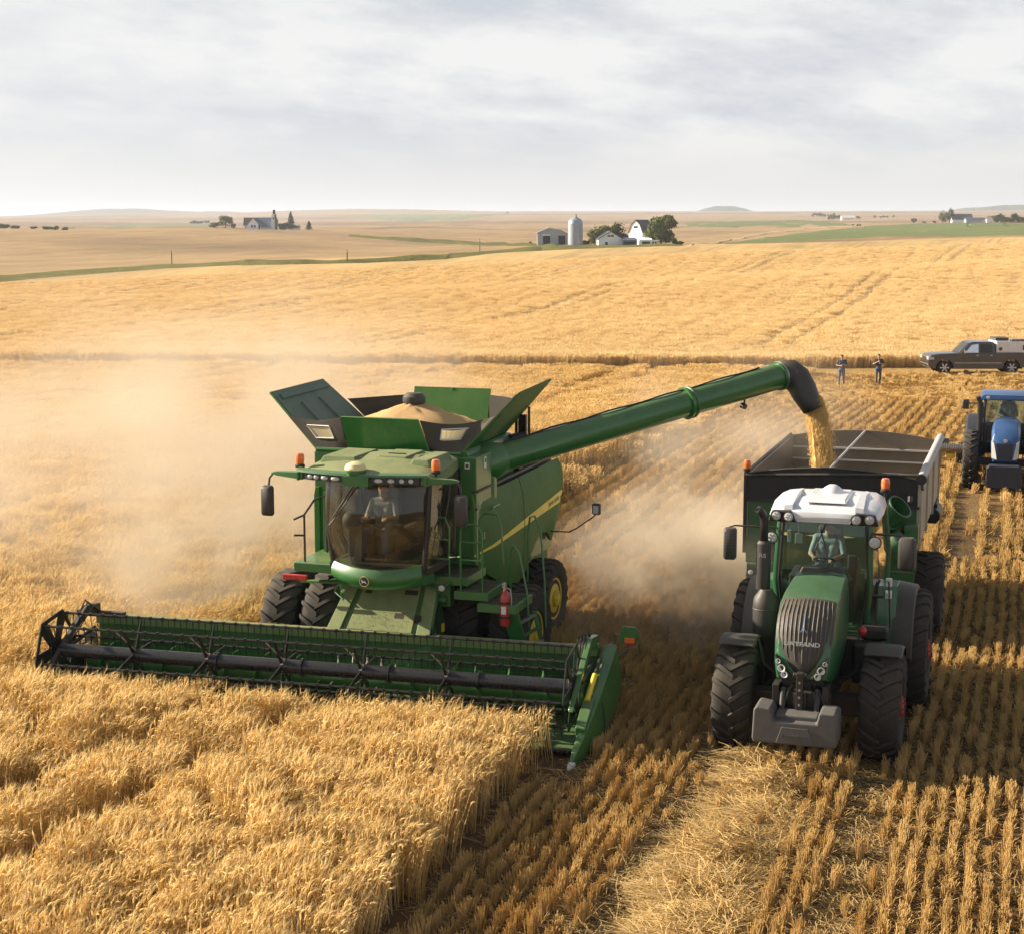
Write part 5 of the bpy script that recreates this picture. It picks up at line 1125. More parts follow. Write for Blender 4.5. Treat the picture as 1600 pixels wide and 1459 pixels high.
        if long:
            b = MB(); b.tube([(xc + .17, -2.75, .80), (xc + .24, -2.78, .66), (xc + .29, -2.82, .40), (xc + .27, -2.85, .14)], .012, 6); obj('trim_cord', b, BLACK, o)
            b = MB(); b.loft([[(xc - .02, -3.55, .38), (xc + .14, -3.55, .30), (xc + .14, -3.55, .50), (xc - .02, -3.55, .52)], [(xc - .04, -2.95, .60), (xc + .16, -2.95, .52), (xc + .15, -2.95, .80), (xc - .03, -2.95, .80)], [(xc - .02, -2.8, .66), (xc + .10, -2.8, .62), (xc + .10, -2.8, .78), (xc - .02, -2.8, .78)]]); obj('inner_shield', b, mat, o, .02)
        return o
    divider(1, 4.16, GREEN, True); divider(-1, -4.82, BLACK, False)
    # warning plate on a stalk
    b = MB(); rings = []
    for y in (-1.40, -1.36): rings.append([(4.54 + .15 * x, y, 1.42 + .15 * z) for x, z in ((-1, -.4), (-.8, -1), (.7, -1), (1, -.4), (.95, .7), (.7, 1), (-.6, 1), (-.95, .7))])
    b.loft(rings); mk = obj('warning_plate', b, GREEN, T, .008)
    b = MB(); b.box(4.47, 4.63, -1.412, -1.402, 1.31, 1.39); b.mat(1); b.box(4.47, 4.63, -1.412, -1.402, 1.28, 1.31); obj('reflector', b, [AMBERM, REDLENS], mk)
    b = MB(); b.tube([(4.36, -1.66, 1.10), (4.46, -1.5, 1.16), (4.52, -1.40, 1.20), (4.54, -1.38, 1.30)], .011, 6); b.tube([(4.36, -1.62, 1.2), (4.36, -1.3, 1.40), (4.22, -1.2, 1.42)], .01, 6); obj('stalk', b, BLACK, mk)

combine = build_combine(); before = set(combine.children); build_header(combine)
pv = Matrix.Translation((-.3, -1.75, 0)); hm = Matrix.Translation((0, -.14, -.02)) @ pv @ Matrix.Rotation(rad(2.6), 4, 'Z') @ pv.inverted()
for ch in combine.children:      # the header floats a little askew on its mount
    if ch not in before: ch.matrix_basis = hm @ ch.matrix_basis

# fire extinguisher strapped to the harvester's ladder post
fe = thing('fire_extinguisher', 'red fire extinguisher strapped beside the ladder of the green combine harvester', 'fire extinguisher', (*comb_world(2.42, -1.30), 1.42), -A17)
b = MB(); b.lathe([(.001, 0), (.08, .0), (.088, .03), (.088, .46), (.075, .53), (.03, .58), (.03, .60)], (0, 0, 0), (0, 0, 1), 20); obj('cylinder', b, RED, fe)
b = MB(); b.cyl((0, 0, .60), (0, 0, .65), .028); b.box(-.02, .02, -.10, .03, .65, .67); b.box(-.02, .02, -.09, .02, .69, .71); b.tube([(.03, 0, .63), (.09, 0, .6), (.11, 0, .45), (.10, 0, .2)], .012, 6); obj('valve', b, STEEL, fe)
b = MB(); b.lathe([(.092, .12), (.092, .16)], (0, 0, 0), (0, 0, 1), 20, close=False); b.lathe([(.092, .36), (.092, .40)], (0, 0, 0), (0, 0, 1), 20); obj('strap', b, BLACK, fe)
b = MB(); b.prism([(-.04, .2), (.04, .2), (.04, .33), (-.04, .33)], 1, -.0905, -.06); obj('data_plate', b, STICKER, fe)

# grain heaped in the harvester's tank
b = MB(); rings = []; gc = (-.12, 1.25)
for r, z in ((0.02, 4.76), (.10, 4.755), (.2, 4.72), (.32, 4.68), (.45, 4.63), (.6, 4.57), (.8, 4.49), (.95, 4.42), (1.1, 4.36), (1.28, 4.27)):
    rings.append([(gc[0] + r * 1.0 * math.cos(a) * (1.02 + .04 * math.sin(3 * a)), gc[1] + r * 1.02 * math.sin(a), z + rng.gauss(0, .012) + .03 * math.sin(a * 3 + r * 5) * r) for a in np.linspace(0, 2 * PI, 40, endpoint=False)])
b.loft(rings); gh = obj('grain_heap', b, GRAIN, None, smooth=60); gh.location = (*COMB, 0); gh.rotation_euler = (0, 0, -A17)
tag(gh, kind='stuff')

# chaff that has settled on the harvester's ledges, hatch and roof, and on its header beam
def chaff():
    r = random.Random(9); b = MB()
    def bit(p, l, w):
        a = r.uniform(0, 6.28); d = Vector((math.cos(a), math.sin(a), r.gauss(0, .12))) * l * .5; s = Vector((-math.sin(a), math.cos(a), 0)) * w
        p = Vector(p); b.add([p - d - s, p + d - s, p + d + s, p - d + s], [(0, 1, 2, 3)])
    def area(n, f, l=.045):
        for _ in range(n): bit(f(r.random(), r.random()), r.uniform(.3, 1.6) * l, r.uniform(.0015, .004))
    area(900, lambda s, t: (.38 + (s * 1.7 - .85), -1.84 + .84 * t ** 1.5 , 1.22 + .78 * t ** 1.5 + .045), .022)       # feeder hatch
    area(160, lambda s, t: (.38 + (r.gauss(0, .25)), -1.75 + .25 * t, 1.30 + .232 * t + .05), .035)
    area(260, lambda s, t: (.36 + (s * 1.8 - .9), -2.2 + 1.7 * t, 4.165 - .05 * (2 * s - 1) ** 2), .03)
    area(200, lambda s, t: (.85 + .85 * s, -1.1 + .8 * t, 2.148)); area(140, lambda s, t: (1.55 + .5 * s, -1.22 + .85 * t, 1.948)); area(140, lambda s, t: (2.0 + .55 * s, -1.3 + .85 * t, 1.778))
    area(500, lambda s, t: (-4.6 + 8.6 * s, -1.98 + .2 * t, 1.285 + .001), .06); area(120, lambda s, t: (-1.2 + .4 * s, -1.5 + 1.1 * t, 2.306))
    o = obj('chaff', b, LITTER_M, None, smooth=0); o.location = (*COMB, 0); o.rotation_euler = (0, 0, -A17); tag(o, kind='stuff')
chaff()
# small warning decals, seams and bolts on the harvester
def details(T):
    for x, y, z, w, h, m in ((1.27, -1.30, 1.30, .05, .07, STRIPE), (1.26, -1.62, 1.06, .05, .07, STRIPE)):
        b = MB(); b.box(x + .05, x + .075, y - w, y + w, z - h, z + h); obj('warning_decal', b, m, T, .003)
    for x, z in ((-1.15, 3.0), (1.12, 2.62), (1.2, 3.94)):
        b = MB(); b.box(x - .05, x + .05, -.318, -.300, z - .04, z + .04); obj('warning_decal', b, STRIPE, T, .003)
    b = MB(); b.tube([(1.05, -.9, 2.0), (1.12, -1.25, 1.75), (1.22, -1.6, 1.45), (1.3, -1.8, 1.3)], .022, 6); obj('hydraulic_hose', b, REELBLK, T)
    b = MB(); b.tube([(1.10, -.85, 2.0), (1.22, -1.2, 1.65), (1.32, -1.6, 1.40), (1.42, -1.85, 1.32)], .018, 6); obj('hydraulic_hose', b, REELBLK, T)
details(combine)
# ------------------------------------------------------------------ green tractor (x photo right, y away; front axle at the origin)
def seat_col(T, x, y, z, M=None):
    b = MB(); b.box(x - .24, x + .24, y - .1, y + .42, z - .1, z + .04); b.hexa([(x - .24, y + .34, z), (x + .24, y + .34, z), (x + .24, y + .48, z), (x - .24, y + .48, z), (x - .2, y + .5, z + .7), (x + .2, y + .5, z + .7), (x + .2, y + .6, z + .7), (x - .2, y + .6, z + .7)]); b.box(x - .15, x + .15, y, y + .3, z - .5, z - .1)
    return obj('seat', b, SEATM, T, .04, seg=3)

def fender(parent, x, w, Ry, c, a0, a1, th, mat, lip=.0, name='front_fender'):
    """Curved mudguard over a wheel: arc in the y-z plane about c=(y,z)."""
    b = MB(); rings = []
    for i in range(13):
        a = rad(a0 + (a1 - a0) * i / 12); ca, sa = math.cos(a), math.sin(a); s = 1 if 0 < i < 12 else .93
        rings.append([(x - w / 2 * s, c[0] + (Ry - lip * 2.2) * ca, c[1] + (Ry - lip * 2.2) * sa), (x - w / 2 * s * .93, c[0] + (Ry - lip * .6) * ca, c[1] + (Ry - lip * .6) * sa), (x - w / 2 * s * .75, c[0] + Ry * ca, c[1] + Ry * sa), (x + w / 2 * s * .75, c[0] + Ry * ca, c[1] + Ry * sa), (x + w / 2 * s * .93, c[0] + (Ry - lip * .6) * ca, c[1] + (Ry - lip * .6) * sa), (x + w / 2 * s, c[0] + (Ry - lip * 2.2) * ca, c[1] + (Ry - lip * 2.2) * sa), (x + w / 2 * s * .9, c[0] + (Ry - th) * ca, c[1] + (Ry - th) * sa), (x - w / 2 * s * .9, c[0] + (Ry - th) * ca, c[1] + (Ry - th) * sa)])
    b.loft(rings); return obj(name, b, mat, parent, .006, smooth=50)

def build_tractor():
    T = thing('tractor', 'green tractor with white cab roof and grey front weight, pulling a grain cart', 'tractor', (*TRAC, 0), -A17)
    cx = .10
    b = MB(); b.box(cx - .32, cx + .32, -.9, 2.6, .62, 1.35); b.box(cx - .95, cx + .95, -.14, .14, .62, .92); b.box(cx - .9, cx + .9, 2.65, 3.0, .75, 1.2); b.box(cx - .62, cx + .62, 1.1, 3.2, .9, 1.5); b.box(cx - .42, cx + .42, -1.05, -.8, .75, 1.2)
    obj('chassis', b, BLACK, T, .02)
    # hood -----------------------------------------------------------
    b = MB(); rings = []
    secs = [(-.98, .37, 1.38, 1.62, .33), (-.92, .40, 1.34, 1.90, .36), (-.80, .43, 1.32, 2.14, .37), (-.60, .45, 1.30, 2.30, .40), (-.38, .47, 1.30, 2.40, .42), (0.0, .475, 1.30, 2.455, .42), (.6, .46, 1.34, 2.52, .40), (1.12, .44, 1.4, 2.55, .38)]
    for y, hw, zb, zt, sh in secs:
        rings.append([(cx - hw * .92, y, zb), (cx - hw, y, zb + (zt - zb) * .3), (cx - hw, y, zb + (zt - zb) * .68), (cx - hw * .93, y, zt - .11), (cx - sh, y, zt - .03), (cx - sh * .4, y, zt), (cx + sh * .4, y, zt), (cx + sh, y, zt - .03), (cx + hw * .93, y, zt - .11), (cx + hw, y, zb + (zt - zb) * .68), (cx + hw, y, zb + (zt - zb) * .3), (cx + hw * .92, y, zb)])
    b.loft(rings); hd = obj('hood', b, TRGREEN, T, .012, smooth=45)
    # dark grille mask on the sloping nose, with upright ribs
    prof = [(-1.015, 1.46), (-1.02, 1.62), (-.985, 1.86), (-.90, 2.10), (-.74, 2.27), (-.52, 2.385), (-.36, 2.435)]
    ys, zs = [p[0] for p in prof], [p[1] for p in prof]
    def nose(s, t, o=0.0):   # s across -1..1, t up 0..1 -> point on the mask
        z = 1.46 + (2.435 - 1.46) * t; y = float(np.interp(z, zs, ys)); hw = float(np.interp(t, [0, .12, .3, .55, .85, 1], [.15, .29, .385, .415, .42, .385]))
        y += .13 * s * s * (1 if t < .9 else .7); z2 = z - .05 * s * s * (t > .5) * t
        sl = max(0.0, min(1.0, (z - 1.7) / .7)); return (cx + hw * s, y - o * (1 - sl * .6), z2 + o * sl)
    b = MB(); ns, ntt = 16, 16
    for o in (0.0, .022):
        for j in range(ntt + 1):
            for i in range(ns + 1): b.v.append(nose(-1 + 2 * i / ns, j / ntt, o))
    W_ = ns + 1; off = (ntt + 1) * W_
    for base in (0, off):
        for j in range(ntt):
            for i in range(ns): a = base + j * W_ + i; b.f.append((a, a + 1, a + W_ + 1, a + W_)); b.m.append(0)
    edge = [i for i in range(W_)] + [j * W_ + ns for j in range(1, ntt + 1)] + [ntt * W_ + i for i in range(ns - 1, -1, -1)] + [j * W_ for j in range(ntt - 1, 0, -1)]
    for k in range(len(edge)): a, c = edge[k], edge[(k + 1) % len(edge)]; b.f.append((a, c, c + off, a + off)); b.m.append(0)
    gr = obj('grille', b, DARK, hd, smooth=50)
    b = MB()
    for k in range(13):
        s = -.9 + 1.8 * k / 12; t0 = .16 + .16 * abs(s) ** 1.5; t1 = .985
        pts = [nose(s * (1 if t > .3 else .92 + .25 * t), t, .026) for t in np.linspace(t0 if k % 2 == 0 else max(t0, .34), t1, 12)]
        r = [.005] + [.011] * 10 + [.005]; b.tube(pts, r, 6)
    obj('grille_rib', b, paint('grille_rib_grey', (.06, .057, .055), .5, dust=.35), gr)
    b = MB(); p = lambda s, t: nose(s, t, .05)
    b.loft([[p(-.03, .64), p(.03, .64), p(.012, .80), p(-.012, .80)], [nose(s, t, .06) for s, t in ((-.02, .64), (.02, .64), (.005, .79), (-.005, .79))]])
    for s in (-1, 1): b.loft([[p(s * .0, .66), p(s * .03, .63), p(s * .15, .585), p(s * .10, .60)], [nose(a, t, .06) for a, t in ((0, .655), (s * .025, .63), (s * .14, .588), (s * .10, .60))]])
    obj('emblem', b, paint('emblem_silver', (.55, .68, .85), .2, metal=.5, dust=.05), gr, smooth=0)
    text('lettering', 'UATFAND', .085, basis(nose(-.02, .44, .055), (1, 0, 0), (0, .12, 1)), LETTER, gr, sx=1.35, bold=.002)
    # headlamps low on the nose
    for s in (-1, 1):
        P = [nose(s * q, t, .012) for q, t in ((.62, .02), (1.28, .06), (1.30, .30), (.98, .22))]
        P = [(cx + s * .13, -1.03, 1.40), (cx + s * .31, -1.0, 1.42), (cx + s * .395, -.955, 1.72), (cx + s * .335, -.99, 1.66)]
        b = MB(); b.loft([[Vector(q) + Vector((0, o, 0)) for q in P] for o in (-.075, .03)]); hl = obj('headlight', b, BLACK, T, .008)
        c = [Vector(P[0]).lerp(Vector(P[1]), .5), Vector(P[2]).lerp(Vector(P[3]), .5)]
        for t, r in ((.14, .05), (.46, .058), (.82, .036)):
            q = c[0].lerp(c[1], t); bb = MB(); bb.lathe([(r, 0), (r, .012), (r * .9, .014), (r * .5, -.004), (.001, -.006)], q + Vector((0, -.076, 0)), (s * .1, -1, .1), 16); obj('lens', bb, LENS, hl)
    # front linkage and weight
    b = MB(); b.box(cx - .05, cx + .05, -1.22, -1.10, .95, 1.52); b.box(cx - .09, cx + .09, -1.16, -1.02, .7, 1.2); b.cyl((cx - .1, -1.17, 1.48), (cx + .1, -1.17, 1.48), .035)
    for s in (-1, 1): b.cyl((cx + s * .25, -1.05, 1.25), (cx + s * .25, -1.2, .9), .05); b.box(cx + s * .36 - .05, cx + s * .36 + .05, -1.12, -.8, .95, 1.3)
    obj('front_linkage', b, BLACK, T, .012)
    for z in (1.05, 1.16, 1.27, 1.38): b = MB(); b.cyl((cx, -1.235, z), (cx, -1.22, z), .018, n=8); obj('linkage_bolt', b, STEEL, T)
    b = MB(); b.prism([(cx - .60, .56), (cx + .58, .56), (cx + .60, .62), (cx + .60, 1.02), (cx + .56, 1.07), (cx + .34, 1.07), (cx + .30, .90), (cx - .30, .90), (cx - .36, 1.07), (cx - .56, 1.10), (cx - .60, 1.04), (cx - .62, .62)], 1, -1.62, -1.12); b.box(cx - .31, cx + .31, -1.5, -1.12, .86, .97)
    wt = obj('front_weight', b, GREY, T, .03, seg=3)
    b = MB(); b.prism([(cx - .27, .58), (cx + .27, .58), (cx + .19, .82), (cx - .19, .82)], 1, -1.63, -1.615); obj('weight_plate', b, GREY, wt, .008)
    text('lettering', 'UNDENI.', .085, basis((cx, -1.632, .68), (1, 0, 0), (0, 0, 1)), GREY, wt, sx=1.1, ext=.004)
    # cab ---------------------------------------------------------------
    def cabpt(sx, k):   # corner posts: k 0..2 bottom, belt, top
        return Vector(((cx + sx * .66, 1.42, 1.55), (cx + sx * .74, 1.24, 2.35), (cx + sx * .70, 1.34, 3.34))[k])
    b = MB()
    for sx in (-1, 1):
        b.tube([cabpt(sx, 0), cabpt(sx, 1), cabpt(sx, 2)], .05, 8); b.tube([(cx + sx * .84, 2.95, 1.9), (cx + sx * .86, 2.95, 2.6), (cx + sx * .78, 2.85, 3.34)], .055, 8)
    b.box(cx - .66, cx + .66, 1.42, 2.9, 1.42, 1.56); b.box(cx - .82, cx + .82, 2.86, 2.95, 1.5, 2.2); b.box(cx - .70, cx + .70, 1.3, 2.9, 3.30, 3.36)
    obj('cab_frame', b, TRGREEN, T, .01)
    b = MB()
    for sx in (-1, 1): b.tube([cabpt(sx, 0) + Vector((-sx * .05, -.03, 0)), cabpt(sx, 1) + Vector((-sx * .05, -.03, 0)), cabpt(sx, 2) + Vector((-sx * .05, -.03, 0))], .028, 6)
    b.tube([cabpt(-1, 2) + Vector((0, -.02, -.02)), cabpt(1, 2) + Vector((0, -.02, -.02))], .04, 6)
    obj('glass_seal', b, BLACK, T)
    b = MB(); n = 12
    def fpt(t, k, o):
        a, c = cabpt(-1, k), cabpt(1, k); q = a.lerp(c, .04 + .92 * t); return q + Vector((0, -.05 * (1 - (2 * t - 1) ** 2) - .02 + o, 0))
    for o in (0, .01):
        for k in range(3): b.v += [fpt(i / n, k, o) for i in range(n + 1)]
    for base in (0, 3 * (n + 1)):
        for k in range(2):
            for i in range(n): a = base + k * (n + 1) + i; b.f.append((a, a + 1, a + n + 2, a + n + 1)); b.m.append(0)
    obj('windscreen', b, TGLASS, T, smooth=60)
    for sx in (-1, 1):
        b = MB(); b.loft([[cabpt(sx, 0) + Vector((sx * o, .06, 0)), cabpt(sx, 1) + Vector((sx * o, .06, 0)), cabpt(sx, 2) + Vector((sx * o, .06, -.03)), Vector((cx + sx * (.78 + o), 2.8, 3.3)), Vector((cx + sx * (.86 + o), 2.9, 2.5)), Vector((cx + sx * (.80 + o), 2.9, 1.7))] for o in (0, .01)]); obj('side_window', b, BGLASS if sx > 0 else TGLASS, T, smooth=0)
    b = MB(); b.loft([[(cx - .78, 2.88 + o, 2.2), (cx + .78, 2.88 + o, 2.2), (cx + .72, 2.84 + o, 3.3), (cx - .72, 2.84 + o, 3.3)] for o in (0, .01)]); obj('rear_window', b, TGLASS, T, smooth=0)
    # roof
    b = MB(); rings = []
    for y, hw, zb, zt in ((1.02, .60, 3.38, 3.44), (1.05, .76, 3.34, 3.50), (1.25, .86, 3.34, 3.58), (1.7, .88, 3.36, 3.63), (2.4, .86, 3.38, 3.64), (2.9, .78, 3.38, 3.58), (3.0, .70, 3.40, 3.50)):
        rings.append([(cx - hw * .95, y, zb), (cx - hw, y, zb + .06), (cx - hw * .96, y, zt - .07), (cx - hw * .82, y, zt - .012), (cx - hw * .4, y, zt), (cx + hw * .4, y, zt), (cx + hw * .82, y, zt - .012), (cx + hw * .96, y, zt - .07), (cx + hw, y, zb + .06), (cx + hw * .95, y, zb)])
    b.loft(rings); rf = obj('roof', b, WHITE, T, .012, smooth=40)
    b = MB(); b.taper((cx - .34, cx + .34, 1.25, 2.5), 3.62, (cx - .30, cx + .30, 1.38, 2.4), 3.672); obj('roof_panel', b, WHITE, rf, .02, seg=3)
    for s in (-1, 1): b = MB(); b.loft([[(cx + s * .48, 1.1, 3.52), (cx + s * .62, 1.1, 3.50), (cx + s * .62, 1.12, 3.58), (cx + s * .48, 1.12, 3.6)], [(cx + s * .46, 1.9, 3.62), (cx + s * .60, 1.9, 3.60), (cx + s * .58, 1.9, 3.675), (cx + s * .48, 1.9, 3.685)], [(cx + s * .5, 2.6, 3.62), (cx + s * .58, 2.6, 3.60), (cx + s * .57, 2.6, 3.62), (cx + s * .5, 2.6, 3.63)]]); obj('roof_ridge', b, WHITE, rf, .02, seg=3)
    b = MB(); b.lathe([(.19, 0), (.17, .05), (.11, .10), (.06, .13), (.001, .135)], (cx + .02, 2.1, 3.655), (0, 0, 1), 24); obj('receiver_dome', b, WHITE, rf, smooth=60)
    for s in (-1, 1):
        b = MB(); b.loft([[(cx + s * .40, .985 + o, 3.335), (cx + s * .86, 1.07 + o, 3.32), (cx + s * .80, 1.03 + o, 3.50), (cx + s * .50, .985 + o, 3.52)] for o in (0, .12)]); lb = obj('lamp_bracket', b, BLACK, T, .02)
        for x in (.52, .72): lamp(T, (cx + s * x, .955 + .06 * (x > .6), 3.43), (s * .12, -1, -.08), .078, .07, BLACK)
        lamp(T, (cx + s * .80, 1.12, 3.06), (s * .1, -1, -.1), .095, .08, BLACK)
    # mirrors
    mirror(T, (cx - 1.44, 1.0, 2.94), .21, .52, .1, [(cx - .72, 1.3, 3.18), (cx - 1.38, 1.08, 3.22), (cx - 1.46, 1.03, 3.20), (cx - 1.46, 1.02, 3.10)], ribs=9)
    mirror(T, (cx + 1.30, 1.0, 2.94), .27, .52, -.1, [(cx + .72, 1.3, 3.16), (cx + 1.2, 1.1, 3.20), (cx + 1.30, 1.03, 3.18), (cx + 1.30, 1.02, 3.10)], r=.018)
    beacon(T, (cx + .80, 2.75, 3.60), 1.25, .28)
    b = MB(); b.tube([(cx + .1, 1.14, 2.62), (cx + .02, 1.18, 3.0), (cx - .05, 1.22, 3.2)], .012, 6); b.tube([(cx - .12, 1.20, 2.9), (cx + .02, 1.24, 3.28)], .010, 6); obj('wiper', b, REELBLK, T)
    for x0 in (-.12, .13, .2):
        b = MB(); b.tube([(cx + x0, -.85, 1.28), (cx + x0 * 1.4, -1.12, 1.22), (cx + x0 * 1.8, -1.14, 1.05), (cx + x0 * 1.5, -.95, .9)], .018, 6); obj('hydraulic_hose', b, REELBLK, T)
    # interior
    seat_col(T, cx - .06, 2.2, 2.30)
    b = MB(); b.taper((cx - .2, cx + .2, 1.42, 1.62), 1.6, (cx - .12, cx + .12, 1.6, 1.75), 2.52); b.lathe([(.17, 0), (.19, .014), (.17, .028), (.15, .014)], (cx - .04, 1.72, 2.60), (0, .4, .9), 24, close=True); b.cyl((cx - .2, 1.72, 2.6), (cx + .12, 1.72, 2.6), .014, n=6); obj('steering_column', b, INTERIOR, T)
    b = MB(); b.box(cx + .30, cx + .46, 1.85, 2.6, 1.6, 2.52); b.box(cx + .34, cx + .5, 1.6, 1.66, 2.5, 2.75); b.box(cx - .64, cx - .42, 2.0, 2.8, 1.6, 2.3); obj('console', b, INTERIOR, T, .03)
    b = MB(); b.box(cx - .52, cx - .40, 1.75, 1.78, 2.86, 3.02); b.tube([(cx - .46, 1.77, 3.02), (cx - .46, 1.6, 3.3)], .012, 6); b.box(cx - .62, cx - .56, 1.6, 1.63, 2.9, 3.1); obj('monitor', b, paint('pale_screen_case', (.35, .38, .38), .5, dust=.1), T, .01)
    b = MB(); b.tube([(cx + .2, 1.5, 1.3), (cx + .35, 1.22, 1.8), (cx - .34, 1.20, 1.8)], .02, 6); b.hexa([(cx - .40, 1.12, 2.40), (cx + .40, 1.12, 2.40), (cx + .46, 1.38, 2.40), (cx - .46, 1.38, 2.40), (cx - .30, 1.14, 2.60), (cx + .30, 1.14, 2.60), (cx + .36, 1.34, 2.60), (cx - .36, 1.34, 2.60)]); obj('dashboard', b, BLACK, T, .04, seg=3)
    # exhaust stack with its filter canister
    b = MB(); b.lathe([(.10, -.02), (.17, 0), (.20, .06), (.205, .5), (.19, .62), (.12, .72), (.10, .76)], (cx - .84, .92, 1.50), (0, 0, 1), 24); b.lathe([(.208, .44), (.212, .45), (.208, .46)], (cx - .84, .92, 1.50), (0, 0, 1), 24); ex = obj('exhaust', b, DARK, T, smooth=40)
    b = MB(); b.lathe([(.11, 0), (.115, .02), (.115, .74), (.085, .78)], (cx - .90, .98, 2.24), (0, 0, 1), 20); obj('silencer', b, DARK, ex)
    b = MB(); b.tube([(cx - .90, .98, 2.98), (cx - .90, .98, 3.30), (cx - .91, .97, 3.40), (cx - .95, .94, 3.48), (cx - 1.0, .91, 3.53)], [.066, .066, .066, .062, .058], 14, caps=False); q = obj('stack', b, BLACK, ex, smooth=50); sm = q.modifiers.new('wall', 'SOLIDIFY'); sm.thickness = .008
    text('marking', 'RS', .09, basis((cx - .90, .86, 2.80), (1, 0, 0), (0, 0, 1)), LETTER, ex, sx=1.2)
    # steps, side tanks, mudguards
    b = MB(); b.box(cx - .95, cx - .55, 1.15, 2.0, .85, 1.45); obj('side_tank', b, BLACK, T, .06, seg=3); b = MB(); b.box(cx + .52, cx + .98, .9, 2.1, .85, 1.5); b.box(cx + .62, cx + 1.05, 1.1, 1.5, 1.5, 1.72); obj('side_tank', b, BLACK, T, .06, seg=3)
    b = MB(); b.ball((cx + .66, 1.05, 1.66), .075, 12, 8); obj('tank_cap', b, REDLENS, T)
    b = MB(); b.tube([(cx + .84, 1.25, 1.7), (cx + .84, 1.25, 2.42), (cx + 1.02, 1.3, 2.42), (cx + 1.06, 1.35, 1.6), (cx + .9, 1.3, 1.6)], .014, 6); b.tube([(cx + .8, 1.2, 2.2), (cx + .95, 1.2, 2.2)], .03, 6); obj('hand_rail', b, BLACK, T)
    for s in (-1, 1):
        b = MB(); rings = []
        for a in np.linspace(178, 40, 11):
            ca, sa = math.cos(rad(a)), math.sin(rad(a)); y, z = 2.9 + 1.1 * ca, 1.0 + 1.06 * sa + .45 * max(0, -ca) * .4
            rings.append([(cx + s * .66, y, z), (cx + s * 1.08, y, z + .02), (cx + s * 1.08, y + .05, z - .05), (cx + s * .66, y + .05, z - .07)])
        b.loft(rings); b.hexa([(cx + s * .80, 1.82, .95), (cx + s * 1.10, 1.86, .95), (cx + s * 1.10, 2.1, .95), (cx + s * .80, 2.1, .95), (cx + s * .80, 1.95, 2.2), (cx + s * 1.10, 2.0, 2.2), (cx + s * 1.10, 2.5, 2.2), (cx + s * .80, 2.5, 2.2)]); rfn = obj('rear_fender', b, TRGREEN, T, .02, smooth=50)
        b = MB(); rings = []
        for a in np.linspace(184, 40, 12):
            ca, sa = math.cos(rad(a)), math.sin(rad(a)); y, z = 2.9 + 1.12 * ca, 1.0 + 1.07 * sa + .45 * max(0, -ca) * .4
            rings.append([(cx + s * 1.06, y, z + .015), (cx + s * 1.36, y, z - .03), (cx + s * 1.38, y + .05, z - .10), (cx + s * 1.06, y + .05, z - .05)])
        b.loft(rings); obj('fender_extension', b, DARK, rfn, .012, smooth=50)
        for z, r in ((2.30, .05), (2.10, .055)):
            b = MB(); b.box(cx + s * .98 - .05, cx + s * .98 + .05, 1.80, 1.87, z - .07, z + .06); lb = obj('marker_lamp', b, STICKER, T, .012); bb = MB(); bb.ball((cx + s * .98, 1.80, z), (.035, .015, .045), 10, 6); obj('lens', bb, LENS, lb)
        lamp(T, (cx - 1.22, 1.72, 2.34), (0, -1, 0), .05, .05) if s < 0 else None
        fender(T, cx + s * 1.09, .58, .90, (.02, .82), 113, 42, .025, DARK, .02)
        b = MB(); b.tube([(cx + s * .45, 0, 1.1), (cx + s * .72, 0, 1.3), (cx + s * .80, 0, 1.66), (cx + s * 1.0, 0, 1.69)], .03, 6); obj('fender_stay', b, BLACK, T)
    for s in (-1, 1):
        wheel(T, (cx + s * 1.09, 0, .80), .82, .60, .42, RIMRED, .2, 20, 1, s, lug_h=.05, lw=.05)
        wheel(T, (cx + s * 1.24, 2.9, .98), 1.0, .70, .53, RIMRED, .25, 22, 1, s, lug_h=.055)
    b = MB(); b.box(cx - .08, cx + .08, 3.0, 3.6, .5, .62); obj('drawbar', b, BLACK, T)
    return T
build_tractor()

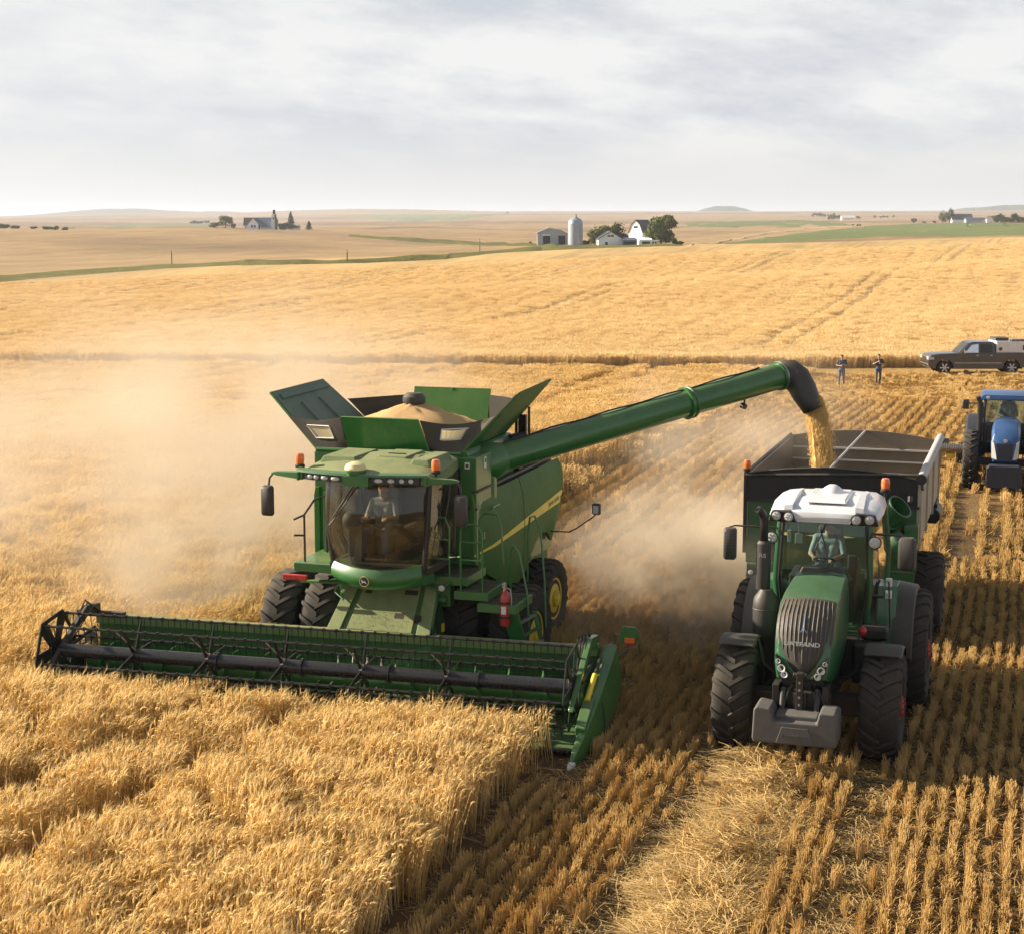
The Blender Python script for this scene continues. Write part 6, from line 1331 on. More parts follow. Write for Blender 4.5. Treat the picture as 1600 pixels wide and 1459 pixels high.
# ------------------------------------------------------------------ grain cart behind it (same frame)
def build_cart():
    T = thing('grain_cart', 'green and black grain cart with pale sides, behind the white-roofed tractor', 'grain cart', (*TRAC, 0), -A17)
    x0, x1, y0, y1, zt, zm = -2.03, 1.22, 6.55, 12.6, 3.22, 2.72; cx = (x0 + x1) / 2; w = .05
    def arch(x, h): return h * (1 - ((x - cx) / ((x1 - x0) / 2)) ** 2)
    xs_ = np.linspace(x0, x1, 17)
    b = MB(); b.prism([(x, zm) for x in (x0, x1)] + [(x, zt + arch(x, .17)) for x in xs_[::-1]], 1, y0, y0 + w); fw = obj('front_wall', b, BLACK, T)
    b = MB(); b.tube([(x, y0 - .01, zt + arch(x, .17) + .0) for x in xs_], .022, 6); b.tube([(x0, y0 - .03, zt - .02), (cx, y0 - .05, zt + .06), (x1, y0 - .05, zt + .12)], .03, 8); b.box(x0, x1, y0 - .03, y0, zm - .02, zm + .03); obj('rim', b, DARK, fw)
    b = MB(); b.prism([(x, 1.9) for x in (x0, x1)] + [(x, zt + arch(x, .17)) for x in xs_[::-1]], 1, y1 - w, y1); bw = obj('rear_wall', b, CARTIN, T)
    for z in (2.45, 2.72, 2.98): b = MB(); b.box(x0 + .06, x1 - .06, y1 - w - .05, y1 - w, z - .018, z + .018); obj('rib', b, TARP, bw)
    b = MB(); b.tube([(cx - .05, y0 + .05, zt + .16), (cx + .02, y1 - .05, zt + .16)], .022, 8); obj('ridge_pole', b, TARP, T)
    for s, xa in ((-1, x0), (1, x1)):
        b = MB(); b.mat(0); b.box(xa - (w if s > 0 else 0), xa + (w if s < 0 else 0), y0, y1, 2.0, zt); sw = obj('side_wall', b, CARTSIDE, T, .01)
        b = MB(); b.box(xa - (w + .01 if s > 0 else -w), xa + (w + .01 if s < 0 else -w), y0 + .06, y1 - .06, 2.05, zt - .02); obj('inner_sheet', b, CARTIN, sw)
        for y in (y0 + .03, 8.55, 10.5, y1 - .04): b = MB(); b.box(xa - .035, xa + .035, y - .035, y + .035, 1.95, zt + .02); obj('side_post', b, BLACK if s < 0 else CARTSIDE, sw)
    b = MB(); b.cyl((x1 + .02, y0 - .02, zt + .07), (x1 + .02, y1, zt + .07), .085, n=14); obj('rolled_cover', b, TARP, T)
    b = MB(); b.cyl((x1 + .02, y0 - .10, zt + .05), (x1 + .02, y0 + .02, zt + .05), .10, n=12); b.tube([(x1 + .02, y0 - .06, zt + .02), (x1 + .05, y0 - .06, zt - .15)], .03, 6); obj('cover_crank', b, BLACK, T)
    b = MB(); b.cyl((x0, y0, zt + .03), (x0, y1, zt + .03), .03, n=8); b.box(x0 - .03, x0 + .03, y0 - .05, y0 + .02, 1.7, zt); obj('left_rail', b, BLACK, T)
    # hopper
    b = MB(); b.taper((cx - .5, cx + .5, y0 + 1.9, y1 - 1.9), .85, (x0 + .01, x1 - .01, y0 + .01, y1 - .06), 2.02); b.box(x0 + .02, x1 - .02, y0 + .005, y0 + .08, 1.5, zm); obj('hopper', b, CARTGREEN, T, .015)
    b = MB(); b.hexa([(x0 + .05, y0 - .02, 1.1), (x1 - .05, y0 - .02, 1.1), (x1 - .05, y0 + .03, 1.1), (x0 + .05, y0 + .03, 1.1), (x0 + .05, y0 - .02, 1.5), (x1 - .05, y0 - .02, 1.5), (x1 - .05, y0 + .03, 1.5), (x0 + .05, y0 + .03, 1.5)]); b.box(cx - .9, cx + .9, y0 + .1, y1 - .4, .85, 1.1); obj('frame', b, CARTGREEN, T, .02)
    b = MB(); b.loft([[(cx - .5, y0 + .2, .85), (cx + .5, y0 + .2, .85), (cx + .5, y0 + .2, 1.0), (cx - .5, y0 + .2, 1.0)], [(cx + .25, 3.55, .55), (cx + .45, 3.55, .55), (cx + .45, 3.55, .66), (cx + .25, 3.55, .66)]]); obj('drawbar', b, CARTGREEN, T)
    # folded unloading tube
    b = MB(); m = Vector((.92, 5.95, 2.84)); dn = Vector((.62, -.35, .68)).normalized(); b.lathe([(.235, -.75), (.235, -.05), (.25, -.05), (.25, .0), (.215, .0), (.20, -.65), (.001, -.65)], m, dn, 26); b.lathe([(.24, -.42), (.255, -.41), (.255, -.37), (.24, -.36)], m, dn, 26); t = obj('unloading_tube', b, CARTGREEN, T)
    b = MB(); b.lathe([(.001, -.02), (.24, 0), (.24, .62), (.20, .68), (.001, .70)], (.52, 6.15, 1.85), (.72, -.12, .55), 24); b.box(1.0, 1.25, 5.92, 6.2, 2.15, 2.5); b.cyl((1.05, 5.9, 2.42), (1.05, 6.15, 2.42), .06, n=10); obj('tube_joint', b, CARTGREEN, T, .02)
    b = MB(); b.tube([(.35, 6.2, 1.3), (.8, 6.0, 2.0), (1.0, 5.95, 2.5)], .025, 6); b.cyl((1.08, 5.95, 2.92), (1.08, 6.0, 3.02), .045, n=8); obj('tube_ram', b, BLACK, T)
    for x, s in ((-1.85, -1), (1.30, 1)): wheel(T, (x + .02, 8.05, .80), .82, .60, .40, BLACK, .12, 18, 1, s)
    b = MB(); b.box(-1.8, 1.25, 7.95, 8.15, .72, .90); obj('axle', b, BLACK, T)
    b = MB(); b.box(1.0, 1.28, 11.6, 12.3, 1.55, 2.0); b.cyl((1.2, 11.4, 1.75), (1.2, 12.4, 1.75), .16); obj('rear_housing', b, BLACK, T, .03)
    beacon(T, (x0 + .03, y0 - .03, zt + .06), 1.15, .1)
    return T
build_cart()
b = MB(); rings = []
for r, z in ((.02, 2.62), (.5, 2.5), (1.0, 2.28), (1.42, 2.1)): rings.append([(-.42 + min(1.5, r * 1.2) * math.cos(a), 9.1 + 1.9 * r * math.sin(a), z) for a in np.linspace(0, 2 * PI, 32, endpoint=False)])
b.loft(rings); q = obj('grain_load', b, GRAIN, None, smooth=60); q.location = (*TRAC, 0); q.rotation_euler = (0, 0, -A17); tag(q, kind='stuff')

# grain falling from the spout into the cart
def grain_stream():
    b = MB(); r = random.Random(5)
    W = Matrix.Rotation(-A17, 4, 'Z'); 
    def path(t):   # combine frame: leaves the spout sloping outward and falls
        return Vector((6.42 + .40 * t - .06 * t * t, 5.70, 4.60 - .35 * t - 1.75 * t * t * .98))
    n = 22; rings = []
    for i in range(n + 1):
        t = i / n * 1.02; c = path(t); w = .14 + .05 * t
        ring = []
        for k in range(26):
            a = 2 * PI * k / 26; q = 1 + .20 * math.sin(3 * a + 2.2 * t + 1) + .12 * math.sin(7 * a - 3 * t) + r.uniform(-.025, .025)
            ring.append(c + Vector((w * q * math.cos(a), w * .8 * q * math.sin(a), .05 * math.sin(5 * a))))
        rings.append(ring)
    b.loft(rings)
    for k in range(9000):   # loose kernels round the core
        t = r.random() ** .8 * 1.03; c = path(t); w = .145 + .055 * t; a = r.uniform(0, 6.28); q = w * (1 + abs(r.gauss(0, .24)) - .06)
        if math.cos(a) > .2 and .45 < t < .62 and r.random() < .3: q += r.random() * .12
        p = c + Vector((q * math.cos(a), q * .8 * math.sin(a), r.uniform(-.05, .05))); l, h = r.uniform(.015, .045), r.uniform(.0025, .0045)
        b.add([p + Vector((-h, 0, 0)), p + Vector((0, -h, 0)), p + Vector((h, 0, 0)), p + Vector((0, h, 0)), p + Vector((0, 0, l)), p - Vector((0, 0, l))], [(0, 1, 4), (1, 2, 4), (2, 3, 4), (3, 0, 4), (1, 0, 5), (2, 1, 5), (3, 2, 5), (0, 3, 5)])
    o = obj('grain_stream', b, FLOWGRAIN, None, smooth=0); o.location = (*COMB, 0); o.rotation_euler = (0, 0, -A17)
    return tag(o, kind='stuff')
grain_stream()
# ------------------------------------------------------------------ people: one continuous skin grown round a jointed skeleton
def surface_nets(F, o, h):
    """Mesh of the zero level of the field F (numpy grid) with origin o and step h."""
    S = F < 0
    nx, ny, nz = F.shape
    c = np.zeros((nx - 1, ny - 1, nz - 1), np.int32)
    for dx in (0, 1):
        for dy in (0, 1):
            for dz in (0, 1): c += S[dx:nx - 1 + dx, dy:ny - 1 + dy, dz:nz - 1 + dz]
    act = np.argwhere((c > 0) & (c < 8)); idx = -np.ones(c.shape, np.int64); idx[tuple(act.T)] = np.arange(len(act))
    acc = np.zeros((len(act), 3)); cnt = np.zeros(len(act))
    cor = [(a, b, d) for a in (0, 1) for b in (0, 1) for d in (0, 1)]
    for p in cor:
        for ax in range(3):
            if p[ax]: continue
            q = list(p); q[ax] = 1
            f0 = F[tuple((act + p).T)]; f1 = F[tuple((act + q).T)]; m = (f0 < 0) != (f1 < 0)
            t = np.where(m, f0 / np.where(m, f0 - f1, 1), 0); pos = np.tile(np.array(p, float), (len(act), 1)); pos[:, ax] += t
            acc += pos * m[:, None]; cnt += m
    V = (act + acc / cnt[:, None]) * h + o
    faces = []
    for ax in range(3):
        u, v = (ax + 1) % 3, (ax + 2) % 3
        a = [slice(None)] * 3; b = [slice(None)] * 3; a[ax] = slice(0, -1); b[ax] = slice(1, None)
        A, B = S[tuple(a)], S[tuple(b)]; e = np.argwhere(A != B)
        e = e[(e[:, u] > 0) & (e[:, v] > 0) & (e[:, u] < F.shape[u] - 1) & (e[:, v] < F.shape[v] - 1)]
        def I(du, dv): k = e.copy(); k[:, u] -= du; k[:, v] -= dv; return idx[tuple(k.T)]
        q = np.stack([I(1, 1), I(0, 1), I(0, 0), I(1, 0)], -1); fl = ~A[tuple(e.T)]; q[fl] = q[fl][:, ::-1]; faces.append(q)
    return V, np.concatenate(faces)

def grow(cones, h=.011, k=.018):
    """cones: (a, b, ra, rb, tag). Smooth union -> vertices, faces, tag per face."""
    pts = np.array([c[0] for c in cones] + [c[1] for c in cones]); o = pts.min(0) - .2; n = np.ceil((pts.max(0) + .2 - o) / h).astype(int)
    F = np.full(n, 1.0, np.float32)
    for a, b, ra, rb, tg in cones:
        a, b = np.array(a, float), np.array(b, float); R_ = max(ra, rb) + .06
        lo = np.clip(((np.minimum(a, b) - R_ - o) / h).astype(int), 0, n); hi = np.clip(((np.maximum(a, b) + R_ - o) / h).astype(int) + 2, 0, n)
        ax = [o[i] + h * np.arange(lo[i], hi[i]) for i in range(3)]; P = np.stack(np.meshgrid(*ax, indexing='ij'), -1)
        d = b - a; L = max(d @ d, 1e-9); t = np.clip(((P - a) @ d) / L, 0, 1); D = np.linalg.norm(P - a - t[..., None] * d, axis=-1) - (ra + (rb - ra) * t)
        s = tuple(slice(lo[i], hi[i]) for i in range(3)); G = F[s]; kk = min(k, max(ra, rb) * .8); q = np.clip(kk - np.abs(G - D), 0, None) / kk
        F[s] = np.minimum(G, D) - q * q * kk * .25
    V, Q = surface_nets(F, o, h); C = V[Q].mean(1)
    best = np.full(len(C), 9.0); tag_ = np.zeros(len(C), int)
    for a, b, ra, rb, tg in cones:
        a, b = np.array(a, float), np.array(b, float); d = b - a; L = max(d @ d, 1e-9); t = np.clip(((C - a) @ d) / L, 0, 1)
        D = np.linalg.norm(C - a - t[:, None] * d, axis=1) - (ra + (rb - ra) * t); m = D < best; best[m] = D[m]; tag_[m] = tg
    return V, Q, tag_

def raw_obj(name, V, Q, tags, mats, parent):
    me = bpy.data.meshes.new(name); me.from_pydata([tuple(v) for v in V], [], [tuple(int(i) for i in q) for q in Q])
    for m in mats: me.materials.append(m)
    me.polygons.foreach_set('material_index', np.asarray(tags, np.int32)); me.polygons.foreach_set('use_smooth', [True] * len(Q)); me.update()
    o = bpy.data.objects.new(name, me); COL.objects.link(o); o.parent = parent; return o

def person(label, loc, rotz, J, mats, group=None, cap=False, sleeve=.5, h=.011, head_turn=0.0, nod=0.0, beard=False):
    """J: joint positions (metres, x to the person's left seen from the front, -y forward). mats: shirt, trousers, boots, hair."""
    T = thing('person', label, 'person', loc, rotz, group)
    v = {k: np.array(p, float) for k, p in J.items()}; SK, SH, TR, BO = 0, 1, 2, 3; cn = []
    def C(a, b, ra, rb, t): cn.append((a, b, ra, rb, t))
    pel, ch, nk, hd = v['pelvis'], v['chest'], v['neck'], v['head']
    up = (nk - pel) / np.linalg.norm(nk - pel); hipl, hipr = v['hip_l'], v['hip_r']; shl, shr = v['sh_l'], v['sh_r']
    C(hipl, hipr, .108, .108, TR); C(pel, pel + up * .06, .125, .13, TR)
    belly = pel * .45 + ch * .55
    C(pel + up * .10 + (hipl - pel) * .45, belly + (hipl - pel) * .5, .105, .105, SH); C(pel + up * .10 + (hipr - pel) * .45, belly + (hipr - pel) * .5, .105, .105, SH)
    C(belly + (hipl - pel) * .5, ch + (shl - nk) * .45, .105, .115, SH); C(belly + (hipr - pel) * .5, ch + (shr - nk) * .45, .105, .115, SH)
    C(ch + up * .10 + (shl - nk) * .55, ch + up * .10 + (shr - nk) * .55, .098, .098, SH); C(shl - up * .01, nk - up * .03, .062, .058, SH); C(shr - up * .01, nk - up * .03, .062, .058, SH)
    C(nk - up * .04, hd - (hd - nk) * .30, .058, .052, SK)
    # head: cranium, jaw, brow, nose, ears, eye sockets left by the brow and cheeks
    f = np.array((math.sin(head_turn), -math.cos(head_turn) * math.cos(nod), -math.sin(nod))); f /= np.linalg.norm(f); u = np.array((0, 0, 1.0)); u = u - f * (u @ f); u /= np.linalg.norm(u); s = np.cross(f, u)
    C(hd + u * .035 - f * .018, hd + u * .03 + f * .018, .088, .078, SK); C(hd - u * .02 + f * .01, hd - u * .085 + f * .045, .072, .036, SK)
    C(hd + u * .025 + f * .082 - s * .03, hd + u * .025 + f * .082 + s * .03, .013, .013, SK)
    C(hd + u * .012 + f * .090, hd - u * .028 + f * .108, .009, .015, SK); C(hd - u * .058 + f * .084 - s * .02, hd - u * .058 + f * .084 + s * .02, .0085, .0085, SK)
    for q in (-1, 1): C(hd + u * .01 + s * q * .080 - f * .005, hd - u * .028 + s * q * .076, .014, .010, SK); C(hd - u * .02 + f * .072 + s * q * .035, hd - u * .03 + f * .065 + s * q * .04, .018, .018, SK); C(hd + u * .004 + f * .078 + s * q * .032, hd + u * .004 + f * .080 + s * q * .030, .0105, .0105, SK)
    for side in 'lr':
        sh, el, wr = v['sh_' + side], v['el_' + side], v['wr_' + side]; hp, kn, an = v['hip_' + side], v['kn_' + side], v['an_' + side]
        C(sh, sh * .5 + el * .5, .058, .050, SH)
        if sleeve > .6: C(sh * .5 + el * .5, el, .050, .045, SH); C(el, wr * .9 + el * .1, .044, .034, SH)
        else: C(sh * .5 + el * .5, sh * .2 + el * .8, .050, .048, SH); C(sh * .3 + el * .7, el, .040, .037, SK); C(el, wr, .038, .026, SK)
        # hand: palm, four curled fingers, thumb from the side of the palm
        d = wr - el; d /= np.linalg.norm(d); pn = v.get('palm_' + side, np.array((0, 0, -1.0))); pn = pn - d * (pn @ d); pn /= np.linalg.norm(pn); w = np.cross(d, pn) * (1 if side == 'l' else -1)
        for q in (-.022, 0, .022): C(wr + w * q * .7 + d * .02, wr + d * .085 + w * q, .015, .014, SK)
        for i, (q, l) in enumerate(((-.031, .07), (-.010, .08), (.011, .075), (.031, .058))):
            k0 = wr + d * .09 + w * q; k1 = k0 + (d * .86 + pn * .5) * l * .45; k2 = k1 + (d * .35 + pn * .93) * l * .33; k3 = k2 + (pn * .85 - d * .5) * l * .25
            C(k0, k1, .0095, .009, SK); C(k1, k2, .009, .008, SK); C(k2, k3, .008, .007, SK)
        t0 = wr + d * .03 - w * .03; t1 = t0 + (d * .55 - w * .55 + pn * .5) * .045; C(t0, t1, .013, .011, SK); C(t1, t1 + (d * .8 + pn * .55) * .035, .011, .009, SK)
        C(hp, kn, .092, .062, TR); C(kn, an + (kn - an) * .12, .062, .046, TR)
        tv = v.get('toe_' + side, an + np.array((0, -.16, -.05))); C(an, an + np.array((0, .03, -.04)), .046, .042, BO); C(an + np.array((0, .02, -.045)), tv, .040, .036, BO); C(an + np.array((0, -.01, .06)), an, .050, .048, BO)
    V, Q, tg = grow(cn, h)
    body = raw_obj('body', V, Q, tg, [SKIN, mats[0], mats[1], mats[2]], T)
    # hair or cap over the crown
    hc = []
    if cap:
        hc.append((hd + u * .055 - f * .02, hd + u * .06 + f * .02, .092, .085, 0))
        for q in (-.035, 0, .035): hc.append((hd + u * .055 + f * .07 + s * q, hd + u * .045 + f * (.16 - abs(q)) + s * q, .012, .008, 0))
        for q in (-.6, 0, .6): hc.append((hd + u * .03 - f * .06 + s * q * .08, hd - u * .03 - f * .07 + s * q * .06, .032, .02, 0))
    else:
        hc.append((hd + u * .055 - f * .03, hd + u * .068 + f * .02, .088, .070, 0)); hc.append((hd + u * .02 - f * .055, hd - u * .04 - f * .055, .055, .035, 0))
        for q in (-1, 1): hc.append((hd + u * .05 + s * q * .06, hd - u * .0 + s * q * .078 - f * .01, .03, .012, 0))
    V, Q, tg = grow(hc, h * .9); raw_obj('cap' if cap else 'hair', V, Q, tg, [CAPM if cap else mats[3]], T)
    if beard:
        V, Q, tg = grow([(hd - u * .05 + f * .05, hd - u * .10 + f * .055, .05, .032, 0), (hd - u * .03 + s * .06, hd - u * .06 + f * .05, .02, .03, 0), (hd - u * .03 - s * .06, hd - u * .06 + f * .05, .02, .03, 0)], h * .8); raw_obj('beard', V, Q, tg, [paint('grey_beard', (.25, .21, .17), .8, dust=0)], T)
    return T

def standing_pose(el_out=.12, fold=0, stance=.09, hgt=1.0):
    J = dict(pelvis=(0, .0, .93), chest=(0, .01, 1.27), neck=(0, .015, 1.46), head=(0, -.015, 1.61), sh_l=(.185, .02, 1.42), sh_r=(-.185, .02, 1.42), hip_l=(.085, 0, .90), hip_r=(-.085, 0, .90),
             kn_l=(.10 + stance * .4, -.03, .49), kn_r=(-.10 - stance * .4, -.01, .49), an_l=(.08 + stance, .02, .09), an_r=(-.08 - stance, .03, .09))
    if fold == 1: J.update(el_l=(.29, -.02, 1.17), el_r=(-.29, -.02, 1.17), wr_l=(.06, -.24, 1.20), wr_r=(-.07, -.22, 1.15), palm_l=(-.3, .5, -.8), palm_r=(.3, .5, -.8))
    else: J.update(el_l=(.30, .0, 1.16), el_r=(-.30, .02, 1.18), wr_l=(.10, -.22, 1.24), wr_r=(-.08, -.24, 1.33), palm_l=(-.3, .6, -.7), palm_r=(.4, .6, -.2))
    return J
def place(u, v): x, y = on_ground(u, v, 60); return x, y, tz(x, y)
x, y, z = place(1314.5, 604); person('person standing in cut stubble with hands together, in a plain dark blue shirt and jeans', (x, y, z + .0), -.18, standing_pose(fold=1, stance=.05), (SHIRT2, JEANS, BOOTS, HAIR), 'people watching from the stubble', sleeve=.4, h=.014)
x, y, z = place(1372, 602.5); person('person standing in cut stubble nearer the pickup, in a dark vest over a pale shirt', (x, y, z + .0), -.1, standing_pose(fold=2, stance=.01), (VEST, JEANS, BOOTS, HAIR), 'people watching from the stubble', sleeve=.4, h=.014)

def seated(o, wl, wr, spread=.10, footy=-.62):
    """Sitting pose with the hips at height o."""
    return dict(pelvis=(0, 0, o + .09), chest=(0, .03, o + .42), neck=(0, .03, o + .62), head=(0, .0, o + .765), sh_l=(.19, .03, o + .57), sh_r=(-.19, .03, o + .57), hip_l=(.09, 0, o + .08), hip_r=(-.09, 0, o + .08),
                kn_l=(.10 + spread, -.44, o + .13), kn_r=(-.10 - spread, -.44, o + .13), an_l=(.10 + spread * .8, footy + .1, o - .34), an_r=(-.10 - spread * .8, footy + .1, o - .34), toe_l=(.12 + spread, footy - .06, o - .39), toe_r=(-.12 - spread, footy - .06, o - .39),
                el_l=(.27, -.08, o + .31), el_r=(-.27, -.08, o + .31), wr_l=wl, wr_r=wr, palm_l=(-.2, -.3, -1), palm_r=(.2, -.3, -1))
x, y = comb_world(.08, -.78); person('person in a dark work shirt and jeans at the controls of the combine harvester', (x, y, 2.64), -A17, seated(.08, (.22, -.36, .42), (-.14, -.42, .44), .10, -.50), (SHIRT, JEANS, BOOTS, paint('brown_hair', (.10, .05, .03), .7, dust=0)), sleeve=.4, beard=True)
def trac_world(o, x, y): return o[0] + C17 * x + S17 * y, o[1] - S17 * x + C17 * y
x, y = trac_world(TRAC, .06, 2.22); person('person in a cap and open work shirt driving the green tractor', (x, y, 2.18), -A17, seated(.14, (.13, -.42, .44), (-.18, -.42, .46), .06, -.50), (SHIRT3, JEANS, BOOTS, HAIR), cap=True, sleeve=.5, beard=False)
# ------------------------------------------------------------------ blue tractor coming behind
BLUE = (14.86, 49.63)
def build_blue():
    zb = tz(*BLUE); T = thing('tractor', 'blue tractor with single tall narrow front tyres, working behind the grain cart', 'tractor', (*BLUE, zb), -A17)
    b = MB(); b.box(-.28, .28, -.7, 2.4, .55, 1.1); b.box(-.95, .95, -.12, .12, .7, .92); b.box(-.9, .9, 2.4, 2.7, .75, 1.1); obj('chassis', b, NAVY, T, .02)
    b = MB(); rings = []
    for y, hw, zb_, zt in ((-.98, .30, .98, 1.30), (-.95, .36, .94, 1.52), (-.82, .40, .92, 1.78), (-.5, .42, .95, 1.96), (0, .42, 1.0, 2.03), (.8, .41, 1.05, 2.07), (1.0, .40, 1.1, 2.06)):
        rings.append([(-hw * .9, y, zb_), (-hw, y, zb_ + (zt - zb_) * .4), (-hw * .98, y, zt - .18), (-hw * .8, y, zt - .05), (-hw * .35, y, zt), (hw * .35, y, zt), (hw * .8, y, zt - .05), (hw * .98, y, zt - .18), (hw, y, zb_ + (zt - zb_) * .4), (hw * .9, y, zb_)])
    b.loft(rings); hd = obj('hood', b, BLUEP, T, .02, smooth=50)
    b = MB(); b.loft([[(-.20, -1.0 + o, 1.02), (.20, -1.0 + o, 1.02), (.24, -.955 + o, 1.48), (-.24, -.955 + o, 1.48)] for o in (-.015, .05)])
    for k in range(7): x = -.18 + k * .06; b.loft([[(x - .008, -1.03 + .05 * t, 1.05 + .4 * t), (x + .008, -1.03 + .05 * t, 1.05 + .4 * t), (x + .008, -1.0 + .05 * t, 1.05 + .4 * t), (x - .008, -1.0 + .05 * t, 1.05 + .4 * t)] for t in (0, 1)])
    gr = obj('grille', b, NAVY, hd)
    b = MB(); b.loft([[(.06 * math.cos(a), -.955 + o, 1.56 + .05 * math.sin(a)) for a in np.linspace(0, 2 * PI, 16, endpoint=False)] for o in (-.02, .03)]); obj('emblem', b, LETTER, gr)
    for s in (-1, 1): b = MB(); b.loft([[(s * .22, -1.0 + o, 1.0), (s * .38, -.93 + o, 1.04), (s * .40, -.88 + o, 1.56), (s * .32, -.93 + o, 1.50), (s * .26, -.97 + o, 1.22)] for o in (-.03, .04)]); obj('headlight', b, LENS, hd, .012)
    b = MB(); b.prism([(-.50, .32), (-.46, .22), (.46, .22), (.50, .32), (.50, .80), (.42, .88), (-.42, .88), (-.50, .80)], 1, -1.42, -1.0); b.box(-.2, .2, -1.0, -.6, .5, .8); obj('front_weight', b, NAVY, T, .03)
    # cab
    b = MB()
    for s in (-1, 1): b.tube([(s * .62, 1.0, 1.2), (s * .70, .95, 1.7), (s * .67, 1.05, 2.6)], .045, 8); b.tube([(s * .74, 2.2, 1.6), (s * .70, 2.2, 2.6)], .05, 8)
    b.box(-.65, .65, 1.0, 2.2, 1.15, 1.25); b.box(-.7, .7, 2.15, 2.2, 1.2, 1.75); obj('cab_frame', b, BLACK, T)
    b = MB(); b.loft([[(-.60, 1.0 + o, 1.25), (.60, 1.0 + o, 1.25), (.67, .95 + o, 1.7), (.64, 1.05 + o, 2.58), (-.64, 1.05 + o, 2.58), (-.67, .95 + o, 1.7)] for o in (0, .01)]); obj('windscreen', b, BGLASS, T, smooth=0)
    for s in (-1, 1): b = MB(); b.loft([[(s * (.64 + o), 1.05, 1.3), (s * (.71 + o), 1.0, 1.7), (s * (.68 + o), 1.1, 2.58), (s * (.70 + o), 2.15, 2.58), (s * (.75 + o), 2.15, 1.4)] for o in (0, .01)]); obj('side_window', b, BGLASS, T, smooth=0)
    b = MB(); rings = []
    for y, hw, z0, z1 in ((.72, .70, 2.60, 2.66), (.75, .78, 2.58, 2.74), (1.2, .82, 2.58, 2.80), (2.0, .82, 2.58, 2.80), (2.4, .76, 2.60, 2.72)): rings.append([(-hw, y, z0), (-hw, y, z1 - .05), (-hw * .88, y, z1), (hw * .88, y, z1), (hw, y, z1 - .05), (hw, y, z0)])
    b.loft(rings); obj('roof', b, BLUEP, T, .02, smooth=40)
    for s in (-1, 1): lamp(T, (s * .58, .74, 2.655), (0, -1, 0), .075, .06, BLUEP)
    seat_col(T, 0, 1.65, 1.72)
    b = MB(); b.taper((-.15, .15, 1.05, 1.25), 1.25, (-.1, .1, 1.15, 1.3), 1.9); b.lathe([(.17, 0), (.19, .014), (.17, .028), (.15, .014)], (0, 1.28, 1.98), (0, .4, .9), 20, close=True); obj('steering_column', b, INTERIOR, T)
    b = MB(); b.tube([(-.80, .62, 1.0), (-.80, .62, 2.45), (-.82, .60, 2.58), (-.88, .56, 2.70)], [.085, .085, .08, .07], 12); b.cyl((-.66, .62, .9), (-.66, .62, 1.9), .05, n=10); obj('exhaust', b, BLACK, T, smooth=50)
    for s in (-1, 1): mirror(T, (s * 1.25, .95, 2.42), .2, .30, .0, [(s * .7, 1.05, 2.45), (s * 1.0, 1.0, 2.45), (s * 1.25, .98, 2.45)], r=.02)
    b = MB(); b.box(-1.08, -.70, 1.1, 1.8, .55, 1.0); b.box(.70, 1.05, 1.1, 1.8, .55, 1.0); b.box(-1.0, -.82, .4, .55, 1.2, 1.6); obj('side_tank', b, NAVY, T, .04)
    for s in (-1, 1):
        wheel(T, (s * 1.0, 0, .86), .88, .44, .50, STEEL, .08, 22, 1, s, lug_h=.06); wheel(T, (s * 1.05, 2.45, .95), .97, .5, .58, STEEL, .08, 22, 1, s, lug_h=.06)
        fender(T, s * .98, .5, 1.02, (2.45, .95), 160, 60, .03, NAVY, .02, 'rear_fender')
    x, y = trac_world(BLUE, 0, 1.70); person('person in a pale shirt and cap driving the blue tractor', (x, y, zb + 1.60), -A17, seated(.14, (.13, -.36, .44), (-.13, -.36, .44), .06, -.42), (TEE, JEANS, BOOTS, HAIR), cap=True, sleeve=.4, h=.013)
    # implement it pulls
    I = thing('cultivator', 'grey steel cultivator with a ribbed roller, pulled by the blue tractor', 'cultivator', (*trac_world(BLUE, 0, 4.1), zb), -A17)
    b = MB(); b.box(-2.2, 2.2, -.06, .06, .50, .62); b.box(-2.2, 2.2, .6, .7, .50, .60); b.box(-.1, .1, -1.2, .6, .5, .6)
    for x in (-2.0, -1.0, 1.0, 2.0): b.box(x - .04, x + .04, -.05, .7, .5, .6)
    b.box(-2.05, -1.85, -.12, .0, .5, .95); obj('frame', b, GREY, I, .01)
    b = MB(); b.cyl((-2.15, -.25, .66), (2.15, -.25, .66), .13, n=18)
    for k in range(60): x = -2.12 + 4.24 * k / 59; b.lathe([(.13, -.012), (.165, -.006), (.165, .006), (.13, .012)], (x, -.25, .66), (1, 0, 0), 16)
    obj('roller', b, STEEL, I)
    b = MB()
    for k in range(14): x = -2.1 + 4.2 * k / 13; b.tube([(x, .0, .52), (x, -.12, .35), (x, -.02, .12), (x, -.10, .0)], .022, 6)
    obj('tine', b, BLACK, I); tag(I.children[-1], kind=None)
    b = MB(); b.lathe([(.001, -.16), (.10, -.13), (.12, 0), (.10, .13), (.001, .16)], (-1.78, -.2, .42), (1, 0, 0), 16); obj('float', b, STRIPE, I)
    for s in (-1, 1): wheel(I, (s * 1.5, .9, .36), .36, .2, .2, GREY, .05, 14, 1, s, lug_h=.02)
build_blue()

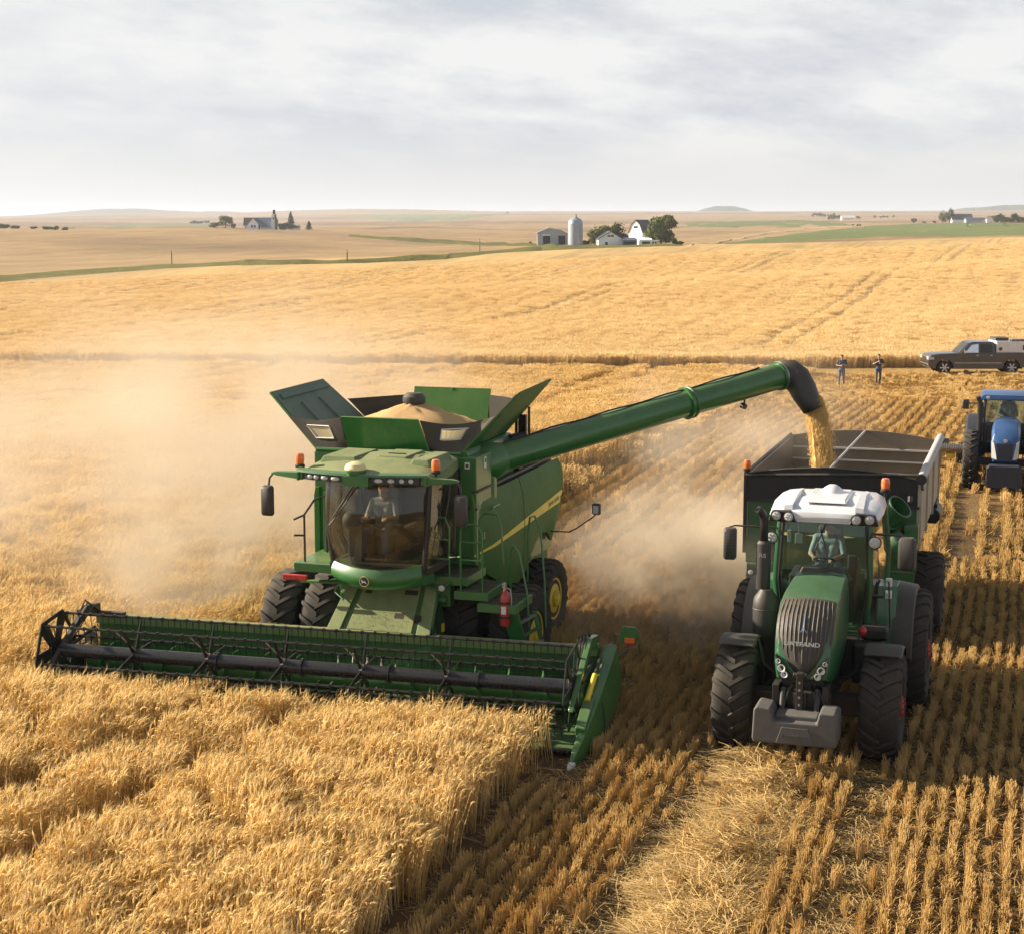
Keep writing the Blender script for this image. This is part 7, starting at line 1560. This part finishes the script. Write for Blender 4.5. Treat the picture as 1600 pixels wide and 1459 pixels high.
# ------------------------------------------------------------------ pickup
def build_pickup():
    x, y = on_ground(1521, 583, 60); z = min(tz(x - 2, y), tz(x + 2, y))
    sl = math.atan2(tz(x + 2, y) - tz(x - 2, y), 4)
    T = thing('pickup_truck', 'dark grey crew cab pickup with a white tool box in its bed, parked on stubble', 'pickup truck', (x, y, tz(x, y))); T.rotation_euler = (0, -sl * .6, 0)
    # local x along the truck, nose at -x; side view outline extruded across y with rounded shoulders
    wb = 2.0; hw = .98
    def arch(cx, r=.52, n=9): return [(cx + r * math.cos(a), .38 + r * math.sin(a)) for a in np.linspace(PI, 0, n)]
    low = [(-2.92, .50), (-2.86, .38)] + [(-2.52, .36)] + arch(-wb) + [(-1.45, .34), (1.45, .34)] + arch(wb) + [(2.55, .40), (2.95, .46)]
    top = [(2.98, .62), (2.98, 1.26), (1.0, 1.28), (.96, 1.28), (-.9, 1.24), (-1.2, 1.25), (-2.3, 1.20), (-2.78, 1.14), (-2.95, 1.0), (-2.98, .66)]
    b = MB(); out = low + top; rings = []
    for yy, s in ((-hw, .0), (-hw * .985, 1), (hw * .985, 1), (hw, 0)):
        rings.append([(px_ * (1 if s else .995), yy if abs(pz - .75) < .3 or s else yy, pz if s else pz * .99 + .006) for px_, pz in out])
    b.loft(rings); bd = obj('body', b, TRUCKP, T, .03, seg=3)
    cab = [(-1.12, 1.22), (-.52, 1.86), (-.3, 1.92), (.80, 1.92), (.95, 1.86), (1.0, 1.24)]
    b = MB(); b.loft([[(p, s * hw * (.96 - .17 * (q - 1.2)), q) for p, q in cab] for s in (-1, 1)]); cb = obj('cab', b, TRUCKP, T, .04, seg=3)
    for s in (-1, 1):
        def sd(p, q, o): return (p, s * (hw * (.96 - .17 * (q - 1.2)) + o), q)
        for nm, pts in (('side_window', [(-.78, 1.28), (-.40, 1.74), (.0, 1.79), (.0, 1.28)]), ('side_window', [(.08, 1.28), (.08, 1.79), (.74, 1.79), (.84, 1.72), (.86, 1.28)])):
            b = MB(); b.loft([[sd(p, q, o) for p, q in pts] for o in (-.01, .006)]); obj(nm, b, TRGLASS if pts[0][0] > 0 else MIRROR, cb)
        b = MB(); b.tube([sd(.04, 1.24, .012), sd(.04, .40, .03)], .006, 4); b.tube([(.96, s * (hw + .002), 1.26), (.96, s * (hw + .002), .40)], .008, 4); b.tube([(-.86, s * (hw + .002), 1.22), (-.95, s * (hw + .002), .42)], .006, 4); obj('door_gap', b, BLACK, bd)
        b = MB(); b.box(-.12, .0, s * hw - .01, s * hw + .03, 1.10, 1.14); b.box(.70, .82, s * hw - .01, s * hw + .03, 1.10, 1.14); b.box(-1.4, 1.4, s * hw - .01, s * hw + .02, .66, .69); obj('door_handle', b, SILVER, bd)
        b = MB(); b.box(-.92, -.78, s * 1.0, s * 1.0 + s * .2, 1.24, 1.44); obj('mirror', b, CHROME, T, .03)
        b = MB(); b.box(-2.99, -2.62, s * .60, s * .985, .86, 1.05); obj('headlight', b, LENS, T, .03)
        for cx_ in (-wb, wb):
            w = obj('wheel', rim_mb(.27, .26, .05, 6, .09), SILVER, T); w.location = (cx_, s * .84, .395); w.rotation_euler = (0, 0, s * PI / 2)
            b = MB(); b.lathe([(.27, -.12), (.30, -.14), (.37, -.135), (.395, -.10), (.395, .10), (.37, .135), (.30, .14), (.27, .12)], (0, 0, 0), (1, 0, 0), 32); obj('tyre', b, RUBBER, w, smooth=50)
            b = MB()
            for k in range(6):
                a = 2 * PI * k / 6; ca, sa = math.cos(a), math.sin(a); pp = lambda r, q: (.135, r * ca - q * sa, r * sa + q * ca)
                b.plate([pp(.05, -.03), pp(.26, -.045), pp(.26, .045), pp(.05, .03)], .03)
            obj('spoke', b, SILVER, w)
    b = MB(); b.loft([[(-1.10, -.82, 1.26), (-1.10, .82, 1.26), (-.54, .74, 1.85), (-.54, -.74, 1.85)], [(-1.12, -.82, 1.27), (-1.12, .82, 1.27), (-.56, .74, 1.86), (-.56, -.74, 1.86)]]); obj('windscreen', b, TRGLASS, T)
    b = MB(); b.box(-3.02, -2.84, -.94, .94, .44, .62); obj('front_bumper', b, CHROME, T, .04)
    b = MB(); b.box(-3.0, -2.9, -.58, .58, .68, 1.06); obj('grille', b, CHROME, T, .02)
    b = MB(); b.box(2.95, 3.1, -.9, .9, .46, .62); obj('rear_bumper', b, CHROME, T, .03)
    b = MB(); b.box(-2.6, 2.7, -.7, .7, .30, .5); obj('underbody', b, BLACK, T)
    # load: tool box and gear, things of their own
    K = thing('tool_box', 'white steel service tool box riding in the bed of the grey pickup', 'tool box', T.matrix_basis @ Vector((0, 0, 0)))
    K.rotation_euler = T.rotation_euler
    b = MB(); b.box(1.06, 2.94, -.90, .90, 1.27, 1.96); obj('box', b, WHITE, K, .03)
    b = MB(); b.box(1.10, 1.9, -.93, -.90, 1.34, 1.82); obj('door', b, WHITE, K, .012)
    b = MB(); b.box(2.62, 2.9, -.915, -.90, 1.42, 1.72); b.lathe([(.09, 0), (.11, .01), (.06, .02), (.001, .02)], (1.3, -.93, 1.50), (0, -1, 0), 16); obj('latch', b, GREY, K)
    G = thing('equipment_crate', 'low dark crate on top of the white tool box over the pickup bed', 'crate', T.matrix_basis @ Vector((0, 0, 0))); G.rotation_euler = T.rotation_euler
    b = MB(); b.box(1.08, 1.85, -.6, .6, 1.97, 2.12); obj('crate', b, GREY, G, .01)
    b = MB(); b.box(1.07, 1.86, -.61, .61, 2.12, 2.14); b.tube([(1.2, -.62, 2.05), (1.7, -.62, 2.05)], .02, 6); obj('lid', b, DARK, G)
    Rk = thing('pipe_rack', 'dark pipes and fittings lying along the top of the white tool box', 'pipes', T.matrix_basis @ Vector((0, 0, 0))); Rk.rotation_euler = T.rotation_euler
    b = MB()
    for k in range(5): b.cyl((1.9 + .02 * k, -.8 + .1 * k, 2.00 + .01 * (k % 2)), (2.95, -.82 + .1 * k, 2.01), .035, n=8)
    for k in range(4): b.ball((2.0 + .28 * k, -.86, 1.985), (.08, .05, .045), 8, 6)
    obj('pipe', b, BLACK, Rk); b = MB(); b.tube([(1.95, -.86, 1.96), (1.95, -.86, 2.12), (2.9, -.86, 2.12), (2.9, -.86, 1.96)], .018, 6); obj('rail', b, WHITE, Rk)
    return T
build_pickup()
# ------------------------------------------------------------------ farms, trees and poles in the distance
WALLW = paint('white_boards', (0.84, 0.84, 0.84), .7, dust=.05); ROOFD = paint('dark_shingles', (0.055, 0.06, 0.075), .85, dust=.1); ROOFB = paint('brown_shingles', (0.10, 0.08, 0.06), .9, dust=.1); ROOFBLUE = paint('slate_blue_roof', (0.06, 0.085, 0.14), .7, dust=.05)
TIN = paint('galvanised_tin', (0.34, 0.375, 0.41), .45, metal=.3, dust=.04); OPENING = paint('dark_opening', (0.02, 0.02, 0.022), .9, dust=0); WOODP = paint('pole_wood', (0.075, 0.05, 0.03), .9, dust=.05); BARK = paint('bark', (0.07, 0.05, 0.03), .95, dust=.05)

def leaf_mat(name, c1, c2):
    m, nt, nd, ln = new_mat(name); out = N(nt, 'ShaderNodeOutputMaterial'); at = N(nt, 'ShaderNodeAttribute', attribute_name='tone')
    c = mixc(nt, at.outputs['Fac'], c1, c2); d = N(nt, 'ShaderNodeBsdfDiffuse'); t = N(nt, 'ShaderNodeBsdfTranslucent'); ln.new(c, d.inputs[0]); ln.new(c, t.inputs[0])
    mx = N(nt, 'ShaderNodeMixShader'); mx.inputs[0].default_value = .3; ln.new(d.outputs[0], mx.inputs[1]); ln.new(t.outputs[0], mx.inputs[2]); ln.new(mx.outputs[0], out.inputs[0]); return m
LEAF = leaf_mat('olive_leaves', (0.10, 0.125, 0.04), (0.23, 0.245, 0.08)); LEAFD = leaf_mat('dark_leaves', (0.045, 0.062, 0.026), (0.10, 0.115, 0.042)); LEAFB = leaf_mat('hazed_far_leaves', (0.075, 0.09, 0.05), (0.14, 0.155, 0.08))  # LEAFB, for far trees and conifers, has the paling of haze painted in

def tree(name, label, loc, h, w, mat, seed, group, shape='round', dens=1.0, lobes=7):
    T = thing(name, label, 'bush' if name == 'bush' else 'tree', loc, 0, group); r = random.Random(seed)
    b = MB(); pts = [(0, 0, -.5), (r.uniform(-.1, .1) * w * .2, 0, h * .3), (r.uniform(-.1, .1) * w, r.uniform(-.1, .1) * w, h * .75)]; b.tube(pts, [h * .028 + .05, h * .022 + .04, .04], 8)
    for k in range(5):
        a = r.uniform(0, 6.28); z = h * r.uniform(.22, .55); b.tube([(0, 0, z), (math.cos(a) * w * .15, math.sin(a) * w * .15, z + h * .12), (math.cos(a) * w * .33, math.sin(a) * w * .33, z + h * .22)], [h * .012 + .03, h * .008 + .02, .02], 6)
    obj('trunk', b, BARK, T)
    b = MB(); tones = []; L = []
    if shape == 'conifer':
        for k in range(9): z = h * (.12 + .84 * k / 8); q = w * .5 * (1 - k / 8.6) ** .8 + .1; L += [(q * .5 * math.cos(a + k), q * .5 * math.sin(a + k), z, q * .62, h * .09) for a in (0, 2.1, 4.2)]
    else:
        L.append((0, 0, h * .50, w * .42, h * .42))
        for k in range(lobes):
            a = 6.28 * k / lobes + r.uniform(-.4, .4); z = h * r.uniform(.2, .80); q = w * .30 * (1.15 - abs(z / h - .5)); L.append((q * math.cos(a), q * math.sin(a), z, w * r.uniform(.19, .28), h * r.uniform(.16, .24)))
        if shape == 'bush': L = [(x, y, z * .8, rx * 1.05, rz) for x, y, z, rx, rz in L]
    n = int(1500 * dens); s0 = max(.32, w * .085)
    for k in range(n):
        x, y, z, rx, rz = r.choice(L); d = Vector((r.gauss(0, 1), r.gauss(0, 1), r.gauss(0, 1))).normalized(); q = r.random() ** .33 * (1.0 if r.random() < .9 else 1.18)
        p = Vector((x + d.x * rx * q, y + d.y * rx * q, max(.15, z + d.z * rz * q))); s = s0 * r.uniform(.55, 1.15)
        t = r.random()
        for _ in range(2):
            e = Vector((r.gauss(0, 1), r.gauss(0, 1), r.gauss(0, 1))).normalized(); f = e.cross(d if abs(e.dot(d)) < .9 else Vector((0, 0, 1))).normalized(); o = e * r.uniform(-.3, .3) * s
            b.add([p + o - e * s * .6, p + o + f * s * .45, p + o + e * s * .6, p + o - f * s * .5], [(0, 1, 2, 3)]); tones.append(.15 + .8 * t)
    o = obj('crown', b, mat, T, smooth=0)
    at = o.data.attributes.new('tone', 'FLOAT', 'FACE'); at.data.foreach_set('value', np.array(tones, np.float32))
    return T

def spot(u, v, y0=300):
    if y0 < 0: x, y = px(u, -y0), -y0
    else: x, y = on_ground(u, v, y0)
    return x, y, tz(x, y), FPX / y       # metres per photo pixel = 1/scale
def gable(name, label, loc, rz, w, d, hw, hr, wall, roof, opens=(), gam=False, group=None, over=.3, cat='building'):
    """House: gable ends face -y (front) and +y; ridge along y. opens: (x0,x1,z0,z1) on the front gable."""
    T = thing(name, label, cat, loc, rz, group); h = w / 2
    top = [(-h, -1.5), (h, -1.5), (h, hw)] + ([(h * .62, hw + (hr - hw) * .62), (0, hr), (-h * .62, hw + (hr - hw) * .62)] if gam else [(0, hr)]) + [(-h, hw)]
    b = MB(); b.prism(top, 1, 0, d); obj('wall', b, wall, T)
    b = MB(); e = over; sl = ([(h + e * .5, hw - .2), (h * .62, hw + (hr - hw) * .62), (0, hr)] if gam else [(h + e, hw - e * (hr - hw) / h), (0, hr)])
    for s in (-1, 1):
        for k in range(len(sl) - 1):
            (xa, za), (xb, zb) = sl[k], sl[k + 1]; b.hexa([(s * xa, -e, za + .02), (s * xb, -e, zb + .02), (s * xb, d + e, zb + .02), (s * xa, d + e, za + .02), (s * xa, -e, za + .25), (s * xb, -e, zb + .25), (s * xb, d + e, zb + .25), (s * xa, d + e, za + .25)])
    obj('roof', b, roof, T)
    for nm, x0, x1, z0, z1 in opens: b = MB(); b.box(x0, x1, -.08, .05, z0, z1); obj(nm, b, OPENING, T)
    return T

# central farm -----------------------------------------------------------------
x, y, z, s = spot(863.5, 383.5); W_ = 47 / s
T = thing('shed', 'grey tin shed with two dark openings beside the round silo', 'shed', (x, y, z)); b = MB(); b.prism([(-W_ / 2, -1), (W_ / 2, -1), (W_ / 2, 3.2), (W_ * .25, 4.5), (-W_ * .12, 5.1), (-W_ / 2, 3.5)], 1, 0, 9); obj('wall', b, TIN, T)
b = MB(); b.loft([[(W_ / 2 + .3, q, 3.15), (W_ * .25, q, 4.55), (-W_ * .12, q, 5.15), (-W_ / 2 - .3, q, 3.5), (-W_ / 2 - .3, q, 3.7), (-W_ * .12, q, 5.35), (W_ * .25, q, 4.75), (W_ / 2 + .3, q, 3.35)] for q in (-.3, 9.3)]); obj('roof', b, TIN, T)
for a in (-.20, .30): b = MB(); b.box(W_ * (a - .115), W_ * (a + .115), -.08, .05, 0, 2.9); obj('door_opening', b, OPENING, T)
b = MB(); b.box(W_ * -.34, W_ * -.06, -.12, -.06, 2.9, 3.2); obj('door_track', b, WALLW, T)
x, y, z, s = spot(899, 383.5); T = thing('silo', 'round corrugated steel silo with a conical roof, between shed and trees', 'silo', (x, y, z)); R0 = 11.3 / s; H0 = 33 / s
b = MB(); b.lathe([(R0, -1)] + [(R0 + (.04 if k % 2 else 0), H0 * k / 18) for k in range(19)], (0, 0, 0), (0, 0, 1), 36); obj('wall', b, TIN, T, smooth=30)
b = MB(); b.lathe([(R0 * 1.04, H0 - .1), (R0 * .9, H0 + 1.0 / 1), (R0 * .35, H0 + 6.0 / s + .6), (R0 * .22, H0 + 7 / s + .6), (.01, H0 + 7 / s + .9)], (0, 0, 0), (0, 0, 1), 36); obj('roof', b, TIN, T, smooth=30)
b = MB(); b.cyl((R0 * .05, 0, H0 + 7 / s + .4), (R0 * .05, 0, H0 + 7 / s + 1.4), R0 * .12, n=10); obj('roof_vent', b, TIN, T)
b = MB(); b.tube([(R0 * .75, -R0 * .72, 0), (R0 * .75, -R0 * .72, H0)], .12, 6); obj('ladder', b, STEEL, T)
x, y, z, s = spot(954, 383.8); w = 38 / s
gable('house', 'small white gabled house with an attic window, in front of the dark trees', (x, y, z), .05, w, 9, 9.5 / s, 20.5 / s, WALLW, ROOFD, (('window', -.9, -.1, 13 / s, 15.5 / s), ('window', .1, .9, 13 / s, 15.5 / s), ('door', -w * .22, -w * .12, 0, 5 / s)), cat='house')
x, y, z, s = spot(993, 381.5); gable('barn', 'tall white barn with a dark gambrel roof between two trees', (x + 1, y + 14, z), rad(-38), 26 / s, 34 / s, 17 / s, 36 / s, WALLW, ROOFD, (('window', -.9, .9, 24 / s, 27 / s),), gam=True)
x, y, z, s = spot(986, 384); T = thing('lean_to', 'low dark blue lean-to between the white house and the barn', 'shed', (x, y + 2, z)); b = MB(); b.hexa([(-13 / s, 0, -1), (12 / s, 0, -1), (12 / s, 6, -1), (-13 / s, 6, -1), (-13 / s, 0, 8 / s), (12 / s, 0, 8 / s), (9 / s, 6, 11.5 / s), (-13 / s, 6, 11.5 / s)]); obj('wall', b, ROOFBLUE, T)
b = MB(); b.box(-10 / s, 8 / s, -.1, .05, 0, 5 / s); obj('opening', b, OPENING, T)
x, y, z, s = spot(1013, 384); T = thing('garage', 'low white garage with one dark bay, under the big tree', 'garage', (x, y - 1, z)); b = MB(); b.box(-15 / s, 14.5 / s, 0, 7, -1, 8.0 / s); b.hexa([(-14 / s, .5, 8 / s), (6 / s, .5, 8 / s), (6 / s, 6, 8 / s), (-14 / s, 6, 8 / s), (-14 / s, .5, 9 / s), (6 / s, .5, 9 / s), (6 / s, 6, 12 / s), (-14 / s, 6, 12 / s)]); obj('wall', b, WALLW, T)
for a, c in ((-10, 2), (6, 8), (10, 12)): b = MB(); b.box(a / s, c / s, -.08, .05, 0 if a < 0 else 1.5 / s, 6 / s); obj('door_opening' if a < 0 else 'window', b, OPENING, T)
GRP = 'trees round the central farm'
def tr(u, v, hp, wp, label, mat=LEAF, seed=1, name='tree', shape='round', grp=GRP, dy=0, dens=1.0, y0=300):
    x, y, z, s = spot(u, v, y0); return tree(name, label, (x, y + dy, z), hp / s, wp / s, mat, seed, grp, shape, dens)
tr(938, 383, 33, 38, 'olive round tree just left of the white farm house', LEAF, 11, dy=8)
tr(969, 382, 36, 32, 'dark tree rising behind the roof of the small white house', LEAFD, 12, dy=12)
tr(1035, 383.5, 47, 46, 'biggest rounded tree, standing over the low white garage', LEAF, 13, dy=5, dens=1.6)
tr(916, 383, 8, 14, 'low brown-green bush between silo and olive tree', LEAFD, 14, 'bush', 'bush', dens=.4); tr(1054, 383.5, 14, 10, 'small dark bush at the foot of the biggest tree', LEAFD, 15, 'bush', 'bush', dens=.4); tr(1063, 383, 6.5, 10, 'lowest bush at the outer end of the central farm', LEAFD, 16, 'bush', 'bush', dens=.3)
tr(828.5, 383.5, 7, 4.5, 'lone dark shrub in the grass before the tin shed', LEAFD, 17, 'bush', 'bush', dens=.3)

# farm far left -------------------------------------------------------------------
YF = -on_ground(384, 358.2, 700)[1]
x, y, z, s = spot(384, 358, YF); G2 = 'trees round the far farm with the white tower'
gable('house', 'far farmhouse with a brown hipped roof, next to the white gable', (x + 8, y + 16, z), rad(90), 9 / s * 1.6, 26 / s, 6 / s, 16.5 / s, WALLW, ROOFB, (), cat='house')
x, y, z, s = spot(401, 357.5, YF); gable('barn', 'far barn with a wide white triangular gable', (x, y - 3, z), .0, 24 / s, 12, 3.5 / s, 17 / s, WALLW, ROOFBLUE, (('window', -1.2, -.2, 1.0, 2.4), ('window', .4, 1.4, 1.0, 2.4), ('door', 3, 4, 0, 2.6)))
x, y, z, s = spot(417, 358, YF); gable('barn', 'far long building with a slate blue roof beside the white tower', (x + 14 / s, y + 9, z), rad(90), 12, 28 / s, 4 / s, 18 / s, WALLW, ROOFBLUE, ())
x, y, z, s = spot(431, 358, YF); T = thing('tower', 'tall white tower with a dark flank and cap, highest on the far farm', 'tower', (x, y + 2, z)); b = MB(); b.taper((-5.0 / s, 2.0 / s, 0, 3), -1, (-3.2 / s, 1.0 / s, 0, 3), 24 / s); obj('wall', b, WALLW, T); b = MB(); b.hexa([(2.05 / s, .1, -1), (5.0 / s, .1, -1), (5.0 / s, 3, -1), (2.05 / s, 3, -1), (1.05 / s, .1, 24 / s), (2.9 / s, .1, 24 / s), (2.9 / s, 3, 24 / s), (1.05 / s, 3, 24 / s)]); obj('dark_flank', b, ROOFB, T); b = MB(); b.box(-1.2 / s, 1.6 / s, -.2, 3.1, 24.1 / s, 30.5 / s); obj('cap', b, OPENING, T); b = MB(); b.box(-1.5 / s, .6 / s, -.1, .05, 16 / s, 19 / s); obj('window', b, OPENING, T)
x, y, z, s = spot(470, 358, YF); gable('shed', 'low far shed between the two conifers', (x, y + 3, z), rad(90), 8, 14 / s, 3 / s, 6.5 / s, WALLW, ROOFB, (), cat='shed')
for a in (dict(u=340, v=359, hp=9, wp=18, label='low hedge tree at the outer end of the far farm', shape='bush', seed=21), dict(u=357, v=359, hp=23, wp=22, label='round tree before the brown-roofed far house', shape='bush', seed=22), dict(u=369, v=358.5, hp=10, wp=9, label='small tree touching the brown-roofed far house', shape='bush', seed=23), dict(u=447, v=358, hp=13, wp=20, label='dark round tree close beside the white tower', shape='bush', seed=24, mat=LEAFD), dict(u=458, v=357.5, hp=26, wp=17, label='tall conifer behind the far shed', seed=25, mat=LEAFB, shape='conifer', name='conifer'), dict(u=486, v=358, hp=13, wp=12, label='small lone conifer at the edge of the far farm', seed=26, mat=LEAFB, shape='conifer', name='conifer'), dict(u=424, v=358, hp=21, wp=7, label='slim tree top showing over the slate blue roof', seed=27, dy=30)):
    tr(grp=G2, y0=YF, dens=.6, **a)
# scattered far trees at the left edge and beyond
G3 = 'far trees in the hazy valley'
for i, (u, v, hp, wp) in enumerate(((5, 365, 10, 20), (24, 364, 7, 14), (53, 363, 5, 12), (75, 362, 6, 18), (88, 361, 8, 9), (102, 361, 7, 10), (302, 350, 6, 12), (312, 350, 5, 12), (323, 349, 5, 10))):
    tr(u, v, hp, wp, 'hazy tree in the far valley, one of a scattered line behind the tan hill' if i < 6 else 'hazy tree of the far clump above the brown-roofed farmhouse', LEAFB, 40 + i, shape='bush', grp=G3 if i < 6 else 'hazy clump over the far farmhouse', y0=900, dens=.45)
# right-hand farms -------------------------------------------------------------------
G4 = 'trees round the farm on the green field'
for a in (dict(u=1428, v=349, hp=9, wp=9, label='small dark round tree alone at the edge of the green field', mat=LEAFD, seed=61), dict(u=1473, v=348.5, hp=22, wp=14, label='paler of two tall trees by the farm on the green field', seed=62), dict(u=1484, v=348.5, hp=23, wp=13, label='darker of two tall trees by the farm on the green field', mat=LEAFD, seed=63), dict(u=1444, v=349, hp=3, wp=7, label='low bush on the green field next to the round tree', mat=LEAFD, seed=64, name='bush', shape='bush'), dict(u=1460, v=349, hp=4, wp=6, label='low bush at the foot of the two tall trees', mat=LEAFD, seed=65, name='bush', shape='bush')): tr(grp=G4, y0=650, dens=.6, **a)
for i in range(9): tr(1556 + i * 7.5, 349, 13 + 3 * math.sin(i * 1.9), 13, 'tree in the dense dark windbreak past the white gable', LEAFD, 70 + i, grp='dark windbreak row at the far farm', y0=650, dens=.5)
x, y, z, s = spot(1503, 348.5, 650); gable('house', 'long white farmhouse with a dark roof behind the green field', (x + 16 / s, y + 3, z), rad(90), 9, 32 / s, 5 / s, 13 / s, WALLW, ROOFD, (), cat='house')
x, y, z, s = spot(1528, 348.5, 650); gable('shed', 'long low blue-grey shed joining the farmhouse to the white gable', (x + 17 / s, y + 5, z), rad(90), 7, 34 / s, 4.5 / s, 7.5 / s, TIN, ROOFBLUE, (), cat='shed')
x, y, z, s = spot(1545.5, 348.5, 650); gable('house', 'narrow white gable end at the start of the windbreak', (x, y - 1, z), 0, 9 / s, 8, 6 / s, 10.5 / s, WALLW, ROOFB, (), cat='house')
x, y, z, s = spot(1324, 344, 900); gable('barn', 'small white far building with a light roof in the pale fields', (x + 11 / s, y + 2, z), rad(90), 10, 20 / s, 3 / s, 6 / s, WALLW, paint('light_roof', (.55, .55, .53), .6, dust=.05), ())
for i, (u, v, hp, wp) in enumerate(((1272, 339, 6, 9), (1280, 339, 6, 10), (1287, 339, 5, 8), (1296, 344, 9, 9), (1302, 344, 11, 9), (1309, 343, 7, 10), (1341, 342, 4, 8))): tr(u, v, hp, wp, 'hazy dark tree near the small white far building', LEAFB, 90 + i, grp='hazy trees near the small white far building', y0=1000, dens=.4)
for i, (u, v, hp, wp) in enumerate(((1367, 341, 5, 5), (1376, 341, 4, 5), (1381, 341, 5, 5), (1386, 341, 4, 5), (1396, 341, 5, 4))): tr(u, v, hp, wp, 'tiny hazy tree of the spaced line below the skyline', LEAFB, 100 + i, grp='spaced line of tiny far trees', y0=1000, dens=.3)
x, y, z, s = spot(1347, 354.5, 600)
for i, u in enumerate((1333, 1340, 1344)): tr(u, 353.5, 3.2, 3.0, 'tiny dark shrub beside the far dirt road', LEAFD, 110 + i, 'bush', 'bush', 'shrubs by the far dirt road', dens=.25, y0=600)
tr(793, 335, 4.5, 4, 'lone hazy tree on the skyline ridge', LEAFB, 120, grp='lone ridge tree', y0=2000, dens=.3)
# utility poles -------------------------------------------------------------------------
for u, v, hp, lab in ((268.5, 416, 23.5, 'bare wooden pole on the grass verge, tallest of three and nearest'), (542.5, 411, 20, 'bare wooden pole on the verge below the tan hill, middle of three'), (749.5, 397, 23, 'pale weathered pole on the verge nearest the farm')):
    x, y, z, s = spot(u, v, 200); T = thing('utility_pole', lab, 'pole', (x, y, z), 0, 'poles along the grass verge'); b = MB(); b.cyl((0, 0, -.5), (.02, 0, hp / s), .14, .10, 8); m = WOODP if u < 700 else paint('weathered_wood', (.22, .18, .13), .9, dust=.1); obj('post', b, m, T)
    b = MB(); b.cyl((-.09, -.10, hp / s - .5), (-.09, -.10, hp / s - .25), .05, n=8); b.cyl((.09, -.10, hp / s - .5), (.09, -.10, hp / s - .25), .05, n=8); obj('insulator', b, STICKER, T)
# ------------------------------------------------------------------ dust stirred up by the harvester, and the haze of the day
def dust(loc, radii, dens, seed, scale=1.0, lo=.42, hi=.75, pw=1.3, col=(0.83, 0.72, 0.565), rz=-A17, ground=0.0):
    me = bpy.data.meshes.new('dust_cloud'); bm = bmesh.new(); bmesh.ops.create_icosphere(bm, subdivisions=3, radius=1.0); bm.to_mesh(me); bm.free()
    o = bpy.data.objects.new('dust_cloud', me); COL.objects.link(o); o.location = loc; o.scale = radii; o.rotation_euler = (0, 0, rz)
    m, nt, nd, ln = new_mat('dust'); out = N(nt, 'ShaderNodeOutputMaterial'); v = N(nt, 'ShaderNodeVolumePrincipled'); v.inputs['Color'].default_value = (*col, 1); v.inputs['Anisotropy'].default_value = .1
    tc = N(nt, 'ShaderNodeTexCoord'); geo = N(nt, 'ShaderNodeNewGeometry')
    ln_ = N(nt, 'ShaderNodeVectorMath', operation='LENGTH'); ln.new(tc.outputs['Object'], ln_.inputs[0])
    env = mth(nt, 'POWER', mth(nt, 'SUBTRACT', 1.0, ln_.outputs['Value'], clamp=True), pw)
    mp = N(nt, 'ShaderNodeMapping'); mp.inputs['Location'].default_value = (seed * 3.1, seed, 0); mp.inputs['Scale'].default_value = (1, .7, 1.3); ln.new(geo.outputs['Position'], mp.inputs[0])
    n = noise(nt, mp.outputs[0], .34 * scale, 3, .55)
    k = N(nt, 'ShaderNodeMapRange'); k.inputs[1].default_value = lo; k.inputs[2].default_value = hi; ln.new(n, k.inputs[0])
    d = mth(nt, 'MULTIPLY', mth(nt, 'MULTIPLY', env, k.outputs[0]), dens)
    ln.new(d, v.inputs['Density']); ln.new(v.outputs[0], out.inputs['Volume']); me.materials.append(m)
    return tag(o, kind='stuff')
def cw(x, y, z): return (*comb_world(x, y), z)
if DUST:
    dust(cw(-9.2, 10, 2.0), (8.0, 14, 4.2), .52, 1, 1.1, lo=.38, hi=.72)
    dust(cw(-5.0, 2.8, 1.1), (3.0, 5.0, 2.5), 1.2, 2, 1.5)
    dust(cw(-17, 24, 2.0), (13, 20, 5.2), .17, 3, .9)
    dust(cw(4.2, 7.8, .7), (4.0, 7.0, 2.1), 1.35, 4, 2.0, lo=.40, hi=.68)
    dust(cw(4.6, 5.6, .5), (3.0, 3.2, 1.3), 1.9, 7, 4.5, lo=.50, hi=.66, pw=1.0, col=(.72, .59, .42))
    dust(cw(3.2, 16, 2.2), (4.5, 8, 3.0), .34, 5, 1.2)
    dust(cw(5.2, 8.6, 3.3), (2.0, 2.4, 1.3), .28, 6, 1.8)
if HAZE:
    me = bpy.data.meshes.new('haze'); bm = bmesh.new(); bmesh.ops.create_cube(bm, size=1.0); bm.to_mesh(me); bm.free()
    hz_ = bpy.data.objects.new('haze', me); COL.objects.link(hz_)
    zlo = min(v.co.z for v in GROUND.data.vertices) - 1.0; zhi = 66.0
    for v in me.vertices: v.co = (v.co.x * 2 * 11600, -80 + (v.co.y + .5) * 9400, zlo + (v.co.z + .5) * (zhi - zlo))
    m, nt, nd, ln = new_mat('haze'); out = N(nt, 'ShaderNodeOutputMaterial'); v = N(nt, 'ShaderNodeVolumePrincipled'); v.inputs['Color'].default_value = (.78, .86, 1.0, 1); v.inputs['Density'].default_value = HAZE; v.inputs['Anisotropy'].default_value = .2
    ln.new(v.outputs[0], out.inputs['Volume']); me.materials.append(m); tag(hz_, kind='stuff')
